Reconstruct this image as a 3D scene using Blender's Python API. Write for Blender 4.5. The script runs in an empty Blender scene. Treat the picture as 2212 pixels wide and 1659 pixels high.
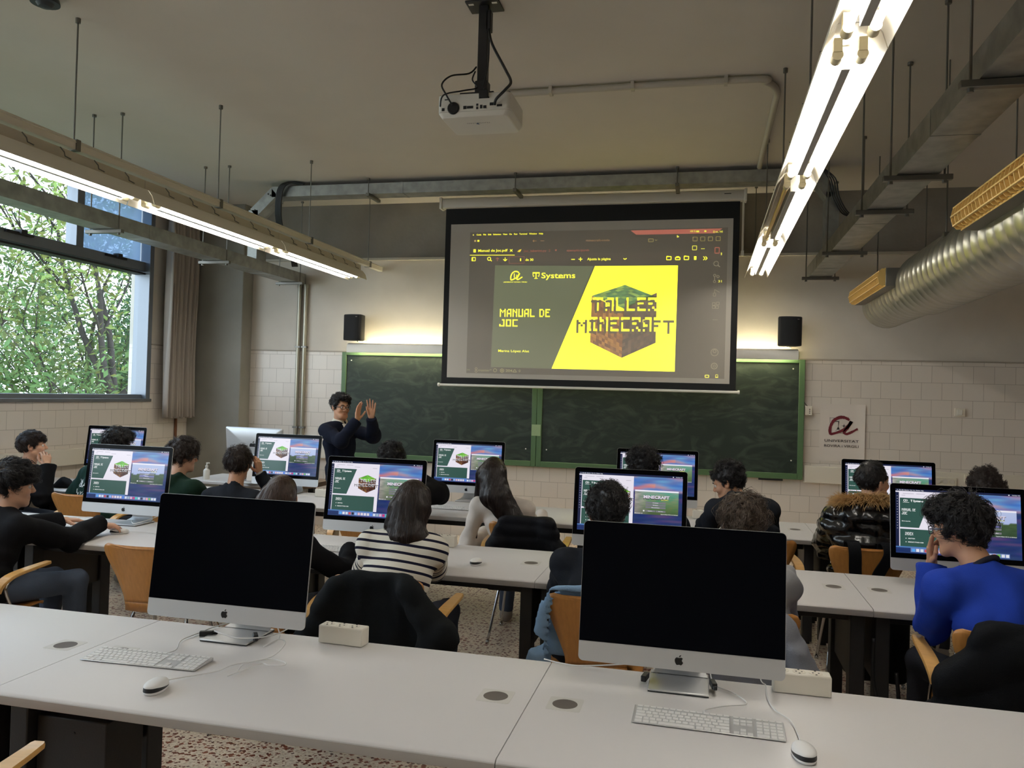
# Computer classroom, built object by object
import bpy, bmesh, math, random
import numpy as np
from mathutils import Vector, Matrix, Euler
from mathutils.bvhtree import BVHTree
random.seed(7)
SC = bpy.context.scene
COL = SC.collection
PI = math.pi
R = math.radians

# ------------------------------------------------------------------ materials
MATS = {}
def nodes_of(m):
    m.use_nodes = True
    return m.node_tree.nodes, m.node_tree.links
def lin(c):
    return tuple((x/12.92 if x <= .04045 else ((x+.055)/1.055)**2.4) for x in c)
def rgb(r, g, b):
    return lin((r/255., g/255., b/255.))
def mat(name, col=(.8, .8, .8), rough=.5, metal=0., bump=0., bscale=40., var=0., vscale=6., spec=.5, coat=0., stretch=None, sheen=0.):
    if name in MATS: return MATS[name]
    m = bpy.data.materials.new(name); MATS[name] = m
    N, L = nodes_of(m)
    p = N['Principled BSDF']
    p.inputs['Base Color'].default_value = (*col, 1)
    p.inputs['Roughness'].default_value = rough
    p.inputs['Metallic'].default_value = metal
    p.inputs['Specular IOR Level'].default_value = spec
    p.inputs['Coat Weight'].default_value = coat
    p.inputs['Sheen Weight'].default_value = sheen
    tc = N.new('ShaderNodeTexCoord'); src = tc.outputs['Object']
    if stretch:
        mp = N.new('ShaderNodeMapping'); mp.inputs['Scale'].default_value = stretch
        L.new(src, mp.inputs['Vector']); src = mp.outputs['Vector']
    if var > 0:
        n = N.new('ShaderNodeTexNoise'); n.inputs['Scale'].default_value = vscale; n.inputs['Detail'].default_value = 5
        L.new(src, n.inputs['Vector'])
        r = N.new('ShaderNodeValToRGB'); e = r.color_ramp.elements
        e[0].position = .3; e[1].position = .7
        e[0].color = (*[max(0, c*(1-var)) for c in col], 1); e[1].color = (*[min(1, c*(1+var)) for c in col], 1)
        L.new(n.outputs['Fac'], r.inputs['Fac']); L.new(r.outputs['Color'], p.inputs['Base Color'])
    if bump > 0:
        n2 = N.new('ShaderNodeTexNoise'); n2.inputs['Scale'].default_value = bscale; n2.inputs['Detail'].default_value = 4
        L.new(src, n2.inputs['Vector'])
        b = N.new('ShaderNodeBump'); b.inputs['Strength'].default_value = bump; b.inputs['Distance'].default_value = .01
        L.new(n2.outputs['Fac'], b.inputs['Height']); L.new(b.outputs['Normal'], p.inputs['Normal'])
    return m
def emit(name, col, s):
    if name in MATS: return MATS[name]
    m = bpy.data.materials.new(name); MATS[name] = m
    N, L = nodes_of(m); N.clear()
    o = N.new('ShaderNodeOutputMaterial'); e = N.new('ShaderNodeEmission')
    e.inputs['Color'].default_value = (*col, 1); e.inputs['Strength'].default_value = s
    L.new(e.outputs[0], o.inputs['Surface'])
    return m
def screen_mat(name, s, diffuse=0., rough=.35):
    """a glowing display: the picture's own colours come from the 'Col' attribute"""
    if name in MATS: return MATS[name]
    m = bpy.data.materials.new(name); MATS[name] = m
    N, L = nodes_of(m)
    p = N['Principled BSDF']; a = N.new('ShaderNodeAttribute'); a.attribute_name = 'Col'
    p.inputs['Base Color'].default_value = (*(diffuse if isinstance(diffuse, tuple) else (diffuse,)*3), 1)
    p.inputs['Roughness'].default_value = rough
    L.new(a.outputs['Color'], p.inputs['Emission Color']); p.inputs['Emission Strength'].default_value = s
    return m
def glass_mat(name, tint=(1, 1, 1), refl=.06):
    if name in MATS: return MATS[name]
    m = bpy.data.materials.new(name); MATS[name] = m
    N, L = nodes_of(m); N.clear()
    o = N.new('ShaderNodeOutputMaterial'); t = N.new('ShaderNodeBsdfTransparent'); g = N.new('ShaderNodeBsdfGlossy')
    t.inputs['Color'].default_value = (*tint, 1); g.inputs['Roughness'].default_value = .02
    lw = N.new('ShaderNodeLayerWeight'); pw = N.new('ShaderNodeMath'); pw.operation = 'POWER'; pw.inputs[1].default_value = 4.; L.new(lw.outputs['Facing'], pw.inputs[0])
    f = N.new('ShaderNodeMath'); f.operation = 'MULTIPLY_ADD'; f.inputs[1].default_value = .5; f.inputs[2].default_value = refl*.5; L.new(pw.outputs[0], f.inputs[0])
    mx = N.new('ShaderNodeMixShader')
    L.new(f.outputs[0], mx.inputs[0]); L.new(t.outputs[0], mx.inputs[1]); L.new(g.outputs[0], mx.inputs[2])
    L.new(mx.outputs[0], o.inputs['Surface'])
    return m

# ------------------------------------------------------------------ objects
def tag(o, label=None, cat=None, group=None, kind=None):
    if label: o['label'] = label
    if cat: o['category'] = cat
    if group: o['group'] = group
    if kind: o['kind'] = kind
    return o
def empty(name, loc=(0, 0, 0), rz=0., label=None, cat=None, group=None):
    o = bpy.data.objects.new(name, None); COL.objects.link(o)
    o.location = loc; o.rotation_euler = (0, 0, rz); o.empty_display_size = .05
    return tag(o, label, cat, group)
def copy_tree(o, parent=None, loc=None, rz=None, label=None, skip=()):
    c = o.copy(); COL.objects.link(c)
    if parent is not None: c.parent = parent
    if loc is not None: c.location = loc
    if rz is not None: c.rotation_euler = (0, 0, rz)
    if label: c['label'] = label
    for ch in list(o.children):
        if ch.name.split('.')[0] in skip: continue
        copy_tree(ch, c)
    return c

def mesh_obj(name, verts, faces, mats, parent=None, smooth=True, angle=40, midx=None, loc=None):
    me = bpy.data.meshes.new(name)
    me.from_pydata([tuple(v) for v in verts], [], faces)
    for m in (mats if isinstance(mats, (list, tuple)) else [mats]): me.materials.append(m)
    if midx is not None: me.polygons.foreach_set('material_index', midx)
    me.update()
    if smooth:
        me.polygons.foreach_set('use_smooth', [True]*len(me.polygons))
        if angle < 179: me.set_sharp_from_angle(angle=R(angle))
    o = bpy.data.objects.new(name, me); COL.objects.link(o)
    if parent is not None: o.parent = parent
    if loc is not None: o.location = loc
    return o

class MB:
    def __init__(s): s.v = []; s.f = []; s.m = []; s.c = []; s.mi = 0; s.col = None; s.X = None
    def add(s, v, f):
        b = len(s.v)
        if s.X is not None: v = [s.X @ Vector(p) for p in v]
        s.v += [tuple(p) for p in v]; s.f += [tuple(i+b for i in q) for q in f]
        s.m += [s.mi]*len(f); s.c += [s.col]*len(f); return s
    def box(s, c, d, rot=None, taper=1.):
        x, y, z = d[0]/2, d[1]/2, d[2]/2; t = taper
        v = [Vector(p) for p in ((-x, -y, -z), (x, -y, -z), (x, y, -z), (-x, y, -z), (-x*t, -y*t, z), (x*t, -y*t, z), (x*t, y*t, z), (-x*t, y*t, z))]
        if rot is not None:
            M = rot.to_matrix() if isinstance(rot, Euler) else rot
            v = [M @ p for p in v]
        c = Vector(c)
        return s.add([p+c for p in v], [(0, 3, 2, 1), (4, 5, 6, 7), (0, 1, 5, 4), (1, 2, 6, 5), (2, 3, 7, 6), (3, 0, 4, 7)])
    def box2(s, a, b): return s.box([(a[i]+b[i])/2 for i in range(3)], [abs(b[i]-a[i]) for i in range(3)])
    def tube(s, pts, r, n=8, closed=False, cap=True, flat=None):
        pts = [Vector(p) for p in pts]; k = len(pts); rs = r if isinstance(r, (list, tuple)) else [r]*k
        v = []; up = None
        for i, p in enumerate(pts):
            if closed: t = pts[(i+1) % k]-pts[i-1]
            else: t = pts[min(i+1, k-1)]-pts[max(i-1, 0)]
            if t.length < 1e-9: t = Vector((0, 0, 1))
            t.normalize()
            if up is None:
                up = Vector((0, 0, 1)) if abs(t.z) < .9 else Vector((1, 0, 0))
            a = t.cross(up)
            if a.length < 1e-6: a = t.cross(Vector((1, .3, 0)))
            a.normalize(); b = a.cross(t).normalized(); up = b
            for j in range(n):
                q = 2*PI*j/n+PI/n
                f2 = flat if flat else 1.
                v.append(p+(a*math.cos(q)+b*math.sin(q)*f2)*rs[i])
        f = []
        for i in range(k if closed else k-1):
            i2 = (i+1) % k
            for j in range(n):
                j2 = (j+1) % n
                f.append((i*n+j, i*n+j2, i2*n+j2, i2*n+j))
        if cap and not closed:
            f.append(tuple(reversed(range(n)))); f.append(tuple((k-1)*n+j for j in range(n)))
        return s.add(v, f)
    def cyl(s, a, b, r, n=16, r2=None): return s.tube([a, b], [r, r if r2 is None else r2], n)
    def lathe(s, prof, n=20, c=(0, 0, 0), axis='z'):
        v = []; f = []; k = len(prof)
        for (r, z) in prof:
            for j in range(n):
                q = 2*PI*j/n
                if axis == 'z': p = (r*math.cos(q), r*math.sin(q), z)
                elif axis == 'y': p = (r*math.cos(q), z, r*math.sin(q))
                else: p = (z, r*math.cos(q), r*math.sin(q))
                v.append((p[0]+c[0], p[1]+c[1], p[2]+c[2]))
        for i in range(k-1):
            for j in range(n):
                j2 = (j+1) % n; f.append((i*n+j, i*n+j2, (i+1)*n+j2, (i+1)*n+j))
        if prof[0][0] > 1e-6: f.append(tuple(reversed(range(n))))
        if prof[-1][0] > 1e-6: f.append(tuple((k-1)*n+j for j in range(n)))
        return s.add(v, f)
    def prism(s, poly, fn, t0, t1):
        """poly: 2-D outline; fn(u, v, t) -> 3-D point"""
        n = len(poly)
        v = [fn(u, w, t0) for u, w in poly]+[fn(u, w, t1) for u, w in poly]
        f = [tuple(reversed(range(n))), tuple(range(n, 2*n))]+[(i, (i+1) % n, n+(i+1) % n, n+i) for i in range(n)]
        return s.add(v, f)
    def poly(s, pts): return s.add(pts, [tuple(range(len(pts)))])
    def build(s, name, mats, parent=None, smooth=True, angle=40, bevel=0., seg=2, loc=None, colattr=False):
        o = mesh_obj(name, s.v, s.f, mats, parent, smooth, angle, s.m if isinstance(mats, (list, tuple)) else None, loc)
        if colattr:
            at = o.data.color_attributes.new('Col', 'FLOAT_COLOR', 'CORNER')
            arr = []
            for fc, c in zip(s.f, s.c):
                if isinstance(c, list):
                    for k in c: arr += [*k, 1.]
                else: arr += list((*c, 1.) if c else (0, 0, 0, 1))*len(fc)
            at.data.foreach_set('color', arr)
        if bevel > 0:
            b = o.modifiers.new('bevel', 'BEVEL'); b.width = bevel; b.segments = seg; b.limit_method = 'ANGLE'; b.angle_limit = R(35)
            b.harden_normals = False
        return o
def rrect(w, h, r, n=5, cx=0., cy=0.):
    o = []
    for (sx, sy, a0) in ((1, 1, 0), (-1, 1, 90), (-1, -1, 180), (1, -1, 270)):
        for i in range(n+1):
            a = R(a0+90*i/n); o.append((cx+sx*(w/2-r)+r*math.cos(a), cy+sy*(h/2-r)+r*math.sin(a)))
    return o
def smooth_path(pts, sub=6, closed=False):
    P = [Vector(p) for p in pts]; n = len(P); out = []
    for i in range(n if closed else n-1):
        p0 = P[i-1] if (i > 0 or closed) else P[0]; p1 = P[i]; p2 = P[(i+1) % n]
        p3 = P[(i+2) % n] if (closed or i+2 < n) else P[-1]
        for k in range(sub):
            t = k/sub; t2 = t*t; t3 = t2*t
            out.append(.5*((2*p1)+(p2-p0)*t+(2*p0-5*p1+4*p2-p3)*t2+(3*p1-p0-3*p2+p3)*t3))
    if not closed: out.append(P[-1])
    return out

# ------------------------------------------------------------------ writing
_tc = {}
def text_geo(s, bold=0.):
    k = (s, bold)
    if k not in _tc:
        cu = bpy.data.curves.new('t', 'FONT'); cu.body = s; cu.size = 1.; cu.resolution_u = 3; cu.offset = bold
        ob = bpy.data.objects.new('t', cu); me = bpy.data.meshes.new_from_object(ob)
        v = [(p.co.x, p.co.y) for p in me.vertices]; f = [tuple(q.vertices) for q in me.polygons]
        bpy.data.objects.remove(ob); bpy.data.meshes.remove(me); bpy.data.curves.remove(cu)
        w = max([p[0] for p in v], default=1); x0 = min([p[0] for p in v], default=0)
        _tc[k] = (v, f, x0, w)
    return _tc[k]
def put_text(mb, s, fn, x, y, h, width=None, bold=0., align='l', track=0.):
    """writes s with cap height h at (x, y) through fn(u, v) -> 3-D"""
    if track:
        for ch in s:
            if ch != ' ':
                v, f, x0, w = text_geo(ch, bold); sc = h/.73
                mb.add([fn(x+(p[0]-x0)*sc, y+p[1]*sc) for p in v], f); x += (w-x0)*sc+track
            else: x += track*2.2
        return x
    v, f, x0, w = text_geo(s, bold); sc = h/.73; sx = sc if width is None else width/(w-x0)
    if align == 'c': x -= (w-x0)*sx/2
    if align == 'r': x -= (w-x0)*sx
    mb.add([fn(x+(p[0]-x0)*sx, y+p[1]*sc) for p in v], f)
PIX = {'A': '0111 1001 1001 1111 1001 1001', 'C': '1111 1000 1000 1000 1000 1111', 'D': '1110 1001 1001 1001 1001 1110', 'E': '1111 1000 1110 1000 1000 1111',
 'F': '1111 1000 1110 1000 1000 1000', 'I': '111 010 010 010 010 111', 'J': '0011 0001 0001 0001 1001 1111', 'L': '1000 1000 1000 1000 1000 1111',
 'M': '10001 11011 10101 10001 10001 10001', 'N': '1001 1101 1011 1001 1001 1001', 'O': '1111 1001 1001 1001 1001 1111', 'R': '1111 1001 1110 1100 1010 1001',
 'T': '11111 00100 00100 00100 00100 00100', 'U': '1001 1001 1001 1001 1001 1111', 'X': '1001 1001 0110 0110 1001 1001', ' ': '00 00 00 00 00 00', 'Í': '011 010 010 010 010 111'}
def pixel_text(mb, s, fn, x, y, h, width=None):
    rows = 6; n = sum(len(PIX[c].split()[0])+1 for c in s)-1
    px = (width/n) if width else h/rows; py = h/rows; cx = x
    for c in s:
        g = PIX[c].split()
        for r_, row in enumerate(g):
            k = 0
            while k < len(row):
                if row[k] == '1':
                    k0 = k
                    while k < len(row) and row[k] == '1': k += 1
                    u0, u1 = cx+k0*px, cx+k*px; v1 = y+h-r_*py; v0 = v1-py
                    mb.poly([fn(u0, v0), fn(u1, v0), fn(u1, v1), fn(u0, v1)])
                else: k += 1
        cx += (len(g[0])+1)*px
APPLE_BODY = [(0, .30), (.12, .335), (.25, .36), (.37, .325), (.46, .24), (.385, .165), (.345, .06), (.37, -.06), (.44, -.15), (.50, -.19), (.44, -.33), (.35, -.45), (.26, -.52), (.15, -.5), (.03, -.465), (-.1, -.5), (-.2, -.525), (-.3, -.47), (-.41, -.31), (-.48, -.12), (-.485, .07), (-.43, .23), (-.33, .325), (-.22, .355), (-.1, .335)]
APPLE_LEAF = [(.0, .40), (.03, .52), (.12, .62), (.235, .66), (.225, .55), (.15, .45), (.05, .4)]
def emblem(mb, fn, cx, cy, s):
    for P in (APPLE_BODY, APPLE_LEAF):
        mb.poly([fn(cx+u*s, cy+v*s) for u, v in reversed(P)])
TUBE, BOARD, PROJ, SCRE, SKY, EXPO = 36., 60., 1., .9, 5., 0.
# ------------------------------------------------------------------ the room
CZ = 3.96; DY = 9.16; LX = -6.34; RX = 5.2; BY = -3.4
def wall_mat(name, axis):
    """painted plaster above a dado of cream glazed tile"""
    m = bpy.data.materials.new(name); N, L = nodes_of(m); p = N['Principled BSDF']
    tc = N.new('ShaderNodeTexCoord'); sx = N.new('ShaderNodeSeparateXYZ'); L.new(tc.outputs['Object'], sx.inputs[0])
    cb = N.new('ShaderNodeCombineXYZ'); L.new(sx.outputs[axis], cb.inputs['X']); L.new(sx.outputs['Z'], cb.inputs['Y'])
    mp = N.new('ShaderNodeMapping'); mp.inputs['Location'].default_value = (.04, .03, 0); L.new(cb.outputs[0], mp.inputs['Vector'])
    br = N.new('ShaderNodeTexBrick'); L.new(mp.outputs[0], br.inputs['Vector'])
    br.inputs['Scale'].default_value = 1; br.inputs['Brick Width'].default_value = .196; br.inputs['Row Height'].default_value = .178
    br.inputs['Mortar Size'].default_value = .0022; br.inputs['Mortar Smooth'].default_value = .2
    br.inputs['Color1'].default_value = (*rgb(226, 217, 206), 1); br.inputs['Color2'].default_value = (*rgb(221, 211, 200), 1); br.inputs['Mortar'].default_value = (*rgb(176, 165, 152), 1)
    n = N.new('ShaderNodeTexNoise'); n.inputs['Scale'].default_value = 3; n.inputs['Detail'].default_value = 6; L.new(tc.outputs['Object'], n.inputs['Vector'])
    r = N.new('ShaderNodeValToRGB'); e = r.color_ramp.elements; e[0].position = .3; e[1].position = .75
    e[0].color = (*rgb(206, 198, 186), 1); e[1].color = (*rgb(215, 207, 195), 1); L.new(n.outputs['Fac'], r.inputs['Fac'])
    gt = N.new('ShaderNodeMath'); gt.operation = 'LESS_THAN'; gt.inputs[1].default_value = 2.15; L.new(sx.outputs['Z'], gt.inputs[0])
    mx = N.new('ShaderNodeMix'); mx.data_type = 'RGBA'; L.new(gt.outputs[0], mx.inputs['Factor']); L.new(r.outputs['Color'], mx.inputs['A']); L.new(br.outputs['Color'], mx.inputs['B'])
    L.new(mx.outputs['Result'], p.inputs['Base Color'])
    rr = N.new('ShaderNodeMapRange'); rr.inputs['To Min'].default_value = .75; rr.inputs['To Max'].default_value = .28; L.new(gt.outputs[0], rr.inputs['Value']); L.new(rr.outputs[0], p.inputs['Roughness'])
    iv = N.new('ShaderNodeMath'); iv.operation = 'MULTIPLY'; L.new(br.outputs['Fac'], iv.inputs[0]); L.new(gt.outputs[0], iv.inputs[1])
    b = N.new('ShaderNodeBump'); b.inputs['Strength'].default_value = .35; b.inputs['Distance'].default_value = .004; b.invert = True
    L.new(iv.outputs[0], b.inputs['Height']); L.new(b.outputs['Normal'], p.inputs['Normal'])
    return m
def terrazzo():
    m = bpy.data.materials.new('terrazzo'); N, L = nodes_of(m); p = N['Principled BSDF']
    tc = N.new('ShaderNodeTexCoord')
    def warp(scale, amt):
        nz = N.new('ShaderNodeTexNoise'); nz.inputs['Scale'].default_value = scale; nz.inputs['Detail'].default_value = 2; L.new(tc.outputs['Object'], nz.inputs['Vector'])
        s1 = N.new('ShaderNodeVectorMath'); s1.operation = 'SUBTRACT'; s1.inputs[1].default_value = (.5, .5, .5); L.new(nz.outputs['Color'], s1.inputs[0])
        sc = N.new('ShaderNodeVectorMath'); sc.operation = 'SCALE'; sc.inputs['Scale'].default_value = amt; L.new(s1.outputs[0], sc.inputs[0])
        ad = N.new('ShaderNodeVectorMath'); ad.operation = 'ADD'; L.new(tc.outputs['Object'], ad.inputs[0]); L.new(sc.outputs[0], ad.inputs[1])
        return ad.outputs[0]
    prev = None
    base = N.new('ShaderNodeTexNoise'); base.inputs['Scale'].default_value = 60; base.inputs['Detail'].default_value = 5; L.new(tc.outputs['Object'], base.inputs['Vector'])
    rb = N.new('ShaderNodeValToRGB'); e = rb.color_ramp.elements; e[0].position = .35; e[1].position = .65
    e[0].color = (*rgb(208, 192, 170), 1); e[1].color = (*rgb(236, 224, 204), 1); L.new(base.outputs['Fac'], rb.inputs['Fac']); prev = rb.outputs['Color']
    for (scale, dens, size, c0, c1, seed) in ((64, .30, .26, rgb(176, 140, 114), rgb(204, 178, 150), 3.1), (31, .46, .36, rgb(112, 62, 46), rgb(150, 88, 64), 0.), (46, .30, .32, rgb(84, 54, 46), rgb(136, 78, 58), 7.7)):
        w = warp(35, .022)
        mp = N.new('ShaderNodeMapping'); mp.inputs['Location'].default_value = (seed, seed, 0); mp.inputs['Scale'].default_value = (1., 1.25, 0); L.new(w, mp.inputs['Vector'])
        v = N.new('ShaderNodeTexVoronoi'); v.voronoi_dimensions = '2D'; v.distance = 'MANHATTAN'; v.inputs['Scale'].default_value = scale; L.new(mp.outputs[0], v.inputs['Vector'])
        sp = N.new('ShaderNodeSeparateColor'); L.new(v.outputs['Color'], sp.inputs[0])
        lt = N.new('ShaderNodeMath'); lt.operation = 'LESS_THAN'; lt.inputs[1].default_value = dens; L.new(sp.outputs[0], lt.inputs[0])
        th = N.new('ShaderNodeMath'); th.operation = 'MULTIPLY_ADD'; th.inputs[1].default_value = .28; th.inputs[2].default_value = size-.1; L.new(sp.outputs[2], th.inputs[0])
        ds = N.new('ShaderNodeMath'); ds.operation = 'LESS_THAN'; L.new(v.outputs['Distance'], ds.inputs[0]); L.new(th.outputs[0], ds.inputs[1])
        mu = N.new('ShaderNodeMath'); mu.operation = 'MULTIPLY'; L.new(lt.outputs[0], mu.inputs[0]); L.new(ds.outputs[0], mu.inputs[1])
        cm = N.new('ShaderNodeMix'); cm.data_type = 'RGBA'; L.new(sp.outputs[1], cm.inputs['Factor']); cm.inputs['A'].default_value = (*c0, 1); cm.inputs['B'].default_value = (*c1, 1)
        mx = N.new('ShaderNodeMix'); mx.data_type = 'RGBA'; L.new(mu.outputs[0], mx.inputs['Factor']); L.new(prev, mx.inputs['A']); L.new(cm.outputs['Result'], mx.inputs['B']); prev = mx.outputs['Result']
    L.new(prev, p.inputs['Base Color']); p.inputs['Roughness'].default_value = .28
    return m
M_ceil = mat('ceiling_paint', rgb(208, 200, 190), .85, bump=.05, bscale=120, var=.02, vscale=2)
M_conc = mat('raw_concrete', rgb(138, 132, 122), .85, bump=.25, bscale=25, var=.12, vscale=2.5)
M_conc2 = mat('smooth_concrete', rgb(146, 143, 134), .8, bump=.15, bscale=30, var=.1, vscale=2.2)
M_wy = wall_mat('front_wall_finish', 'X'); M_wx = wall_mat('side_wall_finish', 'Y')
M_alu = mat('window_aluminium', rgb(132, 138, 146), .38, .6, bump=.03, bscale=90)
M_alud = mat('window_frame_grey', rgb(112, 114, 116), .45, .4)
M_galv = mat('galvanised_steel', rgb(158, 160, 156), .42, .75, bump=.06, bscale=18, var=.22, vscale=9)
M_white = mat('white_enamel', rgb(228, 224, 214), .4)
M_cream = mat('cream_plastic', rgb(224, 216, 200), .42)
M_blackp = mat('black_plastic', rgb(24, 24, 26), .45, bump=.05, bscale=200)
M_blackm = mat('black_powder_steel', rgb(34, 33, 34), .5, bump=.06, bscale=160)
M_chrome = mat('chrome', rgb(200, 200, 200), .16, 1.)
M_steel = mat('zinc_rod', rgb(120, 118, 112), .4, .8)

def struct(mb, name, m, **k): return tag(mb.build(name, m, **k), kind='structure')
b = MB(); b.box2((LX-.3, BY-.2, -.12), (RX+.2, DY+.25, 0)); struct(b, 'floor', terrazzo(), smooth=False)
b = MB(); b.box2((LX-.3, BY-.2, CZ), (RX+.2, DY+.25, CZ+.15)); struct(b, 'ceiling', M_ceil, smooth=False)
b = MB(); b.box2((LX-.3, DY, 0), (RX+.2, DY+.25, CZ)); struct(b, 'wall_front', M_wy, smooth=False)
b = MB(); b.box2((RX, BY, 0), (RX+.2, DY, CZ)); struct(b, 'wall_right', M_wx, smooth=False)
b = MB(); b.box2((LX-.3, BY-.2, 0), (RX+.2, BY, CZ)); struct(b, 'wall_back', M_wy, smooth=False)
WS, WT = 1.50, 3.84; WB0, WB1 = 8.22, -2.6
b = MB()
b.box2((LX-.3, BY, 0), (LX, DY, WS)); b.box2((LX-.3, BY, WT), (LX, DY, CZ)); b.box2((LX-.3, WB0, WS), (LX, DY, WT)); b.box2((LX-.3, BY, WS), (LX, WB1, WT))
struct(b, 'wall_left', M_wx, smooth=False)
# concrete beam flush above the board wall, and the corner pillar
b = MB(); b.box2((-5.6, DY-.03, 3.30), (RX, DY+.01, CZ)); struct(b, 'trim_1', M_conc, bevel=.004); 
b = MB(); b.box2((-5.6, DY-.045, 3.272), (RX, DY, 3.30)); struct(b, 'trim_2', mat('beam_fillet', rgb(186, 180, 166), .7), smooth=False)
b = MB(); b.box2((LX, 8.93, 0), (-5.6, DY, CZ)); struct(b, 'trim_3', M_conc2, bevel=.01)
b = MB(); b.box2((-5.6, DY-.012, 2.145), (RX, DY, 2.16)); struct(b, 'trim_4', mat('tile_edge', rgb(170, 160, 146), .6), smooth=False)
b = MB(); b.box2((LX, WB0, 2.145), (LX+.012, 8.93, 2.16)); struct(b, 'trim_5', MATS['tile_edge'], smooth=False)
# dado trunking
def trunk(name, a, c, ax):
    b = MB(); b.box2(a, c)
    struct(b, name, M_cream, bevel=.006)
trunk('baseboard_left', (LX, 1., .83), (LX+.06, 8.93, 1.0), 1)
trunk('baseboard_front', (1.07, DY-.06, .83), (RX, DY, 1.01), 0)
trunk('baseboard_corner', (-5.6, DY-.06, .83), (-4.25, DY, 1.01), 0)
# window: big fixed pane under a transom row
x0, x1 = LX-.2, LX-.06
b = MB()
b.box2((x0, WB1, WS), (x1, WB0, WS+.06)); b.box2((x0, WB1, WT-.06), (x1, WB0, WT)); b.box2((x0, WB1, 3.0), (x1, WB0, 3.11))
b.box2((x0, WB0-.07, WS), (LX+.005, WB0, WT)); b.box2((x0, WB1, WS), (x1, WB1+.07, WT))
for yy in (7.13, 5.2, 3.3, 1.3, -.7): b.box2((x0, yy-.05, 3.11), (x1, yy+.05, WT-.06))
for yy in (3.3, -.7): b.box2((x0, yy-.05, WS+.06), (x1, yy+.05, 3.0))
wf = struct(b, 'window_1', [M_alu], bevel=.004)
b = MB(); b.box2((x0, WB1, 2.965), (x1+.004, WB0-.07, 2.985)); b.build('gasket', mat('rubber_seal', (.02, .02, .022), .6), wf)
b = MB(); b.box2((x0-.1, WB1, WS-.02), (LX+.03, WB0, WS+.012)); b.build('sill', M_alud, wf, bevel=.004)
for yy in (7.65, 6.35):
    b = MB(); b.box2((x1-.01, yy-.16, 3.075), (x1+.03, yy+.16, 3.1)); b.box2((x1-.01, yy-.02, 3.08), (x1+.06, yy+.05, 3.125)); b.build('latch', M_blackm, wf, bevel=.003)
b = MB(); b.box2((LX-.14, WB1+.05, WS+.05), (LX-.134, WB0-.05, WT-.05)); b.build('glass', glass_mat('window_glass', (.93, .97, .98), .08), wf, smooth=False)
# frosted film over the last transom light
m = bpy.data.materials.new('frosted_film'); N, L = nodes_of(m); N.clear(); o = N.new('ShaderNodeOutputMaterial'); mx = N.new('ShaderNodeMixShader'); t_ = N.new('ShaderNodeBsdfTransparent'); tr = N.new('ShaderNodeBsdfTranslucent'); mx.inputs[0].default_value = .62
t_.inputs['Color'].default_value = (.62, .72, .86, 1); tr.inputs['Color'].default_value = (.30, .36, .44, 1); L.new(t_.outputs[0], mx.inputs[1]); L.new(tr.outputs[0], mx.inputs[2]); L.new(mx.outputs[0], o.inputs['Surface'])
b = MB(); b.box2((LX-.131, 7.19, 3.12), (LX-.128, 8.14, WT-.07)); b.build('film', m, wf, smooth=False)
# curtain gathered beside the pillar
def curtain():
    n, k = 120, 14; v = []; f = []
    for j in range(k+1):
        z = 3.86-(3.86-1.29)*j/k
        for i in range(n+1):
            u = i/n; y = 8.30+.56*u+.025*math.sin(j*.5)*u
            a = (.035+.02*math.sin(u*9+1.3))*(1 if j > 1 else .8)
            x = -6.20+a*math.sin(u*2*PI*11+.5*math.sin(j*.35+u*7))+.015*math.sin(u*47+j*.2)
            v.append((x, y, z+.012*math.sin(u*30)*(j/k)))
    for j in range(k):
        for i in range(n): q = j*(n+1)+i; f.append((q, q+1, q+n+2, q+n+1))
    o = mesh_obj('curtain', v, f, mat('curtain_linen', rgb(170, 160, 150), .9, bump=.1, bscale=200, sheen=.2), angle=180)
    s = o.modifiers.new('s', 'SOLIDIFY'); s.thickness = .003
    tag(o, 'beige pleated curtain gathered between window and concrete pillar', 'curtain')
    b = MB(); b.cyl((-6.18, 8.2, 3.875), (-6.18, 8.9, 3.875), .012, 8); b.build('rail', M_white, o)
curtain()
b = MB(); b.tube([(-6.325, 8.70, 1.28), (-6.325, 8.70, .62)], .018, 8)
tag(b.build('drain_pipe', mat('copper_brown', rgb(120, 78, 52), .5, .3)), 'thin brown vertical pipe below the curtain hem', 'pipe')

# ------------------------------------------------------------------ outside
M_bark = mat('bark', rgb(58, 52, 48), .9, bump=.6, bscale=30, var=.25, vscale=8)
def leaf_mat(name, c):
    m = bpy.data.materials.new(name); N, L = nodes_of(m); N.clear()
    o = N.new('ShaderNodeOutputMaterial'); d = N.new('ShaderNodeBsdfDiffuse'); t = N.new('ShaderNodeBsdfTranslucent'); mx = N.new('ShaderNodeMixShader'); mx.inputs[0].default_value = .5
    g = N.new('ShaderNodeNewGeometry'); h = N.new('ShaderNodeHueSaturation'); h.inputs['Color'].default_value = (*c, 1)
    mr = N.new('ShaderNodeMapRange'); mr.inputs['To Min'].default_value = .55; mr.inputs['To Max'].default_value = 1.5; L.new(g.outputs['Random Per Island'], mr.inputs['Value']); L.new(mr.outputs[0], h.inputs['Value'])
    m2 = N.new('ShaderNodeMapRange'); m2.inputs['To Min'].default_value = .46; m2.inputs['To Max'].default_value = .53; L.new(g.outputs['Random Per Island'], m2.inputs['Value']); L.new(m2.outputs[0], h.inputs['Hue'])
    L.new(h.outputs[0], d.inputs['Color']); L.new(h.outputs[0], t.inputs['Color']); L.new(d.outputs[0], mx.inputs[1]); L.new(t.outputs[0], mx.inputs[2]); L.new(mx.outputs[0], o.inputs['Surface'])
    return m
LEAF = [leaf_mat('leaf_green', rgb(104, 126, 80)), leaf_mat('leaf_yellow', rgb(138, 150, 88)), leaf_mat('leaf_deep', rgb(84, 110, 78))]
GZ = -3.2
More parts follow.
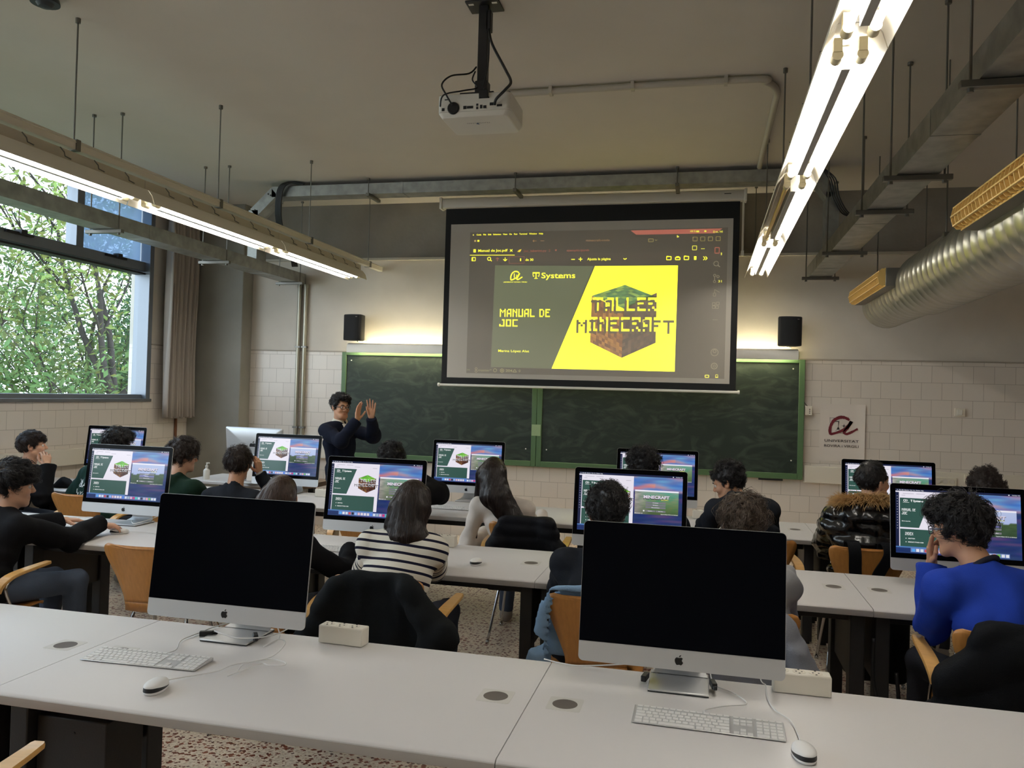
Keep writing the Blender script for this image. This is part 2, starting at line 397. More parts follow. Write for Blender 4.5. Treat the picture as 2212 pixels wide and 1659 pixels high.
def tree(x, y, h, lean, seed, leaves, lm, label, spread=2.4):
    rn = random.Random(seed); root = empty('tree', (x, y, GZ), label=label, cat='tree', group='trees outside the window')
    tips = []; tr = MB()
    def branch(p, d, l, r, lv):
        pts = [p]; q = p; dd = d.copy(); k = 5
        for i in range(k):
            dd = (dd+Vector((rn.uniform(-.16, .16), rn.uniform(-.16, .16), rn.uniform(-.03, .12)))).normalized(); q = q+dd*l/k; pts.append(q)
            if lv >= 1: tips.append(q)
        tr.tube(pts, [r*(1-.6*i/k) for i in range(k+1)], 7 if lv < 2 else 5)
        if lv < 3:
            for c in range(rn.randint(3, 4)):
                i = rn.randint(2, k); a = rn.uniform(0, 2*PI); s = rn.uniform(.5, 1.0)
                nd = (dd+Vector((math.cos(a)*s, math.sin(a)*s, rn.uniform(-.25, .35)))).normalized()
                branch(pts[i], nd, l*rn.uniform(.5, .72), r*.42, lv+1)
    branch(Vector((0, 0, 0)), Vector((lean[0], lean[1], 1)).normalized(), h*.52, .15, 0)
    tr.build('trunk', M_bark, root, angle=180)
    v = []; f = []
    for i in range(leaves):
        c = rn.choice(tips)+Vector((rn.gauss(0, .32), rn.gauss(0, .32), rn.gauss(-.08, .26)))
        s = rn.uniform(.045, .085); e = Euler((rn.gauss(0, .6), rn.gauss(0, .6), rn.uniform(0, 6.28))).to_matrix()
        b0 = len(v)
        for (u, w) in ((-1, 0), (0, -.42), (1.15, 0), (0, .42)): v.append(c+e @ Vector((u*s, w*s, .12*s*(1-abs(u)))))
        f.append((b0, b0+1, b0+2, b0+3))
    mesh_obj('foliage', v, f, lm, root, smooth=False)
b = MB(); b.box2((-60, -10, GZ-.2), (LX-.6, 60, GZ)); struct(b, 'ground_outside', mat('park_soil', rgb(120, 128, 92), .95, var=.3, vscale=.6))
tl = [(-9.6, 11.2, 9.0, (.1, .05), 1, 5000, 0, 'slim green tree nearest the window glass, its trunk forked'),
 (-10.6, 10.0, 9.5, (.22, .1), 2, 4800, 1, 'yellow-green tree leaning across the left of the window'),
 (-11.6, 13.4, 9.5, (-.05, .1), 3, 5600, 0, 'tree with a dark trunk behind the middle of the window'),
 (-12.4, 11.4, 8.5, (.16, -.1), 4, 5200, 1, 'light green tree standing behind the nearest trunks'),
 (-12.2, 16.6, 9.0, (-.15, 0), 5, 8000, 2, 'deep green tree at the right side of the window view'),
 (-15.5, 17.0, 9.0, (.1, .1), 6, 8000, 2, 'deep green tree far behind the others in the window view'),
 (-16.0, 13.5, 8.0, (.1, 0), 8, 8000, 0, 'far green tree low in the left of the window view')]
for (x, y, h, le, sd, nl, li, lb) in tl: tree(x, y, h, le, sd, nl, LEAF[li], lb)
b = MB(); rn = random.Random(5)
v = []; f = []
for i in range(16000):
    t = rn.random(); c = Vector((-22+rn.gauss(0, 1.2), 8+t*34, GZ+rn.random()**1.3*(4.3+1.0*math.sin(t*23)))); s = rn.uniform(.1, .2); e = Euler((rn.uniform(-1, 1), rn.uniform(-1, 1), rn.uniform(0, 6.3))).to_matrix(); b0 = len(v)
    for (u, w) in ((-1, 0), (0, -.5), (1, 0), (0, .5)): v.append(c+e @ Vector((u*s, w*s, 0)))
    f.append((b0, b0+1, b0+2, b0+3))
o = mesh_obj('hedge', v, f, LEAF[2], smooth=False); tag(o, 'dense green hedge closing the view far behind the trees outside', 'hedge', kind='stuff')
# ------------------------------------------------------------------ ceiling services
M_refl = mat('reflector_white', rgb(226, 220, 206), .45)
M_tube = emit('lit_tube', (1., .965, .90), TUBE)
M_tubeoff = mat('unlit_tube', rgb(226, 190, 110), .3)
M_holder = mat('lamp_holder', rgb(214, 204, 170), .4)
LXP, RXP = -3.86, .49
def luminaire(x, y1, lab, off=()):
    y0 = y1-1.70; t = empty('ceiling_light', (x, (y0+y1)/2, 2.94), label=lab, cat='ceiling light', group='twin tube fluorescent lights in two rows')
    hl = .905; L_ = 1.58
    b = MB()
    P = [(-.112, .0), (-.094, .055), (-.06, .098), (.06, .098), (.094, .055), (.112, .0)]
    pin = [(u*.965, w-.003) for u, w in P]
    ring = P+pin[::-1]
    b.prism(ring, lambda u, w, s: (u, s, w), -hl, hl)
    b.build('reflector', M_refl, t)
    b = MB(); b.box((0, 0, .135), (.07, MOD-.004, .07)); b.build('housing', mat('luminaire_beige', rgb(196, 186, 168), .5), t, bevel=.006)
    b = MB(); b.box((0, 0, .045), (.034, 1.46, .09)); b.build('spine', mat('luminaire_grey', rgb(176, 176, 170), .5), t, bevel=.003)
    b = MB()
    for k in range(6):
        for sx in (-1, 1): b.tube([(sx*.04, -.7+k*.28, .165), (sx*.062, -.69+k*.28, .135), (sx*.05, -.67+k*.28, .118), (sx*.085, -.66+k*.28, .1)], .004, 5)
    b.build('clip', M_steel, t)
    for i, sx in enumerate((-.043, .043)):
        b = MB(); b.cyl((sx, -L_/2+.02, .018), (sx, L_/2-.02, .018), .0135, 12)
        b.build('tube', M_tubeoff if i in off else M_tube, t)
        for s in (-1, 1):
            b = MB(); b.cyl((sx, s*(L_/2-.02), .02), (sx, s*(L_/2+.035), .02), .02, 14); b.add([(sx+u, s*(L_/2+.02)+w, z) for z in (.03, .08) for u, w in ((-.015, -.02), (.015, -.02), (.015, .02), (-.015, .02))], [(0, 3, 2, 1), (4, 5, 6, 7), (0, 1, 5, 4), (1, 2, 6, 5), (2, 3, 7, 6), (3, 0, 4, 7)])
            b.build('lamp_holder', M_holder, t)
    return t
YE = 8.42; MOD = 1.82
wl = ['at the board end of the row by the window', 'second from the board in the row by the window', 'third from the board in the row by the window', 'nearest the camera in the row by the window']
wr = ['at the board end of the row right of the projector', 'with one tube out, right of the projector', 'third from the board in the row right of the projector', 'nearest the camera in the row right of the projector']
for k in range(5):
    luminaire(LXP, YE-k*MOD, 'hanging twin tube light '+(wl[k] if k < 4 else 'beyond the frame in the window row'))
    luminaire(RXP, YE-k*MOD, 'hanging twin tube light '+(wr[k] if k < 4 else 'beyond the frame in the projector side row'), off=(0,) if k == 1 else ())
for x, rods, lab in ((LXP, (4.22, 5.75, 7.3, 8.75, 2.6), 'long cream carrier rail above the window side lights'), (RXP, (4.3, 5.72, 7.25, 8.8, 2.7), 'long carrier rail above the lights right of the projector')):
    t = empty('light_rail', (x, 4, 3.16), label=lab, cat='rail')
    b = MB(); b.box2((-.03, -4.4, -.03), (.03, 5.12, .03)); b.box2((-.036, -4.4, .012), (.036, 5.12, .02)); b.build('rail', M_cream, t, bevel=.004)
    for yy in rods:
        b = MB(); b.cyl((0, yy-4, .02), (0, yy-4, CZ-3.16), .0055, 6); b.cyl((0, yy-4, CZ-3.19), (0, yy-4, CZ-3.16), .016, 8); b.box((0, yy-4, .0), (.075, .035, .07))
        b.build('rod', M_steel, t)
def tray(name, lab, x0, x1, z0, z1, y0, y1, rods, bracket_z):
    t = empty(name, ((x0+x1)/2, y0, z0), label=lab, cat='cable tray'); w = (x1-x0)/2; h = z1-z0; l = y1-y0
    b = MB(); b.box2((-w, 0, 0), (w, l, .004)); b.box2((-w, 0, .004), (-w+.004, l, h)); b.box2((w-.004, 0, .004), (w, l, h)); b.box2((-w, 0, h), (w, l, h+.003)); b.box2((-w, l-.004, .004), (w, l, h))
    for i in range(int(l/2.)+1): b.box2((-w-.002, i*2.+.7, -.002), (w+.002, i*2.+.73, h+.004))
    b.build('tray_body', M_galv, t, smooth=False)
    for yy in rods:
        c = MB(); c.box2((-w-.07, yy-y0-.018, -.034), (w+.07, yy-y0+.018, -.003)); c.build('bracket', M_steel, t, bevel=.003)
        for s in (-1, 1):
            c = MB(); c.cyl((s*(w+.03), yy-y0, -.045), (s*(w+.03), yy-y0, CZ-z0), .006, 6); c.cyl((s*(w+.03), yy-y0, -.05), (s*(w+.03), yy-y0, -.03), .013, 6); c.cyl((s*(w+.03), yy-y0, CZ-z0-.02), (s*(w+.03), yy-y0, CZ-z0), .018, 8)
            c.build('rod', M_steel, t)
    return t
tray('cable_tray', 'galvanised cable tray hung along the window side of the room', -5.06, -4.84, 2.98, 3.10, 1.5, 9.10, (2.9, 4.3, 5.78, 7.35, 8.9), 0)
tray('cable_tray', 'galvanised cable tray hung between projector side lights and round duct', 1.03, 1.25, 2.985, 3.11, 1.5, 8.98, (2.2, 3.5, 4.9, 5.75, 7.3, 8.75), 0)
# tray across the room under the ceiling with a drop at each end
t = empty('cable_tray', (0, 8.13, 3.80), label='galvanised cable tray running across the room just under the ceiling', cat='cable tray')
b = MB(); w = .10; xa, xb = -4.72, 1.02
b.box2((xa, -w, 0), (xb, w, .115))
def seg(p, q, th):
    d = (Vector(q)-Vector(p)); n = Vector((-d.z, 0, d.x)).normalized()*th/2
    P = [Vector(p)-n, Vector(q)-n, Vector(q)+n, Vector(p)+n]
    b.add([(v.x, -w, v.z) for v in P]+[(v.x, w, v.z) for v in P], [(0, 1, 2, 3), (7, 6, 5, 4), (0, 4, 5, 1), (1, 5, 6, 2), (2, 6, 7, 3), (3, 7, 4, 0)])
seg((xa+.03, 0, .06), (xa-.22, 0, -.17), .115); seg((xa-.22, 0, -.14), (xa-.22, 0, -.685), .115)
seg((xb-.03, 0, .06), (xb+.12, 0, -.15), .115); seg((xb+.12, 0, -.12), (xb+.12, 0, -.68), .115)
for i in range(3): b.box2((-3.2+i*2., -w-.003, -.003), (-3.17+i*2., w+.003, .118))
b.build('tray_body', M_galv, t, smooth=False)
b = MB()
for (px, pz) in ((xa-.01, .02), (xa-.04, .035), (xa-.2, -.14), (xa-.225, -.18), (xa-.16, -.2)): b.cyl((px, -w-.004, pz), (px, -w, pz), .009, 8)
b.build('bolt', M_blackm, t)
for px in (-3.55, -1.93, -.3):
    b = MB(); b.box2((px-.02, -.16, -.035), (px+.02, .16, -.002)); b.build('bracket', M_steel, t, bevel=.003)
    for s in (-1, 1):
        b = MB(); b.cyl((px, s*.135, -.04), (px, s*.135, .16), .006, 6); b.cyl((px, s*.135, .14), (px, s*.135, .16), .018, 8); b.build('rod', M_steel, t)
def bundle(name, lab, paths, r):
    b = MB()
    for i, p in enumerate(paths): b.tube(smooth_path(p, 6), r, 6)
    tag(b.build(name, M_blackp, angle=180), lab, 'cable')
bundle('hanging_cables', 'dark cable bundle looping from the ceiling tray to the window side tray', [[(-4.35+dx, 8.02, 3.93), (-4.48+dx, 7.98, 3.96-.02), (-4.58+dx, 7.97, 3.86), (-4.64+dx, 8.05, 3.6), (-4.66+dx, 8.2, 3.4), (-4.66+dx, 8.4, 3.28), (-4.72+dx, 8.6, 3.12)] for dx in (-.03, -.015, 0, .015, .03)], .011)
bundle('hanging_cables', 'loose dark cables sagging from the riser beside the right cable tray', [[(1.0, 8.0, 3.93), (1.12+dx, 7.99, 3.8), (1.16+dx, 7.98, 3.62), (1.24+dx, 8.0, 3.48), (1.34+dx*2, 8.05, 3.42-dx)] for dx in (-.03, -.01, .01, .03)], .006)
# two conduits down the wall
for dx, lab in ((0, 'left one of two bare steel conduits running down the wall left of the chalkboard'), (.085, 'right one of two bare steel conduits running down the wall left of the chalkboard')):
    b = MB(); b.cyl((-4.93+dx, DY-.03, 2.98), (-4.93+dx, DY-.03, .0), .026, 12); b.cyl((-4.93+dx, DY-.03, 2.94), (-4.93+dx, DY-.03, 2.98), .032, 12)
    o = b.build('wall_conduit', mat('conduit_steel', rgb(172, 168, 152), .35, .7)); tag(o, lab, 'conduit', 'wall conduits')
    for z in (2.2, 1.2):
        b = MB(); b.box((-4.93+dx, DY-.028, z), (.068, .056, .02)); b.build('clamp', M_steel, o)
# ceiling conduit of the projector
b = MB(); p = [(-1.52, 5.8, CZ-.03), (.2, 5.8, CZ-.03), (.37, 5.86, CZ-.03), (.46, 6.05, CZ-.03), (.47, 6.4, CZ-.03), (.47, 8.0, CZ-.03)]
b.tube(smooth_path(p, 8), .025, 10)
o = tag(b.build('ceiling_conduit', mat('grey_conduit', rgb(180, 172, 158), .5)), 'grey conduit bending along the ceiling beside the projector mount', 'conduit')
for px in (-1.15, -.55, .1):
    b = MB(); b.box((px, 5.8, CZ-.028), (.025, .07, .056)); b.build('clamp', MATS['grey_conduit'], o)
# ------------------------------------------------------------------ round duct with grilles
M_duct = mat('spiral_duct_steel', rgb(176, 174, 162), .3, .9, var=.12, vscale=5)
M_grille = mat('yellow_grille', rgb(232, 192, 112), .45)
M_box = mat('duct_box_steel', rgb(128, 124, 116), .45, .7)
DXC, DZC = 1.72, 2.66
def duct_part(y0, y1, r):
    prof = []; n = int((y1-y0)/.13)
    for i in range(n+1):
        y = y0+(y1-y0)*i/n
        prof += [(r, y-.012), (r+.0025, y-.004), (r+.0025, y+.004), (r, y+.012)]
    b = MB(); b.lathe(prof, 48, (DXC, 0, DZC), 'y'); return b
t = empty('air_duct', (DXC, 8.45, DZC), label='round spiral galvanised air duct hanging at the right', cat='air duct')
inv = Matrix.Translation(-Vector((DXC, 8.45, DZC)))
def at(b): b.v = [tuple(inv @ Vector(p)) for p in b.v]; return b
at(duct_part(6.9, 8.45, .225)).build('narrow_section', M_duct, t, angle=30)
at(duct_part(-2., 6.92, .25)).build('wide_section', M_duct, t, angle=30)
def grille(y0, y1, r, zc):
    xf = DXC-r-.085; b = MB(); b.box2((xf, y0, zc-.075), (DXC-r+.09, y1, zc+.075)); o = at(b).build('grille_box', M_box, t, bevel=.003)
    b = MB(); n = int((y1-y0)/.058)
    prof = [(-.028, .070), (-.05, .045), (-.06, 0.), (-.05, -.045), (-.028, -.070)]
    for i in range(n+1):
        y = y0+.01+(y1-y0-.02)*i/n
        pts = [(xf+u, zc+w) for u, w in prof]+[(xf+.001, zc-.07), (xf+.001, zc+.07)]
        b.prism(pts, lambda u, w, s: (u, s, w), y-.003, y+.003)
    for (u, w) in ((-.058, .0), (-.046, -.05), (-.046, .05)): b.box2((xf+u-.004, y0+.01, zc+w-.004), (xf+u+.01, y1-.01, zc+w+.004))
    b.box2((xf-.004, y0, zc+.064), (xf, y1, zc+.075)); b.box2((xf-.004, y0, zc-.075), (xf, y1, zc-.064))
    at(b).build('grille', M_grille, t, smooth=False)
    b = MB(); b.box2((xf-.0035, y0+.012, zc-.06), (xf-.001, y1-.012, zc+.06)); at(b).build('grille_back', mat('grille_shade_sheet', rgb(150, 110, 60), .8), t)  # sheet behind the louvres, shade between them put into its colour
grille(7.0, 8.36, .225, DZC+.06); grille(3.3, 4.95, .25, DZC+.09); grille(-1., .8, .25, DZC+.09)
for yy in (7.9, 5.75, 3.6, 1.4):
    for s in (-1, 1):
        b = MB(); b.cyl((DXC+s*.20, yy, DZC+.13), (DXC+s*.20, yy, CZ), .0055, 6); b.box((DXC+s*.2, yy, DZC+.15), (.04, .05, .03)); at(b).build('rod', M_steel, t)
# smoke detector
b = MB(); b.lathe([(.0, 0), (.06, 0), (.075, -.02), (.08, -.04), (.08, -.05), (0, -.05)][::-1], 24, (-3.83, 3.93, CZ))
b.lathe([(0, -.075), (.035, -.07), (.05, -.05), (0, -.05)], 20, (-3.83, 3.93, CZ))
tag(b.build('smoke_detector', mat('detector_dark', rgb(48, 52, 56), .5)), 'dark round detector on the ceiling at the top left corner', 'smoke detector')
# ------------------------------------------------------------------ projector on its pole
t = empty('projector_mount', (-1.30, 4.50, CZ), label='black ceiling pole and plate that hold the projector', cat='mount')
b = MB(); b.box((0, 0, -.006), (.2, .15, .012)); b.build('ceiling_plate', M_blackm, t, bevel=.004)
b = MB()
for s in (-1, 1): b.box((s*.07, -.045, -.0135), (.03, .016, .003))
b.build('slot', M_white, t)
b = MB(); b.box((0, 0, -.27), (.058, .05, .52)); b.box((.03, 0, -.1), (.03, .05, .12)); b.box((0, .0, -.5), (.075, .07, .09)); b.build('pole', M_blackm, t, bevel=.004)
b = MB(); b.box((.0, -.02, -.565), (.2, .2, .022)); b.box((0, .02, -.578), (.4, .02, .014)); b.build('bracket', M_blackm, t, bevel=.003)
t = empty('projector', (-1.29, 4.46, 3.237), label='white projector hanging upside down from the ceiling pole', cat='projector')
M_proj = mat('projector_white', rgb(216, 212, 202), .5, bump=.03, bscale=300)
b = MB()
pr = rrect(.425, .33, .03, 4)
b.prism([(u, v) for u, v in pr], lambda u, v, s: (u*(1-.10*(1 if s < .02 else 0)), v*(1-.06*(1 if s < .02 else 0)), s), .0, .03)
b.prism(pr, lambda u, v, s: (u, v, s), .03, .128)
b.build('case', M_proj, t, bevel=.004)
b = MB()
for (px, pz, w, h) in ((-.178, .045, .016, .016), (-.14, .046, .024, .014), (-.05, .05, .018, .018), (-.02, .05, .036, .014), (.022, .044, .012, .014), (.022, .062, .012, .012), (.045, .05, .014, .02), (.066, .048, .018, .016), (.105, .062, .022, .016), (.15, .052, .03, .012), (-.155, .1, .03, .006), (.06, .1, .06, .008), (.14, .095, .006, .014)):
    b.box((px, -.1655, pz), (w, .003, h))
b.build('port', M_blackp, t)
b = MB(); b.lathe([(0, -.006), (.03, -.006), (.035, .0), (.035, .012)][::-1], 20, (-.118, -.168, .05), 'y'); b.build('plug', M_blackp, t); b = MB(); b.box((.06, -.17, .118), (.052, .03, .04)); b.build('plug', M_blackp, t, bevel=.003)
b = MB(); b.box((0, 0, .1305), (.41, .3, .005)); b.build('mount_plate', M_blackm, t, bevel=.002)
b = MB(); fn = lambda u, v: (u, v, -.0012)
b.X = Matrix.Rotation(PI, 4, 'Y'); fn2 = lambda u, v: (u, v, .0012)
put_text(b, 'TEAMBOARD', fn2, -.0, -.06, .017, .14, align='c'); b.build('lettering', mat('print_grey', rgb(120, 116, 108), .6), t, smooth=False)
b = MB(); b.poly([(-.02, -.035, -.0012), (-.0, -.025, -.0012), (-.004, -.06, -.0012)][::-1]); b.build('logo_mark', mat('logo_blue', rgb(40, 70, 110), .5), t)
b = MB(); b.cyl((0.09, .165, .06), (0.09, .185, .06), .042, 24); b.build('lens', M_blackp, t)
for lab, pts, r in (('thick black cable bowing from the mount pole to the right of the projector', [(-1.262, 4.47, 3.80), (-1.22, 4.4, 3.68), (-1.12, 4.33, 3.5), (-1.075, 4.28, 3.41), (-1.10, 4.26, 3.36), (-1.15, 4.265, 3.315), (-1.165, 4.285, 3.29)], .008),
                    ('black cable arching left from the pole to the projector ports', [(-1.335, 4.48, 3.59), (-1.36, 4.42, 3.53), (-1.44, 4.34, 3.49), (-1.475, 4.28, 3.42), (-1.44, 4.262, 3.35), (-1.41, 4.275, 3.30)], .005),
                    ('thin black cable tucked low beside the projector bracket', [(-1.338, 4.47, 3.56), (-1.345, 4.44, 3.50), (-1.31, 4.42, 3.445), (-1.35, 4.275, 3.375), (-1.45, 4.243, 3.345), (-1.478, 4.272, 3.292)], .0045),
                    ('black cable running down the right of the mount pole', [(-1.26, 4.47, 3.76), (-1.255, 4.45, 3.6), (-1.275, 4.44, 3.46), (-1.24, 4.36, 3.40), (-1.23, 4.30, 3.385)], .0045)):
    b = MB(); b.tube(smooth_path(pts, 6), r, 7); tag(b.build('cable', M_blackp, angle=180), lab, 'cable')

# ------------------------------------------------------------------ chalkboard, lamp over it, speakers
M_board = mat('chalkboard_green', rgb(44, 58, 48), .5, var=.12, vscale=1.3, spec=.35)
def chalk(m):
    N, L = nodes_of(m); p = N['Principled BSDF']
    tc = N.new('ShaderNodeTexCoord'); mp = N.new('ShaderNodeMapping'); mp.inputs['Rotation'].default_value = (0, .5, 0); mp.inputs['Scale'].default_value = (1.2, 1, 2.6); L.new(tc.outputs['Object'], mp.inputs['Vector'])
    n = N.new('ShaderNodeTexNoise'); n.inputs['Scale'].default_value = 2.2; n.inputs['Detail'].default_value = 8; n.inputs['Distortion'].default_value = 2.2; L.new(mp.outputs[0], n.inputs['Vector'])
    r = N.new('ShaderNodeValToRGB'); e = r.color_ramp.elements; e[0].position = .46; e[1].position = .92; e[0].color = (*rgb(36, 47, 40), 1); e[1].color = (*rgb(74, 84, 74), 1)
    L.new(n.outputs['Fac'], r.inputs['Fac']); L.new(r.outputs['Color'], p.inputs['Base Color'])
chalk(M_board)
M_gframe = mat('green_frame', rgb(80, 110, 74), .45)
xl, xr, zb, zt = -4.313, 1.055, .86, 2.145; xm = -1.86
for (a, c, lab) in ((xl, xm, 'left half of the green chalkboard, smeared with chalk'), (xm, xr, 'right half of the green chalkboard, mostly wiped clean')):
    t = empty('chalkboard', ((a+c)/2, DY-.02, zb), label=lab, cat='chalkboard', group='pair of green chalkboards'); w = (c-a)/2-.002; h = zt-zb
    b = MB(); b.box2((-w+.03, -.045, .03), (w-.03, -.0, h-.02)); b.build('board_surface', M_board, t, smooth=False)
    b = MB(); f_ = .058
    b.box2((-w, -.06, 0), (-w+f_, 0, h)); b.box2((w-f_, -.06, 0), (w, 0, h)); b.box2((-w+f_, -.066, 0), (w-f_, 0, .062)); b.box2((-w+f_, -.06, h-.04), (w-f_, 0, h))
    b.build('frame', M_gframe, t, bevel=.004)
    b = MB()
    for s in (-1, 1):
        for z in (.2, h-.1): b.cyl((s*(w-.12), -.048, z), (s*(w-.12), -.044, z), .008, 8)
    b.build('screw', M_white, t)
    if a == xl: b = MB(); b.box((w, -.0665, .42), (.105, .001, .13)); b.build('tape', mat('clear_tape', rgb(150, 172, 130), .3), t)
    b = MB(); b.box2((-.1 if a == xl else w-.45, -.05, -.022), (.1 if a == xl else w-.2, -.01, -.002)); b.build('bracket', M_blackm, t)
t = empty('board_light', (-1.615, DY-.13, 2.19), label='long white lamp housing above the chalkboards, lit above and below', cat='lamp'); hw = 2.585
b = MB(); P = [(-.10, -.055), (-.10, .0), (-.085, .045), (-.05, .06), (-.03, .06), (-.03, .05), (-.055, .05), (-.078, .035), (-.09, .0), (-.09, -.055)]
b.prism(P, lambda u, v, s: (s, u+.03, v), -hw, hw); b.box2((-hw, .08, -.03), (hw, .085, .03))
for s in (-1, 1): b.box((s*hw*.96, .05, 0), (.03, .07, .05)); b.box((s*hw*.33, .05, 0), (.03, .07, .05))
b.build('housing', M_white, t, bevel=.003)
for k in range(4):
    x = -hw+hw*.5*k+.06
    b = MB(); b.cyl((x, .01, .0), (x+hw*.5-.12, .01, .0), .014, 10); b.build('tube', emit('board_tube', (1., .88, .56), BOARD), t)
M_spk = mat('speaker_black', rgb(30, 31, 34), .6, bump=.2, bscale=300)
for x, rz, lab in ((-4.11, R(-8), 'black wall loudspeaker at the left end above the chalkboard'), (.87, R(6), 'black wall loudspeaker at the right end above the chalkboard')):
    t = empty('loudspeaker', (x, DY-.17, 2.28), rz, lab, 'loudspeaker', 'pair of wall loudspeakers')
    b = MB(); P = [(-.115, .0), (-.122, -.06), (-.10, -.085), (-.05, -.10), (0, -.105), (.05, -.10), (.10, -.085), (.122, -.06), (.115, .0), (.09, .08), (-.09, .08)]
    b.prism(P[::-1], lambda u, v, s: (u, v, s), .0, .31); b.build('case', M_spk, t, bevel=.01, angle=60)
    b = MB(); P = [(-.108, -.07), (-.10, -.0895), (-.05, -.1035), (0, -.1085), (.05, -.1035), (.10, -.0895), (.108, -.07)]
    b.prism(P[::-1], lambda u, v, s: (u, v, s), .012, .298); b.build('grille', mat('speaker_cloth', rgb(20, 21, 24), .85, bump=.3, bscale=600), t, angle=60)
    b = MB(); b.tube([(.02, .03, -.002), (.03, .05, -.008), (.02, .14, -.004)], .010, 8); b.box((.02, .15, .0), (.07, .025, .03)); b.build('bracket', M_white, t)
    b = MB(); b.box((.075, -.098, .28), (.02, .004, .008), Euler((0, 0, R(12)))); b.build('badge', M_steel, t)
# poster
t = empty('poster', (1.448, DY-.006, 1.07), label='white paper poster with a dark red brushed letter right of the chalkboard', cat='poster')
b = MB(); n = 12
for i in range(n):
    for j in range(2): pass
P = []
for i in range(n+1):
    u = i/n; P.append((-.225+.45*u, -.003-.004*(u > .85)*(u-.85)*20))
b.prism([(u, v) for u, v in P]+[(u, v+.0015) for u, v in P[::-1]], lambda u, v, s: (u, v, s), 0, .61); b.build('picture_paper', mat('poster_paper', rgb(224, 214, 204), .7, var=.02, vscale=4), t)
px = lambda x, y: ((x-700)/1175*.453, (1640-y)/1500*.615)   # sketch units of the sheet
def brush(path, ws, name, m, th=-.0075):
    b = MB(); pts = smooth_path([(*px(*p), 0) for p in path], 6); k = len(pts); rn = random.Random(3); wl = []; wr = []
    for i, p in enumerate(pts):
        d = (pts[min(i+1, k-1)]-pts[max(i-1, 0)]).normalized(); f = i/(k-1)*(len(ws)-1); a = int(min(f, len(ws)-2)); w = ws[a]+(ws[a+1]-ws[a])*(f-a)
        w *= 1+rn.uniform(-.12, .12); nn = Vector((-d.y, d.x, 0))*w; wl.append(p+nn); wr.append(p-nn)
    for i in range(k-1): b.poly([(q.x, th, q.y) for q in (wl[i], wr[i], wr[i+1], wl[i+1])])
    b.build(name, m, t, smooth=False)
M_red = mat('oxblood_ink', rgb(108, 24, 38), .7); M_ink = mat('black_ink', rgb(38, 30, 32), .7)
brush([(880, 560), (760, 500), (620, 500), (480, 580), (400, 720), (380, 850), (400, 930), (450, 930), (600, 880), (760, 800), (880, 680), (930, 590), (850, 740), (760, 860), (770, 910), (830, 920), (960, 860), (1060, 800), (1100, 785)], (.012, .017, .016, .014, .015, .013, .012, .014, .017, .016, .015, .012, .014, .009, .012), 'brushed_letter', M_red, -.0078)
b = MB(); fn = lambda u, v: (u, -.0070, v)
b.poly([fn(*px(*p)) for p in ((510, 600), (620, 595), (615, 640), (600, 740), (640, 815), (550, 815), (590, 740), (595, 615), (510, 612))][::-1])
b.poly([fn(*px(*p)) for p in ((745, 660), (755, 705), (800, 712), (758, 725), (745, 790), (728, 725), (670, 715), (730, 705))][::-1])
for (p, q) in (((375, 500), (380, 650)), ((375, 520), (490, 515)), ((855, 480), (860, 520)), ((520, 845), (570, 830)), ((640, 905), (730, 915))):
    u, v = Vector((*px(*p), 0)), Vector((*px(*q), 0)); d = (v-u).normalized(); nn = Vector((-d.y, d.x, 0))*.0016
    b.poly([fn(w.x, w.y) for w in (u-nn, v-nn, v+nn, u+nn)])
b.build('emblem_strokes', M_ink, t, smooth=False); b = MB(); fn3 = lambda u, v: (u, -.0085, v)
put_text(b, 'UNIVERSITAT', fn3, px(245, 0)[0], px(0, 1140)[1], .028, px(1135, 0)[0]-px(245, 0)[0], bold=.002)
put_text(b, 'ROVIRA i VIRGILI', fn3, px(238, 0)[0], px(0, 1272)[1], .028, px(1130, 0)[0]-px(238, 0)[0], bold=.004)
b.build('lettering', M_ink, t, smooth=False)
# wall plates
b = MB(); b.box((1.10, DY-.035, 1.60), (.075, .055, .10)); o = tag(b.build('control_box', M_cream, bevel=.006), 'small cream control box beside the right edge of the chalkboard', 'switch')
b = MB()
for i in range(3): b.box((1.11, DY-.0635, 1.575+i*.02), (.012, .003, .01))
b.build('button', mat('button_dark', rgb(90, 70, 62), .5), o)
b = MB(); b.tube(smooth_path([(1.09, DY-.03, 1.65), (1.06, DY-.05, 1.68), (1.045, DY-.05, 1.71)], 4), .003, 5); b.build('cord', M_blackp, o)
b = MB(); b.box((2.58, DY-.012, 1.63), (.10, .024, .085)); o = tag(b.build('light_switch', M_cream, bevel=.004), 'cream light switch alone on the tiles at the far right', 'switch')
b = MB(); b.box((2.575, DY-.028, 1.63), (.05, .012, .055)); b.build('rocker', M_white, o, bevel=.003)
M_sock = mat('socket_face', rgb(232, 224, 204), .4)
def sockets(name, lab, c, nrm, n, dark=None, gap=.066):
    """row of round sockets on a plate; nrm is 'x' or 'y' (plate on the left or front wall)"""
    t = empty(name, c, R(90) if nrm == 'x' else 0, lab, 'sockets')
    b = MB(); b.box((0, -.006, 0), (gap*n+.02, .012, .085)); b.build('plate', M_sock, t, bevel=.003)
    for i in range(n):
        b = MB(); x = (i-(n-1)/2)*gap; b.lathe([(.026, -.016), (.024, -.016), (.021, -.010), (0, -.010)], 16, (x, 0, 0), 'y'); b.build('socket', M_cream, t)
        b = MB()
        for s in (-1, 1): b.box((x+s*.01, -.0115, 0), (.006, .004, .006))
        b.box((x, -.0115, .0), (.004, .003, .04)); b.build('contact', M_blackp, t)
    if dark: 
        b = MB(); b.box((dark, -.011, .0), (.05, .006, .03)); b.build('data_jack', mat('jack_red', rgb(120, 40, 34), .5), t)
    return t
sockets('wall_sockets', 'three round sockets on the dado trunking right of the poster', (2.44, DY-.0605, .915), 'y', 3)
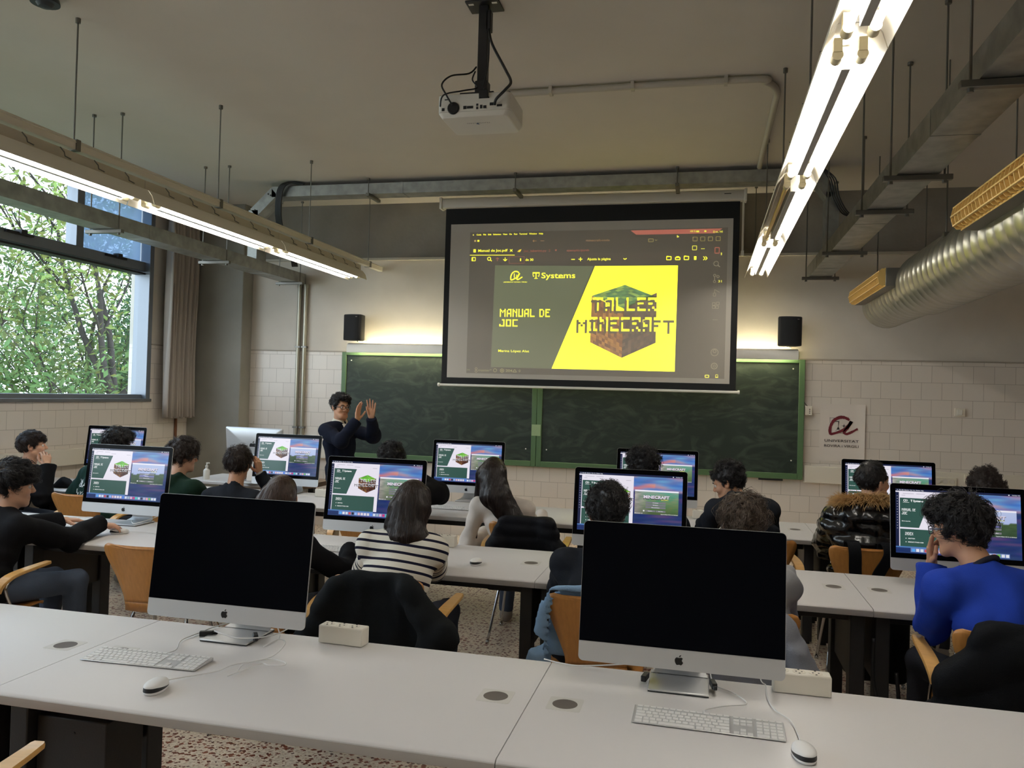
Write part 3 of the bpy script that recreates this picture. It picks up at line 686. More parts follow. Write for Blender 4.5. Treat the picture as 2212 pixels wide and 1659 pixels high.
t = empty('data_outlet', (2.66, DY-.0605, .955), label='small square data outlet with red jacks at the far right', cat='sockets')
b = MB(); b.box((0, -.006, 0), (.08, .012, .08)); b.build('plate', M_sock, t, bevel=.003)
for s in (-1, 1):
    b = MB(); b.box((s*.016, -.0125, 0), (.018, .003, .024)); b.build('jack', mat('jack_red', rgb(120, 40, 34), .5), t)
sockets('wall_sockets', 'socket row with many plugs on the window wall behind the boy in the hoodie', (LX+.061, 7.35, .93), 'x', 6, dark=.22)

# ------------------------------------------------------------------ projection screen
SY = 8.70; sx0, sx1, sz0, sz1 = -2.835, .262, 1.858, 3.595
t = empty('projection_screen', ((sx0+sx1)/2, SY, sz0), label='pull-down projection screen showing a yellow and green slide', cat='projection screen')
W_, H_ = sx1-sx0, sz1-sz0; hw = W_/2
b = MB(); b.prism(rrect(.11, .115, .02, 3), lambda u, v, s: (s, u, v+H_+.235), -hw-.10, hw+.11); b.build('housing', mat('screen_case', rgb(206, 200, 188), .45), t, bevel=.003)
for s in (-1, 1): b = MB(); b.box((s*(hw+.115), 0, H_+.235), (.03, .13, .13)); b.build('end_cap', M_white, t, bevel=.006)
b = MB(); b.box2((hw-.1, -.0575, H_+.245), (hw-.03, -.0555, H_+.252)); b.build('badge', M_blackp, t)
b = MB(); b.box2((-hw-.065, -.002, -.07), (hw+.065, .002, H_+.2)); b.build('black_border', mat('screen_black_cloth', rgb(16, 16, 17), .8), t, smooth=False)
b = MB(); b.box2((-hw, -.0032, 0), (hw, -.0022, H_)); b.build('cloth', screen_mat('screen_cloth', .0, (.50, .46, .40), .8), t, smooth=False)
b = MB(); b.cyl((-hw-.09, 0, -.085), (hw+.09, 0, -.085), .014, 10)
for s in (-1, 1): b.cyl((s*(hw+.085), 0, -.085), (s*(hw+.105), 0, -.085), .02, 10)
b.build('bottom_bar', M_white, t)
b = MB(); b.cyl((hw+.1, .04, H_+.2), (hw+.1, .04, H_-.34), .012, 8); b.box((hw+.1, .04, H_-.36), (.03, .03, .05)); b.build('crank', M_white, t)
# the projected picture: projector light put into a glowing layer on the cloth
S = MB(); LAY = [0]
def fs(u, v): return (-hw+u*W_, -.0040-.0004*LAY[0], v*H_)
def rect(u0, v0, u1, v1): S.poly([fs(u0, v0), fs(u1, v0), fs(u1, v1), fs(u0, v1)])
def quad(*p): S.poly([fs(*q) for q in p])
def line(p, q, w):
    p = Vector((p[0], p[1]*H_/W_)); q = Vector((q[0], q[1]*H_/W_)); d = (q-p).normalized(); n = Vector((-d.y, d.x))*w/2
    quad(*[(a.x, a.y*W_/H_) for a in (p-n, q-n, q+n, p+n)])
def stxt(s, u, v, h, width=None, bold=0., align='l'): put_text(S, s, lambda a, c: fs(a, c*W_/H_), u, v*H_/W_, h*H_/W_, width, bold, align)
def sbox(u, v, w, h, t_=.0016):
    line((u, v), (u+w, v), t_); line((u, v+h), (u+w, v+h), t_); line((u, v), (u, v+h), t_); line((u+w, v), (u+w, v+h), t_)
YEL = (1.25, 1.2, .02); YEL2 = (.78, .74, .04); DIM = (.28, .22, .05); RED = (.30, .06, .03); ORG = (.30, .15, .05); GRN = (.065, .085, .035); BRN = (.05, .03, .018)
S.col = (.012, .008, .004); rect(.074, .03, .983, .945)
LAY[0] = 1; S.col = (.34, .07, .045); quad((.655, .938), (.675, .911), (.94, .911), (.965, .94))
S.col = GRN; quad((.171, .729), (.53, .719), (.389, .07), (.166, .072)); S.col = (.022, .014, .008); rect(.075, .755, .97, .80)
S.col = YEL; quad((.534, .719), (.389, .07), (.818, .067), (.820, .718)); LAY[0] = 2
S.col = YEL; stxt('Code   File   Edit   Selection   View   Go   Run   Terminal   Window   Help', .098, .925, .010, .247, .015); S.col = YEL2
emblem(S, lambda a, c: fs(a, c*W_/H_), .086, .929*H_/W_, .0045)
S.col = (.45, .3, .08); rect(.090, .884, .097, .895); S.col = YEL; rect(.102, .884, .109, .895)
S.col = ORG; line((.308, .883), (.322, .883), .002); line((.308, .883), (.313, .89), .002); line((.308, .883), (.313, .876), .002); line((.336, .883), (.35, .883), .002)
stxt('minecraft-code', .5, .874, .015, .083)
S.col = DIM
for i in range(4): sbox(.868+i*.0255, .866, .014, .024)
sbox(.718, .866, .016, .018); line((.74, .878), (.744, .872), .0016); line((.744, .872), (.748, .878), .0016)
S.col = YEL2; quad((.814, .905), (.822, .893), (.814, .888)); stxt('100 %', .858, .921, .011, .018, .02); rect(.878, .919, .888, .93); rect(.905, .92, .912, .93); stxt('22 gen., 9:43', .934, .915, .012, .032, .02)
S.col = YEL; rect(.088, .815, .097, .835); stxt('Manual de Joc.pdf', .106, .818, .0165, .110, .012); line((.225, .817), (.234, .831), .0022); line((.225, .831), (.234, .817), .0022); line((.075, .797), (.243, .794), .002)
S.col = RED; quad((.252, .815), (.264, .815), (.268, .832), (.258, .828)); stxt('joc_laberint.py  2', .276, .813, .0155, .097, .008); stxt('ejemplo.ipynb', .432, .813, .0145, .08, .006); rect(.39, .817, .396, .827)
S.col = YEL2; quad((.252, .815), (.262, .813), (.268, .832), (.258, .826)); sbox(.867, .812, .014, .024, .0022); stxt('...', .896, .817, .02, .012, .03)
S.col = YEL; sbox(.083, .76, .013, .022, .0022); rect(.083, .76, .0875, .782)
line((.152, .766), (.158, .757), .003)
for i in range(10): a0, a1 = i*PI/5, (i+1)*PI/5; line((.148+.006*math.cos(a0), .772+.0107*math.sin(a0)), (.148+.006*math.cos(a1), .772+.0107*math.sin(a1)), .0026)
line((.208, .757), (.208, .779), .0026); line((.208, .757), (.201, .768), .0026); line((.208, .757), (.215, .768), .0026)
S.col = RED; line((.179, .757), (.179, .779), .0022); line((.179, .779), (.173, .77), .0022); line((.179, .779), (.185, .77), .0022); sbox(.223, .741, .056, .043, .0012)
S.col = YEL; stxt('1', .263, .756, .0165, .004, .02); stxt('de 30', .283, .756, .0155, .029, .015); line((.449, .762), (.462, .762), .0026); line((.475, .763), (.489, .763), .0026); line((.482, .751), (.482, .775), .0026)
stxt('Ajusta la pàgina', .506, .756, .0155, .083, .014); line((.633, .765), (.638, .758), .0028); line((.638, .758), (.644, .765), .0028)
for u in (.781, .84): sbox(u, .753, .015, .02, .0026); rect(u, .77, u+.007, .777)
sbox(.811, .753, .015, .014, .003); rect(.8135, .766, .823, .774); rect(.873, .751, .881, .773)
for u in (.904, .911): line((u, .771), (u+.006, .76), .0024); line((u+.006, .76), (u, .749), .0024)
# slide
S.col = YEL
def sbrush(path, w):
    P = smooth_path([(p[0], p[1], 0) for p in path], 5)
    for a, c in zip(P, P[1:]): line((a.x, a.y), (c.x, c.y), w)
ub = lambda x, y: (.228+(x-340)/790*.047, .692-(y-470)/500*.062)
sbrush([ub(*p) for p in ((880, 560), (760, 500), (620, 500), (480, 580), (400, 720), (380, 850), (420, 940), (600, 880), (760, 800), (930, 590), (850, 740), (760, 880), (830, 920), (960, 860), (1100, 785))], .0042)
line(ub(600, 600), ub(600, 820), .003); line(ub(740, 660), ub(740, 790), .002)
stxt('UNIVERSITAT ROVIRA I VIRGILI', .204, .617, .0075, .087, .01)
rect(.3215, .641, .3255, .682); rect(.311, .675, .336, .683); rect(.311, .663, .3135, .683); rect(.3335, .663, .336, .683); rect(.317, .641, .330, .645); rect(.312, .655, .3165, .661); rect(.3305, .655, .335, .661)
stxt('Systems', .343, .6445, .0365, .122, .012)
for u in (.4015, .4165): rect(u, .644, u+.009, .6465)
fpx = lambda a, c: fs(a, c)
pixel_text(S, 'MANUAL DE', fpx, .194, .397, .051, .184); pixel_text(S, 'JOC', fpx, .193, .335, .046, .068)
stxt('Marina López Alet', .192, .171, .0155, .114, .008)
# plain block picture: green lid, brown sides in flat squares
rn = random.Random(11)
def blend(c, k): return tuple(x*k for x in c)
cT, cL, cR, cM, cLB, cRB, cB = (.641, .600), (.526, .532), (.754, .532), (.636, .455), (.524, .240), (.751, .242), (.636, .146)
def grid(p00, p10, p01, n, m, cols):
    for i in range(n):
        for j in range(m):
            def P(a, c): return (p00[0]+(p10[0]-p00[0])*a/n+(p01[0]-p00[0])*c/m, p00[1]+(p10[1]-p00[1])*a/n+(p01[1]-p00[1])*c/m)
            S.col = blend(rn.choice(cols), rn.uniform(.8, 1.25)); quad(P(i, j), P(i+1, j), P(i+1, j+1), P(i, j+1))
LAY[0] = 3
grid(cL, cM, cT, 10, 10, [(.055, .16, .05), (.075, .2, .055), (.2, .33, .05)])
grid(cLB, cB, cL, 11, 14, [(.22, .085, .02), (.14, .05, .018), (.34, .15, .03)])
grid(cB, cRB, cM, 11, 14, [(.075, .045, .03), (.05, .035, .025), (.11, .06, .035)])
for (n, s, u, v, h, w) in (('a', 'TALLER', .523, .424, .083, .222), ('b', 'MINECRAFT', .474, .297, .088, .338)):
    LAY[0] = 4; S.col = YEL; pixel_text(S, s, fpx, u+.006, v+.014, h, w); LAY[0] = 5; S.col = (.085, .07, .035); pixel_text(S, s, fpx, u, v, h*.95, w)
LAY[0] = 2; S.col = (.26, .24, .09)
stxt('><', .076, .043, .016, .011); stxt('master*', .119, .044, .0155, .05); stxt('204', .222, .044, .0165, .024, .01); stxt('0', .270, .044, .0165, .006, .01)
def ring(u, v, r, w=.002):
    for i in range(12): a0, a1 = i*PI/6, (i+1)*PI/6; line((u+r*math.cos(a0), v+r*1.78*math.sin(a0)), (u+r*math.cos(a1), v+r*1.78*math.sin(a1)), w)
ring(.182, .052, .006); ring(.208, .051, .0065); line((.205, .047), (.211, .055), .0018); line((.205, .055), (.211, .047), .0018)
line((.248, .043), (.262, .043), .002); line((.248, .043), (.255, .061), .002); line((.262, .043), (.255, .061), .002)
S.col = (.25, .2, .1); ring(.111, .043, .004); ring(.111, .06, .004)
S.col = RED; sbox(.942, .79, .014, .034, .003); S.col = (.2, .17, .1); ring(.947, .727, .008); line((.953, .716), (.96, .705), .002)
ring(.943, .655, .004); ring(.943, .618, .004); ring(.954, .648, .004); line((.943, .625), (.943, .648), .002); sbox(.94, .53, .008, .018); line((.944, .548), (.944, .57), .002); line((.944, .57), (.96, .553), .002)
sbox(.938, .455, .009, .016); sbox(.949, .455, .009, .016); sbox(.938, .474, .009, .016); sbox(.951, .477, .009, .016); stxt('...', .94, .385, .016, .016, .02)
ring(.949, .189, .012); ring(.949, .196, .005); ring(.949, .106, .010, .003); ring(.949, .106, .004)
S.col = YEL2; stxt('1', .962, .778, .016, .003, .02); stxt('31', .955, .613, .014, .012, .02); sbox(.92, .036, .012, .014, .003); line((.953, .038), (.963, .038), .003); sbox(.9545, .04, .007, .014, .0018)
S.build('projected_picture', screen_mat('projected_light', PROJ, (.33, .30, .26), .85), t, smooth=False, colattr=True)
# ------------------------------------------------------------------ furniture and computers
M_top = mat('desk_laminate', rgb(214, 210, 208), .38, bump=.02, bscale=500)
M_edge = mat('desk_edge_grey', rgb(176, 172, 168), .4)
M_hole = mat('hole_shade_disc', rgb(96, 88, 82), .7)  # shade inside the open cable hole, put into a flat disc's colour
M_wood = mat('beech_ply', rgb(186, 128, 66), .38, bump=.03, bscale=60, var=.10, vscale=5, stretch=(14, 14, 1.2), coat=.25)
M_woodl = mat('beech_ply_light', rgb(214, 166, 98), .35, var=.08, vscale=6, stretch=(2, 12, 12), coat=.25)
def make_desk():
    t = empty('desk', (0, 0, 0))
    b = MB(); n = 5; prof = [(-.4, .712), (-.4+.004, .706), (.4, .706), (.4, .74), (-.39, .74), (-.397, .736), (-.402, .728), (-.402, .718)]
    b.prism(prof, lambda u, v, s: (s, u, v), -.7985, .7985); b.build('tabletop', M_top, t, angle=30)
    b = MB(); b.prism([(-.4035, .709), (-.4035, .732), (-.4005, .734), (-.3995, .7055), (-.402, .7055)][::-1], lambda u, v, s: (s, u, v), -.7985, .7985); b.build('edge_band', M_edge, t)
    b = MB(); b.box2((-.74, -.255, .645), (.74, -.23, .7055)); b.box2((-.74, .27, .65), (.74, .30, .7055)); b.build('frame_beam', M_blackm, t, bevel=.004)
    for sx in (-1, 1):
        for y in (-.29, .28):
            b = MB(); b.box2((sx*.745-.032, y-.045, .02), (sx*.745+.032, y+.045, .7055)); b.box2((sx*.745-.02, y-.03, 0), (sx*.745+.02, y+.03, .02)); b.build('leg', M_blackm, t, bevel=.004)
        b = MB(); b.box2((sx*.745-.012, -.245, .35), (sx*.745+.012, .235, .66)); b.build('end_panel', mat('leg_panel_steel', rgb(62, 60, 58), .5, .3), t)
        b = MB(); b.prism(rrect(.105, .105, .008, 3), lambda u, v, s: (sx*.69+u, .03+v, s), .739, .7406); g = b.build('grommet', mat('grommet_plastic', rgb(206, 202, 196), .45), t)
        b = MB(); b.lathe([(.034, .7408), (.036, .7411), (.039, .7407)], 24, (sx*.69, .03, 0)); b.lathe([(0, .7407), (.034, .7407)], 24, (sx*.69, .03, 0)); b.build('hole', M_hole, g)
    return t
def row(y, xs, labs, proto, beam=False):
    out = []
    for x, lab in zip(xs, labs):
        d = copy_tree(proto, loc=(x, y+.4, 0), label=lab); d['category'] = 'desk'; d['group'] = 'grey topped computer desks in rows'; out.append(d)
    return out
proto = make_desk(); root_first = proto
Y1, Y2, Y3 = 2.03, 4.02, 5.90
row(Y1, (-2.9, -1.3, .3, 1.9), ('grey desk at the front left whose only visible item is a round cable hole', 'front row grey desk under the keyboard and dark computer on the left', 'front row grey desk under the keyboard and dark computer on the right', 'front row grey desk cut by the right edge of the photo'), proto)
row(Y2, (-4.81, -3.21, -1.61, -.01, 1.59), ('second row grey desk behind the boy in the black sweater', 'second row grey desk where a boy in black rests his hand on a mouse', 'second row grey desk in front of the girl in the striped sweater', 'second row grey desk in front of the thick haired boy behind the right dark computer', 'second row grey desk in front of the boy in the blue sweater'), proto)
row(Y3, (-4.8, -3.2, -1.6, 0, 1.6, 3.2), ('third row grey desk nearest the window wall', 'third row grey desk in front of the boy in the navy shirt', 'third row grey desk in front of the long haired girl', 'third row grey desk with the curly haired boy wearing glasses', 'third row grey desk in front of the boy in the puffer jacket', 'third row grey desk beyond the right edge of the photo'), proto)
for ch in list(proto.children):
    for g in list(ch.children): bpy.data.objects.remove(g)
    bpy.data.objects.remove(ch)
bpy.data.objects.remove(proto)
# boxed cable riser below the front left desk
b = MB(); b.box2((-2.008, 2.13, 0), (-1.755, 2.30, .642)); o = tag(b.build('cable_riser', M_blackm, bevel=.004), 'black steel cable riser standing under the front left desk edge', 'cable riser')
b = MB()
for (x, z) in ((-1.87, .6), (-1.775, .5), (-1.87, .4), (-1.775, .3)): b.cyl((x, 2.127, z), (x, 2.131, z), .004, 8)
b.build('screw', M_blackp, o)
# teacher's table
t = empty('table', (-4.25, 7.42, 0), label='teacher table carrying the computer that is seen from behind', cat='table')
b = MB(); b.box2((-.8, -.35, .71), (.36, .35, .74)); b.build('tabletop', M_top, t, bevel=.006)
b = MB(); b.prism([(.36, -.34), (.46, -.30), (.52, -.1), (.52, .34), (.36, .34)], lambda u, v, s: (u, v, s), .70, .745); b.build('edge_strip', mat('brown_edge', rgb(120, 96, 76), .5), t)
for sx in (-.74, .3):
    for y in (-.28, .28):
        b = MB(); b.box2((sx-.03, y-.03, 0), (sx+.03, y+.03, .71)); b.build('leg', M_blackm, t)
b = MB(); b.box2((-.7, .24, .3), (.26, .26, .70)); b.build('front_panel', M_top, t)
t = empty('side_table', (-5.97, 6.3, 0), label='narrow grey table filling the corner by the window wall', cat='table')
b = MB(); b.box2((-.34, -.38, .71), (.365, .38, .74)); b.build('tabletop', M_top, t, bevel=.006)
for sx in (-.3, .12):
    for sy in (-.33, .33): b = MB(); b.box2((sx-.02, sy-.02, 0), (sx+.02, sy+.02, .71)); b.build('leg', M_blackm, t)
# -- chair: bent plywood shell on chrome legs
def make_chair():
    t = empty('chair', (0, 0, 0))
    prof = [(.215, .432, .20), (.19, .446, .212), (.10, .448, .218), (0, .440, .214), (-.09, .438, .195), (-.145, .450, .165), (-.185, .490, .138), (-.21, .545, .138), (-.232, .62, .165), (-.255, .70, .196), (-.272, .76, .216), (-.284, .80, .222), (-.292, .822, .212), (-.296, .832, .190)]
    P = smooth_path([(p[0], p[1], p[2]) for p in prof], 3); n = 12; v = []; f = []
    for i, p in enumerate(P):
        bk = min(1, max(0, (p.y-.50)/.15)); tt = i/(len(P)-1)
        for j in range(n+1):
            s = -1+2*j/n
            y = p.x+.028*bk*s*s; z = p.y-(0 if bk else .006*(1-s*s))-.014*(tt > .93)*(1-s*s)
            v.append((s*p.z, y, z))
    m = len(P)
    seat_i = next(i for i, p in enumerate(P) if p.y > .50 and i > 12)
    def part(name, i0, i1):
        vv = v[i0*(n+1):(i1+1)*(n+1)]; ff = []
        for i in range(i1-i0):
            for j in range(n): q = i*(n+1)+j; ff.append((q, q+1, q+n+2, q+n+1))
        o = mesh_obj(name, vv, ff, M_wood, t, angle=60); s = o.modifiers.new('s', 'SOLIDIFY'); s.thickness = .011; s.offset = 0
    part('seat', 0, seat_i); part('backrest', seat_i, m-1)
    for sx in (-1, 1):
        for (y0, y1) in ((.12, .205), (-.08, -.235)):
            b = MB(); b.tube(smooth_path([(sx*.04, y0*.6, .425), (sx*.13, y0, .418), (sx*.165, y0*1.12, .385), (sx*.215, y1, .012)], 4), .0095, 8); b.cyl((sx*.2155, y1, 0), (sx*.2155, y1, .02), .012, 8); b.build('leg', M_chrome, t, angle=180)
        b = MB(); b.tube(smooth_path([(sx*.13, -.02, .42), (sx*.25, -.05, .43), (sx*.268, -.11, .50), (sx*.268, -.15, .60), (sx*.265, -.08, .648), (sx*.265, .08, .655)], 5), .008, 8); b.build('arm_support', M_chrome, t, angle=180)
        b = MB(); v2 = []; f2 = []; pts = smooth_path([(sx*.262, -.205, .585), (sx*.266, -.19, .625), (sx*.27, -.13, .655), (sx*.272, -.03, .668), (sx*.272, .09, .674), (sx*.268, .16, .676)], 4); k = len(pts)
        for i, p in enumerate(pts):
            w = .022+.008*math.sin(PI*min(1, i/(k-1)*1.1))-(.006 if i == k-1 else 0)
            d = (pts[min(i+1, k-1)]-pts[max(0, i-1)]).normalized(); up = Vector((1, 0, 0)).cross(d)*-1
            if up.z < 0 and abs(up.z) > .1: up = -up
            for (a, c) in ((-1, -.4), (1, -.4), (1.05, 0), (.9, .5), (-.9, .5), (-1.05, 0)): v2.append(p+Vector((a*w, 0, 0))+up*(c*.016))
        for i in range(k-1):
            for j in range(6): f2.append((i*6+j, i*6+(j+1) % 6, (i+1)*6+(j+1) % 6, (i+1)*6+j))
        f2 += [tuple(range(5, -1, -1)), tuple((k-1)*6+j for j in range(6))]
        mesh_obj('armrest', v2, f2, M_woodl, t, angle=50)
    return t
CH = make_chair()
CHAIRS = []
def chair(x, y, rz, lab, arms=True):
    CHAIRS.append((x, y, rz, arms))
    return tag(copy_tree(CH, loc=(x, y, 0), rz=R(rz), label=lab, skip=() if arms else ('armrest', 'arm_support')), cat='chair', group='bent plywood chairs with chrome legs')
# -- all-in-one computer
M_al = mat('satin_aluminium', rgb(206, 206, 206), .36, .55)
M_scr_off = mat('dark_glass', (.0018, .0022, .004), .07, spec=.05)
M_bezel = mat('bezel_glass', (.002, .002, .0025), .12, spec=.05)
M_logo = mat('emblem_black', (.006, .006, .007), .25)
M_pic = screen_mat('lit_display', SCRE, .0, .2)
DW, DH, CHIN = .65, .455, .064
TILT = Matrix.Translation((0, -.10, .078)) @ Matrix.Rotation(R(-7.5), 4, 'X')
def wallpaper(u, v):
    n = lambda a, c: .5+.5*math.sin(a+1.7*math.sin(c*.7+a*.3))*math.cos(c-.9*math.sin(a*.6))
    a = n(u*9+2, v*38); c = n(u*17+v*6, v*61+1.1)
    blue = (.02+.03*c, .05+.05*c, .22+.12*a); 
    if v > .70:
        w = max(0, math.sin((v-.70)*26+math.sin(u*7)*.9+.6*math.sin(u*15)))**2*(.35+.65*a)
        if u > .74: w *= .45
        hot = (.85, .22+.14*c, .12); sky = (.05+.1*a, .16+.22*a*c, .42+.2*c)
        return tuple(sky[i]*(1-w)+hot[i]*w for i in range(3))
    w = max(0, a-.55)*1.2*(.5 if v > .2 else .25)
    return tuple(blue[i]*.55*(1-w)+(.32, .07, .10)[i]*w for i in range(3))
def picture(parent, variant):
    S = MB(); S.X = TILT; lay = [0]; W_, H_ = .597, .336; w0 = CHIN+.027
    def f(u, v): return (-W_/2+u*W_, -.0016-.00012*lay[0], w0+v*H_)
    def q(*p): S.poly([f(*x) for x in p])
    def rc(u0, v0, u1, v1): q((u0, v0), (u1, v0), (u1, v1), (u0, v1))
    def tx(s, u, v, h, width=None, bold=.02, al='l'): put_text(S, s, lambda a, c: f(a, c*W_/H_), u, v*H_/W_, h*H_/W_, width, bold, al)
    def grad(u0, v0, u1, v1, n, m, fn):
        for i in range(n):
            for j in range(m):
                P = [(u0+(u1-u0)*a/n, v0+(v1-v0)*c/m) for a, c in ((i, j), (i+1, j), (i+1, j+1), (i, j+1))]
                S.col = [fn(*p) for p in P]; q(*P)
    WHT = (.86, .82, .92); GR = (.035, .095, .078)
    grad(0, 0, 1, 1, 56, 30, wallpaper)
    lay[0] = 1; S.col = (.012, .018, .06); rc(0, .966, 1, 1); rc(0, .10, .028, .95)
    S.col = WHT; rc(.028, .105, .535, .965); rc(.0, .945, .535, .966); S.col = (.09, .22, .52); rc(0, .085, .50, .106)
    lay[0] = 2; S.col = (1, 1, 1); tx('File  Edit  Selection  View  Go  Window  Help', .03, .977, .013, .2); emblem(S, lambda a, c: f(a, c*W_/H_), .015, .984*H_/W_, .006)
    rc(.905, .975, .915, .988); tx('Thu 22 Jan  9:43', .935, .975, .012, .06)
    S.col = (.5, .47, .56)
    for (u, v, w) in ((.06, .925, .09), (.17, .925, .07), (.26, .895, .06), (.05, .895, .03), (.46, .885, .05)): rc(u, v, u+w, v+.008)
    S.col = (.35, .35, .4)
    for k in range(13): rc(.010, .88-k*.042, .018, .892-k*.042)
    S.col = GR; q((.035, .86), (.285, .86), (.19, .40), (.035, .40)); rc(.035, .105, .50, .375)
    lay[0] = 3; S.col = (.95, .97, .97)
    for (p, r_) in (((.075, .82), .012), ((.09, .82), .010)):
        for i in range(10): a0, a1 = i*PI/5, (i+1)*PI/5; q(*[(p[0]+rr*math.cos(a), p[1]+rr*1.5*math.sin(a)) for rr, a in ((r_, a0), (r_, a1), (r_*.62, a1), (r_*.62, a0))])
    rc(.06, .787, .112, .792); rc(.128, .80, .133, .835); rc(.122, .828, .139, .835); tx('Systems', .145, .803, .032, .082, .03)
    fp = lambda a, c: f(a, c)
    pixel_text(S, 'MANUAL DE', fp, .05, .655, .04, .112); pixel_text(S, 'JOC', fp, .05, .60, .04, .045); tx('Marina López Alet', .05, .49, .014, .07)
    pixel_text(S, 'ÍNDEX', fp, .075, .28, .046, .066); tx('GAME PYTHON', .10, .222, .016, .055, .03); rc(.08, .222, .086, .236); tx('MINECRAFT PYTHON I CODE', .10, .167, .016, .125, .03); rc(.08, .167, .086, .181)
    rn = random.Random(5)
    def cell(p00, p10, p01, n, cols):
        for i in range(n):
            for j in range(n):
                def P(a, c): return (p00[0]+(p10[0]-p00[0])*a/n+(p01[0]-p00[0])*c/n, p00[1]+(p10[1]-p00[1])*a/n+(p01[1]-p00[1])*c/n)
                S.col = tuple(x*rn.uniform(.7, 1.3) for x in rn.choice(cols)); q(P(i, j), P(i+1, j), P(i+1, j+1), P(i, j+1))
    cell((.315, .70), (.41, .635), (.41, .765), 6, [(.12, .42, .04), (.22, .55, .08)])
    cell((.315, .515), (.41, .44), (.315, .70), 7, [(.16, .06, .025), (.24, .1, .04), (.09, .035, .02)])
    cell((.41, .44), (.505, .515), (.41, .635), 7, [(.08, .03, .015), (.12, .05, .025), (.05, .02, .012)])
    lay[0] = 4
    for (s, u, v, h, w) in (('TALLER', .325, .625, .055, .17), ('MINECRAFT', .272, .545, .058, .262)):
        S.col = (.95, .93, .97); pixel_text(S, s, fp, u+.004, v+.006, h, w); S.col = (.04, .03, .04); lay[0] = 5; pixel_text(S, s, fp, u, v, h*.8, w); lay[0] = 4
    # game window
    lay[0] = 2; S.col = (.88, .86, .95); rc(.55, .715, .965, .742)
    def land(u, v):
        t_ = (v-.33)/.385; nn = .5+.5*math.sin(u*43+3*math.sin(v*37))*math.cos(v*51+u*20)
        if variant == 0:
            hz = .52+.06*math.sin(u*16)+.04*math.sin(u*41)
            return (.36+.12*t_, .44+.12*t_, .80) if t_ > hz else (.035+.07*nn*t_, .07+.10*nn*t_, .03+.02*nn)
        st = max(0, min(1, (.70-u)*7)); g = (.07+.22*t_*nn, .11+.25*t_, .05+.24*t_*t_); k = .22+.4*t_*nn
        return tuple(g[i]*(1-st)+(k, k*.95, k*.86)[i]*st for i in range(3))
    grad(.55, .33, .965, .715, 26, 18, land)
    lay[0] = 3; S.col = (.02, .015, .025); tx('MINECRAFT', .632, .59, .06, .25, .05); lay[0] = 4; S.col = (.78, .70, .82); tx('MINECRAFT', .634, .602, .052, .246, .04); S.col = (.9, .85, .1); tx('Java Edition', .80, .578, .016, .07, .02)
    for i, v in enumerate((.515, .475, .435)):
        lay[0] = 3; S.col = (.2, .2, .46) if (i == 1 and variant == 0) else (.2, .2, .23); rc(.655, v, .845, v+.03); lay[0] = 4; S.col = (.85, .85, .88); tx(('Singleplayer', 'Multiplayer', 'Minecraft Realms')[i], .75, v+.01, .013, (.055, .05, .075)[i], .02, 'c')
    lay[0] = 3
    for u in (.655, .753): S.col = (.2, .2, .22); rc(u, .375, u+.092, .405)
    lay[0] = 4; S.col = (.85, .85, .88); tx('Options...', .70, .385, .013, .045, .02, 'c'); tx('Quit Game', .80, .385, .013, .045, .02, 'c'); rc(.632, .378, .646, .402)
    tx('Minecraft 1.21', .553, .338, .014, .075, .02); tx('Copyright Mojang AB. Do not distribute!', .80, .338, .014, .162, .02)
    # dock
    lay[0] = 1; S.col = (.16, .24, .52); rc(.12, .02, .905, .085); lay[0] = 2
    dk = [(.1, .4, .9), (.8, .8, .9), (.7, .75, .85), (.6, .1, .12), (.02, .02, .03), (.3, .5, .9), (.75, .5, .6), (.8, .7, .75), (.8, .75, .85), (.75, .7, .8), (.1, .25, .8), (.7, .75, .9), (.4, .5, .6), (.8, .45, .6), (.6, .05, .2), (.1, .6, .5), (.6, .7, .8), (.05, .05, .08), (.5, .5, .6), (.85, .4, .4), (.2, .5, .1), (.75, .78, .85), (.8, .82, .88)]
    for k, c in enumerate(dk): S.col = c; u = .131+k*.0338; rc(u, .03, u+.025, .074)
    return S.build('screen_picture', M_pic, parent, smooth=False, colattr=True)
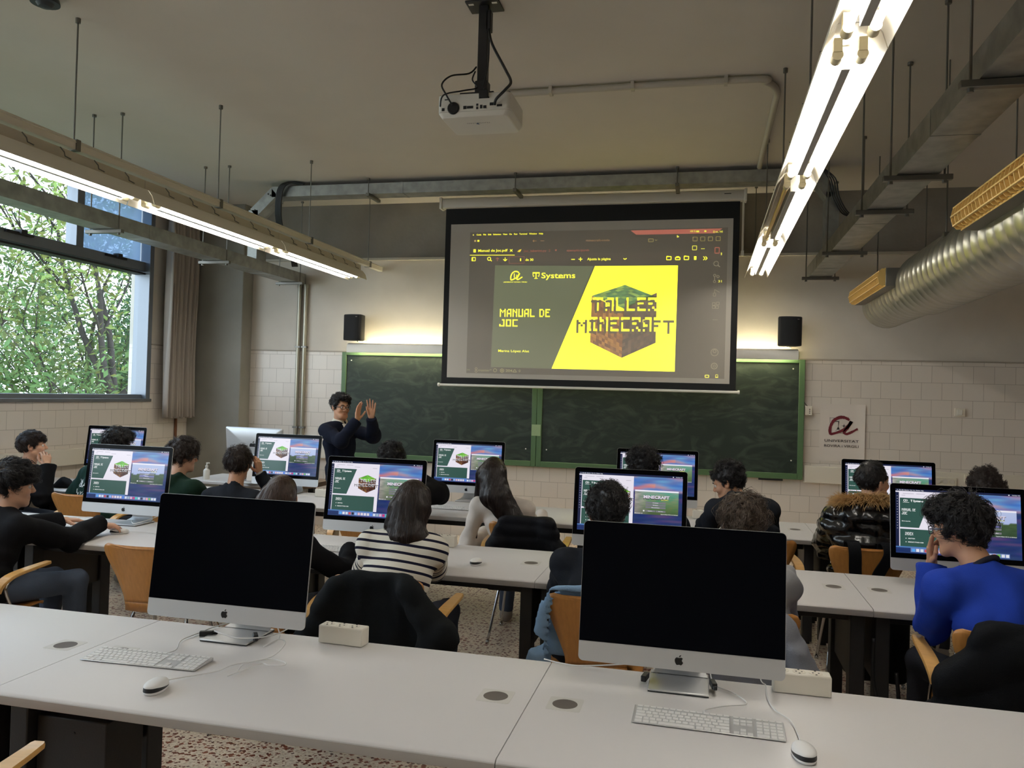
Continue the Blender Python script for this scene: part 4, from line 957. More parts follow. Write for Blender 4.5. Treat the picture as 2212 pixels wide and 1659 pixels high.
def make_computer(on=True, variant=0):
    t = empty('computer', (0, 0, 0))
    b = MB(); b.X = TILT; T = lambda u, v, s: (u, s, v)
    o = rrect(DW, DH, .016, 5, 0, DH/2); b.prism(o[::-1], T, 0, .006)
    k = len(o); prev = [(p[0], .006, p[1]) for p in o]; v = list(prev); fcs = []
    for r_, d in ((.985, .010), (.93, .016), (.80, .026), (.6, .036), (.35, .043), (.12, .046)):
        v += [(p[0]*r_, d, DH/2+(p[1]-DH/2)*r_) for p in o]
    for i in range(6):
        for j in range(k): fcs.append((i*k+j, i*k+(j+1) % k, (i+1)*k+(j+1) % k, (i+1)*k+j))
    fcs.append(tuple(6*k+j for j in range(k))); fcs = [tuple(reversed(q)) for q in fcs]
    b.add(v, fcs); b.build('display_body', M_al, t, angle=45)
    b = MB(); b.X = TILT
    g = [(-DW/2+.001, CHIN), (DW/2-.001, CHIN)]+[(DW/2-.016+.015*math.cos(R(a)), DH-.016+.015*math.sin(R(a))) for a in range(0, 91, 18)]+[(-DW/2+.016-.015*math.sin(R(a)), DH-.016+.015*math.cos(R(a))) for a in range(0, 91, 18)]
    b.prism(g[::-1], T, -.0012, .001); b.build('glass', M_scr_off if not on else M_bezel, t, angle=30)
    b = MB(); b.X = TILT; emblem(b, lambda u, v: (u, -.0006, v), 0, CHIN*.47, .027); b.build('emblem', M_logo, t, smooth=False)
    b = MB(); b.X = TILT; emblem(b, lambda u, v: (-u, .0455, v), 0, DH*.60, .075)
    b.v = [tuple(p) for p in b.v]; b.build('back_emblem', M_logo, t, smooth=False)
    if on: picture(t, variant)
    b = MB(); b.prism([(-.097, -.10), (.097, -.10), (.097, .10), (-.097, .10)], lambda u, v, s: (u, v, s), .003, .009); b.build('foot', M_al, t, bevel=.0025)
    b = MB(); b.prism([(-.096, -.099), (.096, -.099), (.096, .099), (-.096, .099)], lambda u, v, s: (u, v, s), 0, .003); b.build('foot_pad', M_blackp, t)
    b = MB(); pr = smooth_path([(0, .06, .0075), (0, .092, .02), (0, .096, .05), (0, .075, .12), (0, .038, .21), (0, .015, .26)], 4); n = len(pr); v = []; fcs = []
    for i, p in enumerate(pr):
        w = .095-.030*min(1, i/(n*.55)); d = (pr[min(i+1, n-1)]-pr[max(0, i-1)]).normalized(); nn = Vector((0, -d.z, d.y))*.0035
        v += [Vector((-w, 0, 0))+p-nn, Vector((w, 0, 0))+p-nn, Vector((w, 0, 0))+p+nn, Vector((-w, 0, 0))+p+nn]
    for i in range(n-1):
        for j in range(4): fcs.append((i*4+j, i*4+(j+1) % 4, (i+1)*4+(j+1) % 4, (i+1)*4+j))
    b.add(v, fcs); b.build('stand_arm', M_al, t, angle=50)
    return t
DZ = .7412
PC_OFF = make_computer(False); PC_A = make_computer(True, 0); PC_B = make_computer(True, 1)
pcs = {}
for key, (pr, x, y, rz, lab) in dict(
  f1=(PC_OFF, -1.695, 2.745, 0, 'silver all-in-one computer with a dark screen at the left of the front row'), f2=(PC_OFF, -.055, 2.745, 0, 'silver all-in-one computer with a dark screen at the right of the front row'),
  a1=(PC_A, -3.73, 4.71, 0, 'lit computer in front of the boy in the black sweater'), a2=(PC_B, -1.945, 4.68, 0, 'lit computer in front of the girl in the striped sweater'), a3=(PC_B, -.40, 4.76, 0, 'lit computer behind the right dark screen, partly hidden by a dark curly head'), a4=(PC_A, 1.31, 4.71, 0, 'lit computer in front of the boy in the blue sweater'),
  b1=(PC_A, -5.46, 6.68, 0, 'lit computer by the window wall, behind the head of the boy in the lettered sweatshirt'), b2=(PC_A, -3.605, 6.60, 0, 'lit computer just left of the standing presenter'), b3=(PC_B, -1.98, 6.80, 0, 'lit computer in front of the long haired girl'), b4=(PC_B, -.35, 6.68, 0, 'lit computer below the chalkboard behind a curly head with glasses'), b5=(PC_B, 1.355, 6.55, 0, 'lit computer in front of the boy in the fur hooded jacket'),
  bk=(PC_A, -4.46, 7.36, 180, 'silver computer seen from behind on the teacher table')).items():
    pcs[key] = tag(copy_tree(pr, loc=(x, y, DZ), rz=R(rz), label=lab), cat='computer', group='silver all-in-one computers')
# -- keyboard, mouse, power block
M_key = mat('key_white', rgb(232, 230, 228), .42)
def make_keyboard():
    t = empty('keyboard', (0, 0, 0))
    b = MB(); b.prism([(-.057, .0015), (.057, .0015), (.057, .0125), (.05, .0125), (-.057, .0045)], lambda u, v, s: (s, u, v), -.215, .215); b.build('keyboard_base', M_al, t, bevel=.0015)
    b = MB(); zt_ = lambda y: .0045+(y+.057)/.107*.008
    def key(x, y, w, h):
        g = .0014; z0 = zt_(y); b.box((x, y, z0+.0008), (w-2*g, h-2*g, .0026), Euler((math.atan(.008/.107), 0, 0)), .93)
    p = .0187; x0 = -.208
    for r_ in range(6):
        y = .046-r_*.0187-(0 if r_ else -.002); x = x0; h = p if r_ else p*.72
        row_ = ([1.04]*14 if r_ == 0 else [1]*13+[1.55] if r_ == 1 else [1.55]+[1]*12+[1] if r_ == 2 else [1.8]+[1]*11+[1.75] if r_ == 3 else [1.3]+[1]*11+[2.25] if r_ == 4 else [1.3, 1.1, 1.25, 5.75, 1.25, 1.1, 1.3, 1.5])
        tot = sum(row_); sc = 14.55*p/tot
        for w in row_: key(x+w*sc/2, y, w*sc, h); x += w*sc
        nx = x0+14.55*p+.008
        if r_ < 3:
            for k in range(3): key(nx+p*(k+.5), y, p, h)
        if r_ == 4: key(nx+1.5*p, y, p, h)
        if r_ == 5:
            for k in range(3): key(nx+p*(k+.5), y, p, h)
        px_ = nx+3*p+.008
        for k in range(4):
            if r_ == 5 and k == 1: continue
            key(px_+p*(k+.5)+(p*.5 if r_ == 5 and k == 0 else 0), y, p*(2 if r_ == 5 and k == 0 else 1), h)
    b.build('keys', M_key, t, smooth=False)
    b = MB(); b.box((0, .045, .0015), (.38, .016, .003)); b.build('rubber_feet', M_blackp, t)
    return t
def make_mouse():
    t = empty('mouse', (0, 0, 0))
    def outline(k, n=36):
        o = []
        for i in range(n):
            a = 2*PI*i/n; c, s = math.cos(a), math.sin(a); yy = .056*abs(s)**.9*(1 if s > 0 else -1); xx = .031*abs(c)**.85*(1 if c > 0 else -1)
            xx *= 1-.10*(yy > 0)*yy/.056
            o.append((xx*k, yy*k))
        return o
    def solid(levels, name, m):
        b = MB(); v = []; fc = []; n = 36
        for (z, k, sh) in levels: v += [(x, y-sh*.0+(sh*y), z+(.0)) for x, y in outline(k, n)]
        L_ = len(levels)
        for i in range(L_-1):
            for j in range(n): fc.append((i*n+j, i*n+(j+1) % n, (i+1)*n+(j+1) % n, (i+1)*n+j))
        fc += [tuple(reversed(range(n))), tuple((L_-1)*n+j for j in range(n))]
        b.add(v, fc); b.build(name, m, t, angle=60)
    solid([(0, .90, 0), (.003, .97, 0), (.008, 1.0, 0), (.0095, 1.0, 0)], 'mouse_base', M_key)
    # dark band rises to the back, pale shell on top
    b = MB(); v = []; fc = []; n = 36; o = outline(1.0)
    for q in (0, 1):
        for (x, y) in o:
            up = .0095+(.0125*max(0, min(1, (.030-y)/.075)) if q else 0); k = 1-.03*q
            v.append((x*k*1.005, y*k*1.005, up))
    for j in range(n): fc.append((j, (j+1) % n, n+(j+1) % n, n+j))
    fc.append(tuple(n+j for j in range(n))); b.add(v, fc); b.build('mouse_band', M_blackp, t, angle=60)
    b = MB(); v = []; fc = []; L_ = [(0, .985), (.25, .975), (.5, .93), (.72, .82), (.88, .64), (.97, .4), (1., .15)]
    for (h, k) in L_:
        for (x, y) in o:
            z0 = .0095+.0125*max(0, min(1, (.030-y)/.075)); z1 = .034-.35*(y*k+.008)**2*2.2
            v.append((x*k, y*k, z0+(z1-z0)*h))
    for i in range(len(L_)-1):
        for j in range(n): fc.append((i*n+j, i*n+(j+1) % n, (i+1)*n+(j+1) % n, (i+1)*n+j))
    fc.append(tuple((len(L_)-1)*n+j for j in range(n))); b.add(v, fc); b.build('mouse_shell', M_key, t, angle=60)
    return t
def make_power():
    t = empty('power_strip', (0, 0, 0))
    b = MB(); b.box2((-.09, -.03, 0), (.09, .03, .066)); b.build('case', mat('power_white', rgb(228, 222, 208), .4), t, bevel=.005)
    for k in (-1, 0, 1):
        b = MB(); x = k*.052-.008; b.lathe([(.0215, .0658), (.0215, .0668), (.0195, .0668), (.019, .0662), (0, .0662)], 20, (x, 0, 0)); s = b.build('socket', M_cream, t)
        b = MB()
        for q in (-1, 1): b.box((x+q*.009, 0, .0665), (.005, .005, .001))
        for q in (-1, 1): b.box((x, q*.0185, .0668), (.006, .004, .002))
        b.build('contact', M_blackp, s)
    return t
KB, MO, PW = make_keyboard(), make_mouse(), make_power()
M_cord = mat('white_cord', rgb(226, 224, 222), .45)
def cord(parent, pts, name='cable', r=.0022, sub=8):
    """pts in room coordinates; becomes a part of the thing"""
    b = MB(); o = parent.matrix_basis.inverted() if False else (Matrix.Translation(parent.location) @ Matrix.Rotation(parent.rotation_euler.z, 4, 'Z')).inverted()
    b.tube([o @ (p+Vector((0, 0, .0028))) for p in smooth_path(pts, sub)], r, 6); return b.build(name, M_cord, parent, angle=180)
def keyboard(x, y, rz, lab): return tag(copy_tree(KB, loc=(x, y, DZ), rz=R(rz), label=lab), cat='keyboard', group='white keyboards on the desks')
def mouse(x, y, rz, lab): return tag(copy_tree(MO, loc=(x, y, DZ), rz=R(rz), label=lab), cat='mouse', group='white mice on the desks')
def power(x, y, rz, lab): return tag(copy_tree(PW, loc=(x, y, DZ), rz=R(rz), label=lab), cat='power strip', group='white socket blocks on the desks')
# ------------------------------------------------------------------ people: smooth implicit bodies turned into meshes
F32 = np.float32
_lat = np.random.RandomState(3).rand(32, 32, 32).astype(F32)*2-1
def vnoise(P, fr, off=0.):
    Q = P*fr+off; i = np.floor(Q).astype(np.int32); t = Q-i; t = t*t*(3-2*t); i0 = i & 31; i1 = (i+1) & 31
    x0, y0, z0 = i0[:, 0], i0[:, 1], i0[:, 2]; x1, y1, z1 = i1[:, 0], i1[:, 1], i1[:, 2]; tx, ty, tz = t[:, 0], t[:, 1], t[:, 2]
    a = _lat[x0, y0, z0]*(1-tx)+_lat[x1, y0, z0]*tx; b = _lat[x0, y1, z0]*(1-tx)+_lat[x1, y1, z0]*tx
    c = _lat[x0, y0, z1]*(1-tx)+_lat[x1, y0, z1]*tx; d = _lat[x0, y1, z1]*(1-tx)+_lat[x1, y1, z1]*tx
    return (a*(1-ty)+b*ty)*(1-tz)+(c*(1-ty)+d*ty)*tz
def A3(v): return np.array(v, F32)
def smin(a, b, k):
    if k <= 0: return np.minimum(a, b)
    h = np.clip(.5+.5*(b-a)/k, 0, 1); return b+(a-b)*h-k*h*(1-h)
def smax(a, b, k): return -smin(-a, -b, k)
def cap(P, a, b, ra, rb=None, axis=None, kx=1.):
    """tapered capsule; axis/kx widen it along one direction"""
    a = A3(a); b = A3(b); rb = ra if rb is None else rb
    if axis is not None:
        ax = A3(axis); P = P+((P-a) @ ax)[:, None]*ax*(1/kx-1); b = b+((b-a) @ ax)*ax*(1/kx-1)
    ba = b-a; L2 = max(float(ba @ ba), 1e-9); t = np.clip(((P-a) @ ba)/L2, 0, 1)
    return np.linalg.norm(P-a-t[:, None]*ba, axis=1)-(ra+(rb-ra)*t)
def ell(P, c, r, M=None):
    Q = P-A3(c)
    if M is not None: Q = Q @ M
    r = A3(r); k0 = np.linalg.norm(Q/r, axis=1); k1 = np.linalg.norm(Q/(r*r), axis=1)+1e-9
    return k0*(k0-1)/k1
def surface(fn, lo, hi, h):
    lo = A3(lo); n = np.maximum(4, np.ceil((A3(hi)-lo)/h).astype(int)+1); ax = [lo[i]+h*np.arange(n[i], dtype=F32) for i in range(3)]
    G = np.stack(np.meshgrid(*ax, indexing='ij'), -1).reshape(-1, 3).astype(F32); F = fn(G).reshape(n).astype(F32)
    c = tuple(n-1); acc = np.zeros((*c, 3), F32); cnt = np.zeros(c, F32)
    cor = [(i, j, k) for i in (0, 1) for j in (0, 1) for k in (0, 1)]
    sl = lambda o: F[o[0]:o[0]+c[0], o[1]:o[1]+c[1], o[2]:o[2]+c[2]]
    for a in cor:
        for d in range(3):
            if a[d] == 0:
                b = list(a); b[d] = 1; fa, fb = sl(a), sl(b); m = (fa < 0) != (fb < 0); t = fa[m]/(fa[m]-fb[m])
                p = np.tile(A3(a), (len(t), 1)); p[:, d] = t; acc[m] += p; cnt[m] += 1
    on = cnt > 0; idx = -np.ones(c, np.int64); idx[on] = np.arange(on.sum())
    V = (np.argwhere(on)+acc[on]/cnt[on][:, None])*h+lo; Q = []
    S = F < 0
    for d in range(3):
        s0 = [slice(None)]*3; s1 = [slice(None)]*3; s0[d] = slice(0, -1); s1[d] = slice(1, None); A, B = S[tuple(s0)], S[tuple(s1)]
        e, g = [(1, 2), (2, 0), (0, 1)][d]
        w = np.argwhere(A != B); w = w[(w[:, e] > 0) & (w[:, g] > 0) & (w[:, e] < c[e]) & (w[:, g] < c[g])]
        if not len(w): continue
        fl = A[tuple(w.T)]
        def at_(de, dg): q = w.copy(); q[:, e] -= de; q[:, g] -= dg; return idx[tuple(q.T)]
        q = np.stack([at_(1, 1), at_(0, 1), at_(0, 0), at_(1, 0)], 1); q[~fl] = q[~fl][:, ::-1]; Q.append(q)
    Q = np.concatenate(Q) if Q else np.zeros((0, 4), int)
    return V, Q[(Q >= 0).all(1)]
def np_mesh(name, V, Q, m, parent, org, attrs=None):
    me = bpy.data.meshes.new(name); V = np.asarray(V, F32)-A3(org)
    me.vertices.add(len(V)); me.vertices.foreach_set('co', V.ravel()); me.loops.add(len(Q)*4); me.loops.foreach_set('vertex_index', Q.ravel().astype(np.int32))
    me.polygons.add(len(Q)); me.polygons.foreach_set('loop_start', np.arange(len(Q), dtype=np.int32)*4); me.polygons.foreach_set('use_smooth', np.ones(len(Q), bool))
    for k, a in (attrs or {}).items(): me.attributes.new(k, 'FLOAT', 'POINT').data.foreach_set('value', np.asarray(a, F32))
    for x in (m if isinstance(m, list) else [m]): me.materials.append(x)
    me.update(calc_edges=True); me.validate()
    o = bpy.data.objects.new(name, me); COL.objects.link(o); o.parent = parent; return o
def strands(name, pts, rad, m, parent, org):
    """pts: (n, k, 3) array of strand points, rad: (k,) radii"""
    n, k, _ = pts.shape; hc = bpy.data.hair_curves.new(name); hc.add_curves([k]*n)
    hc.position_data.foreach_set('vector', (pts-A3(org)).astype(F32).ravel())
    a = hc.attributes.get('radius') or hc.attributes.new('radius', 'FLOAT', 'POINT'); a.data.foreach_set('value', np.tile(np.asarray(rad, F32), n))
    hc.materials.append(m); o = bpy.data.objects.new(name, hc); COL.objects.link(o); o.parent = parent; return o
def skin_mat(name, c):
    if name in MATS: return MATS[name]
    m = mat(name, c, .5, bump=.04, bscale=220, spec=.4); N, L = nodes_of(m); p = N['Principled BSDF']
    a = N.new('ShaderNodeAttribute'); a.attribute_name = 'tint'; mx = N.new('ShaderNodeMix'); mx.data_type = 'RGBA'
    mx.inputs['A'].default_value = (*c, 1); mx.inputs['B'].default_value = (c[0]*.72, c[1]*.42, c[2]*.42, 1); L.new(a.outputs['Fac'], mx.inputs['Factor']); L.new(mx.outputs['Result'], p.inputs['Base Color'])
    p.inputs['Subsurface Weight'].default_value = .12; p.inputs['Subsurface Radius'].default_value = (.012, .005, .003); p.inputs['Subsurface Scale'].default_value = .6
    return m
def strand_mat(m):
    nm = m.name+'_strand'
    if nm in MATS: return MATS[nm]
    c = MATS[m.name].node_tree.nodes['Principled BSDF'].inputs['Base Color'].default_value[:3]; k = mat(nm, c, .38, spec=.4); N, L = nodes_of(k)
    h = N.new('ShaderNodeHairInfo'); mr = N.new('ShaderNodeMapRange'); mr.inputs['To Min'].default_value = .45; mr.inputs['To Max'].default_value = 2.1; L.new(h.outputs['Random'], mr.inputs['Value'])
    hs = N.new('ShaderNodeHueSaturation'); hs.inputs['Color'].default_value = (*c, 1); L.new(mr.outputs[0], hs.inputs['Value']); L.new(hs.outputs[0], N['Principled BSDF'].inputs['Base Color']); return k
def hair_mat(name, c, rough=.42):
    return mat('hair_'+name, c, rough, spec=.35, bump=.5, bscale=90, stretch=(1, 1, .35))
def rotz(a): return np.array([[math.cos(a), -math.sin(a), 0], [math.sin(a), math.cos(a), 0], [0, 0, 1]], F32)
def head_rot(yaw, pitch, roll):
    """pitch > 0 looks down, roll > 0 tips to the person's right"""
    M = Matrix.Rotation(R(yaw), 3, 'Z') @ Matrix.Rotation(R(-pitch), 3, 'X') @ Matrix.Rotation(R(roll), 3, 'Y'); return np.array(M, F32)
def sdf_head(Q, fem=False):
    d = ell(Q, (0, -.018, .035), (.0745, .094, .090))
    d = smin(d, ell(Q, (0, .022, -.03), (.060, .066, .082)), .03)
    d = smin(d, cap(Q, (-.02, .066, -.098), (.02, .066, -.098), .019), .035)
    for s in (-1, 1):
        d = smin(d, cap(Q, (s*.056, -.005, -.045), (s*.028, .055, -.09), .016), .03)
        d = smin(d, ell(Q, (s*.040, .062, -.028), (.022, .022, .02)), .025)
        d = smin(d, cap(Q, (s*.014, .086, .025), (s*.045, .073, .024), .009), .016)
        d = smax(d, -ell(Q, (s*.031, .099, .004), (.017, .014, .011)), .014)
    d = smin(d, cap(Q, (0, .083, .018), (0, .106, -.022), .008, .011), .012)
    for s in (-1, 1): d = smin(d, ell(Q, (s*.012, .098, -.028), (.009, .011, .008)), .008)
    d = smin(d, cap(Q, (-.014, .083, -.060), (.014, .083, -.060), .0075), .008); d = smin(d, cap(Q, (-.012, .081, -.074), (.012, .081, -.074), .0085), .008)
    d = smax(d, -cap(Q, (-.02, .096, -.0665), (.02, .096, -.0665), .004), .004)
    for s in (-1, 1):
        M = np.array(Matrix.Rotation(R(s*22), 3, 'Z') @ Matrix.Rotation(R(10), 3, 'X'), F32)
        e = ell(Q, (s*.080, -.012, -.002), (.011, .021, .033), M); e = smax(e, -ell(Q, (s*.089, -.006, .002), (.007, .012, .019), M), .005)
        d = smin(d, e, .008)
    return d
HSC = .95
FING = [(.030, .088, (.044, .026, .020)), (.010, .092, (.048, .029, .021)), (-.010, .087, (.044, .027, .020)), (-.029, .078, (.034, .021, .018))]
def hand_prims(W, d, n, side, curl=(15, 20, 15), thumb=(.55, .75, .25), tcurl=20, splay=4., each=None):
    d = Vector(d).normalized(); n = Vector(n); n = (n-d*n.dot(d)).normalized(); s = d.cross(n)*(1 if side == 'R' else -1); W = Vector(W); pr = []; ends = []
    T = lambda a, b, c: W+d*a+s*b+n*c
    for i, (b, a, ls) in enumerate(FING): pr.append((T(.008, b*.55, 0), T(a-.004, b, 0), .0135, .0115, 0))
    for i, (b, a, ls) in enumerate(FING):
        cu = each[i] if each else curl; th = R((1.5-i)*splay); p = T(a, b, 0); ang = 0.
        for k, l in enumerate(ls):
            ang += R(cu[k]); q = p+(d*math.cos(th)+s*math.sin(th))*(l*math.cos(ang))+n*(l*math.sin(ang)); pr.append((p, q, .0088-.0008*k, .0082-.001*k, 1)); p = q
        ends.append(p)
    v = d*thumb[0]+s*thumb[1]+n*thumb[2]; v.normalize(); p = T(.018, .020, .004)
    ax = v.cross(d); ax.normalize() if ax.length > 1e-6 else None
    for k, (l, r0, r1) in enumerate(((.042, .0135, .0105), (.032, .0102, .0092), (.026, .0092, .0075))):
        q = p+v*l; pr.append((p, q, r0, r1, 2)); p = q; v = (Matrix.Rotation(R(tcurl), 3, ax) @ v) if k < 2 else v
    return pr
def hand_sdf(P, pr):
    d = None
    for (a, b, ra, rb, g) in pr:
        if g == 0: e = cap(P, a, b, ra, rb); d = e if d is None else smin(d, e, .012)
    f = None
    for (a, b, ra, rb, g) in pr:
        if g: e = cap(P, a, b, ra, rb); d = smin(d, e, .0035)
    return d
def ik(S, W, l1, l2, pole):
    S, W, pole = Vector(S), Vector(W), Vector(pole); v = W-S; L = min(v.length, (l1+l2)*.999); u = v.normalized(); W = S+u*L
    a = (l1*l1-l2*l2+L*L)/(2*L); h = math.sqrt(max(0, l1*l1-a*a)); p = (pole-u*pole.dot(u)).normalized(); return S+u*a+p*h, W
SKIN = {'fair': skin_mat('skin_fair', rgb(214, 168, 140)), 'warm': skin_mat('skin_warm', rgb(204, 154, 122)), 'tan': skin_mat('skin_tan', rgb(178, 128, 98))}
M_eye = mat('eye_white', rgb(226, 220, 214), .25); M_iris = mat('eye_dark', (.02, .014, .01), .15)
PEOPLE = {}
LINE = lambda z: -.21-(z-.545)*.30
def room_for(P, org, extra=()):
    """distance to what a body must not enter: desk slabs, the chair it sits on"""
    x, y, z = P[:, 0], P[:, 1], P[:, 2]; d = np.full(len(P), 9., F32)
    for (ye, xa, xb) in ((Y2-.006, -5.62, 2.40), (Y3-.006, -6.33, 4.)): d = np.minimum(d, np.maximum(np.maximum(np.maximum(ye-y, y-ye-.82), np.maximum(.62-z, z-.7425)), np.maximum(xa-x, x-xb)))
    for (cx, cy, rz, arms) in CHAIRS:
        if math.hypot(cx-org[0], cy-org[1]) > .75: continue
        Q = (P-A3([cx, cy, 0])) @ rotz(R(rz)); qx, qy, qz = Q[:, 0], Q[:, 1], Q[:, 2]
        d = np.minimum(d, np.maximum(np.maximum(qy-LINE(qz)-.062, LINE(qz)-.07-qy), np.maximum(np.abs(qx)-.29, np.maximum(.44-qz, qz-.875))))
        d = np.minimum(d, np.maximum(np.maximum(np.abs(qx)-.24, np.abs(qy-.01)-.22), np.abs(qz-.43)-.0275))
        d = np.minimum(d, cap(Q, (-.15, -.155, .46), (.15, -.155, .46), .022)); d = np.minimum(d, cap(Q, (-.14, -.18, .51), (.14, -.18, .51), .022))
        if arms:
            for s in (-1, 1):
                for (a, b, r) in (((.27, -.195, .60), (.271, -.13, .652), .036), ((.271, -.13, .652), (.272, .18, .676), .036), ((.25, -.05, .43), (.268, -.15, .60), .013), ((.13, -.02, .42), (.25, -.05, .43), .013), ((.268, -.15, .60), (.265, .08, .655), .013)): d = np.minimum(d, cap(Q, (a[0]*s, a[1], a[2]), (b[0]*s, b[1], b[2]), r))
    for (c, r) in extra: d = np.minimum(d, ell(P, c, r))
    return d
def person(label, pel, yaw, head, hyaw=0, hpitch=0, hroll=0, arms=None, top=None, legs=None, hair=None, skin='fair', glasses=None, face=False, fem=False, standing=False, neck=None, slouch=.02, sh_w=None, collar=None, extra=None, seat_z=.455, trousers=None, shoes=None, S=1., avoid=()):
    yaw_r = R(yaw); fw = Vector((-math.sin(yaw_r), math.cos(yaw_r), 0)); rt = Vector((math.cos(yaw_r), math.sin(yaw_r), 0)); up = Vector((0, 0, 1)); org = (pel[0], pel[1], 0)
    root = empty('person', org, 0, label, 'person'); hip_z = .88*S if standing else seat_z+.085; hip = Vector((pel[0], pel[1], hip_z)); H = Vector(head)
    HR = head_rot(yaw+hyaw, hpitch, hroll); hl = lambda p: H+Vector((HR @ A3(p)).tolist())*HSC
    N = Vector(neck) if neck else hl((0, -.045, -.105))+Vector((0, 0, -.085))-fw*.018
    sp = (N-hip).normalized(); C = hip.lerp(N, .60)-fw*slouch; spn = (N-C).normalized()
    sw = sh_w if sh_w else (.165 if fem else .185); kx = 1.42
    Nl = N-spn*.075; ShR = N-spn*.065+rt*sw; ShL = N-spn*.065-rt*sw; Sh = {'R': ShR, 'L': ShL}
    skn = SKIN[skin]; arms = arms or {}; top = top or {}; J = {}
    l1, l2 = (.285 if fem else .30)*S, (.25 if fem else .265)*S
    for sd in 'RL':
        a = arms.get(sd, {}); sg = 1 if sd == 'R' else -1
        W0 = a.get('w') or (hip+rt*sg*.16+fw*.38+up*.25)
        E, W = ik(Sh[sd], W0, l1, l2, a.get('pole') or (rt*sg*.35-up*.9-fw*.2)); J[sd] = (E, W)
    # --- skin: head + hands + covered trunk and limbs, one mesh
    parts = []
    nk0 = hl((0, -.022, -.075)); hrad = .24
    def f_head(P):
        Q = (P-A3(H)) @ HR/HSC; d = sdf_head(Q, fem)*HSC; d = smin(d, cap(P, nk0, N-up*.03, .050 if fem else .056, .056 if fem else .064), .03); return d
    lo = [min(H[i]-.155, N[i]-.11) for i in range(3)]; hi = [max(H[i]+.155, N[i]+.11) for i in range(3)]; lo[2] = N.z-.06
    V, Q = surface(f_head, lo, hi, .0042 if face else .0055)
    q = (V-A3(H)) @ HR/HSC; tint = np.zeros(len(V), F32)
    tint += .85*np.exp(-((q[:, 0]/.021)**2+((q[:, 1]-.085)/.02)**2+((q[:, 2]+.067)/.0115)**2))+.35*np.exp(-((np.abs(q[:, 0])-.082)/.012)**2-((q[:, 1]+.01)/.03)**2-((q[:, 2])/.04)**2)+.22*np.exp(-((np.abs(q[:, 0])-.042)/.02)**2-((q[:, 1]-.07)/.03)**2-((q[:, 2]+.03)/.022)**2)+.25*np.exp(-(q[:, 0]/.014)**2-((q[:, 1]-.108)/.014)**2-((q[:, 2]+.024)/.014)**2)
    parts.append((V, Q, tint))
    for sd in 'RL':
        a = arms.get(sd, {})
        if not a.get('show'): continue
        E, W = J[sd]; d = a.get('d') or (W-E).normalized(); pr = hand_prims(W, d, a.get('n', (0, 0, -1)), sd, **a.get('hand', {}))
        pr.append((W-Vector((W-E).normalized())*.07, W+Vector(d).normalized()*.015, .026, .021, 0))
        pts = np.array([list(x) for t_ in pr for x in t_[:2]]); V, Q = surface(lambda P: np.maximum(hand_sdf(P, pr), -room_for(P, org, avoid)), pts.min(0)-.03, pts.max(0)+.03, .0034)
        tp = np.zeros(len(V), F32)
        for (x, y, _, _, g) in pr[4:]:
            if g: tp += .18*np.exp(-(np.linalg.norm(V-A3(y), axis=1)/.012)**2)
        parts.append((V, Q, tp))
    tf = .86 if fem else 1.
    def trunk(P, off, sleeves=True):
        d = cap(P, hip, C, .098*tf+off, .098*tf+off, rt, kx); d = smin(d, cap(P, C, Nl, .102*tf+off, .078*tf+off, rt, kx), .06)
        d = smin(d, cap(P, ShL, ShR, .047+off, .047+off), .05)
        for s in (ShL, ShR): d = smin(d, cap(P, N-up*.01-spn*.01, s, .046+off, .046+off), .05)
        return d
    def limb(P, sd, off, cut=None, r=(.050, .041, .030)):
        E, W = J[sd]; d = cap(P, Sh[sd], E, r[0]+off, r[1]+off); f = cap(P, E, W, r[1]+off, r[2]+off); 
        if cut is not None: u = A3((W-E).normalized()); f = smax(f, (P-A3(W)) @ u-cut, .008)
        return smin(d, f, .035)
    # legs
    lg = {}
    for sd, sg in (('R', 1), ('L', -1)):
        hp = hip+rt*sg*.085
        if standing: kn = hp-up*.41*S+rt*sg*.015+fw*.02; an = hp-up*(hip_z-.085)+rt*sg*.03
        else:
            o = (legs or {}).get(sd, {}); kn = hp+(Vector(o['knee'])-hp if 'knee' in o else fw*.40+rt*sg*.06-up*.015); kn = hp+(kn-hp).normalized()*.42*S
            an = Vector(o['ankle']) if 'ankle' in o else Vector((kn.x, kn.y, .085))+fw*.0
        lg[sd] = (hp, kn, an)
    def f_under(P):
        d = trunk(P, -.022)
        for sd in 'RL':
            d = smin(d, limb(P, sd, -.012, -.012), .03); hp, kn, an = lg[sd]; d = smin(d, cap(P, hp, kn, .066, .046), .04); d = smin(d, cap(P, kn, an, .043, .032), .03)
        return np.maximum(d, -room_for(P, org)+.012)
    pts = np.array([list(x) for x in (hip, C, N, ShL, ShR, *J['R'], *J['L'], *[y for t_ in lg.values() for y in t_])]); V, Q = surface(f_under, pts.min(0)-.16, pts.max(0)+.16, .022)
    parts.append((V, Q, np.zeros(len(V), F32)))
    VV = np.concatenate([p[0] for p in parts]); off = np.cumsum([0]+[len(p[0]) for p in parts[:-1]]); QQ = np.concatenate([p[1]+o for p, o in zip(parts, off)]); TT = np.concatenate([p[2] for p in parts])
    np_mesh('body', VV, QQ, skn, root, org, {'tint': TT})
    # --- upper garment
    off = top.get('off', .012); quilt = top.get('quilt', 0.); wr = top.get('wrinkle', 1.); ocol = top.get('collar')
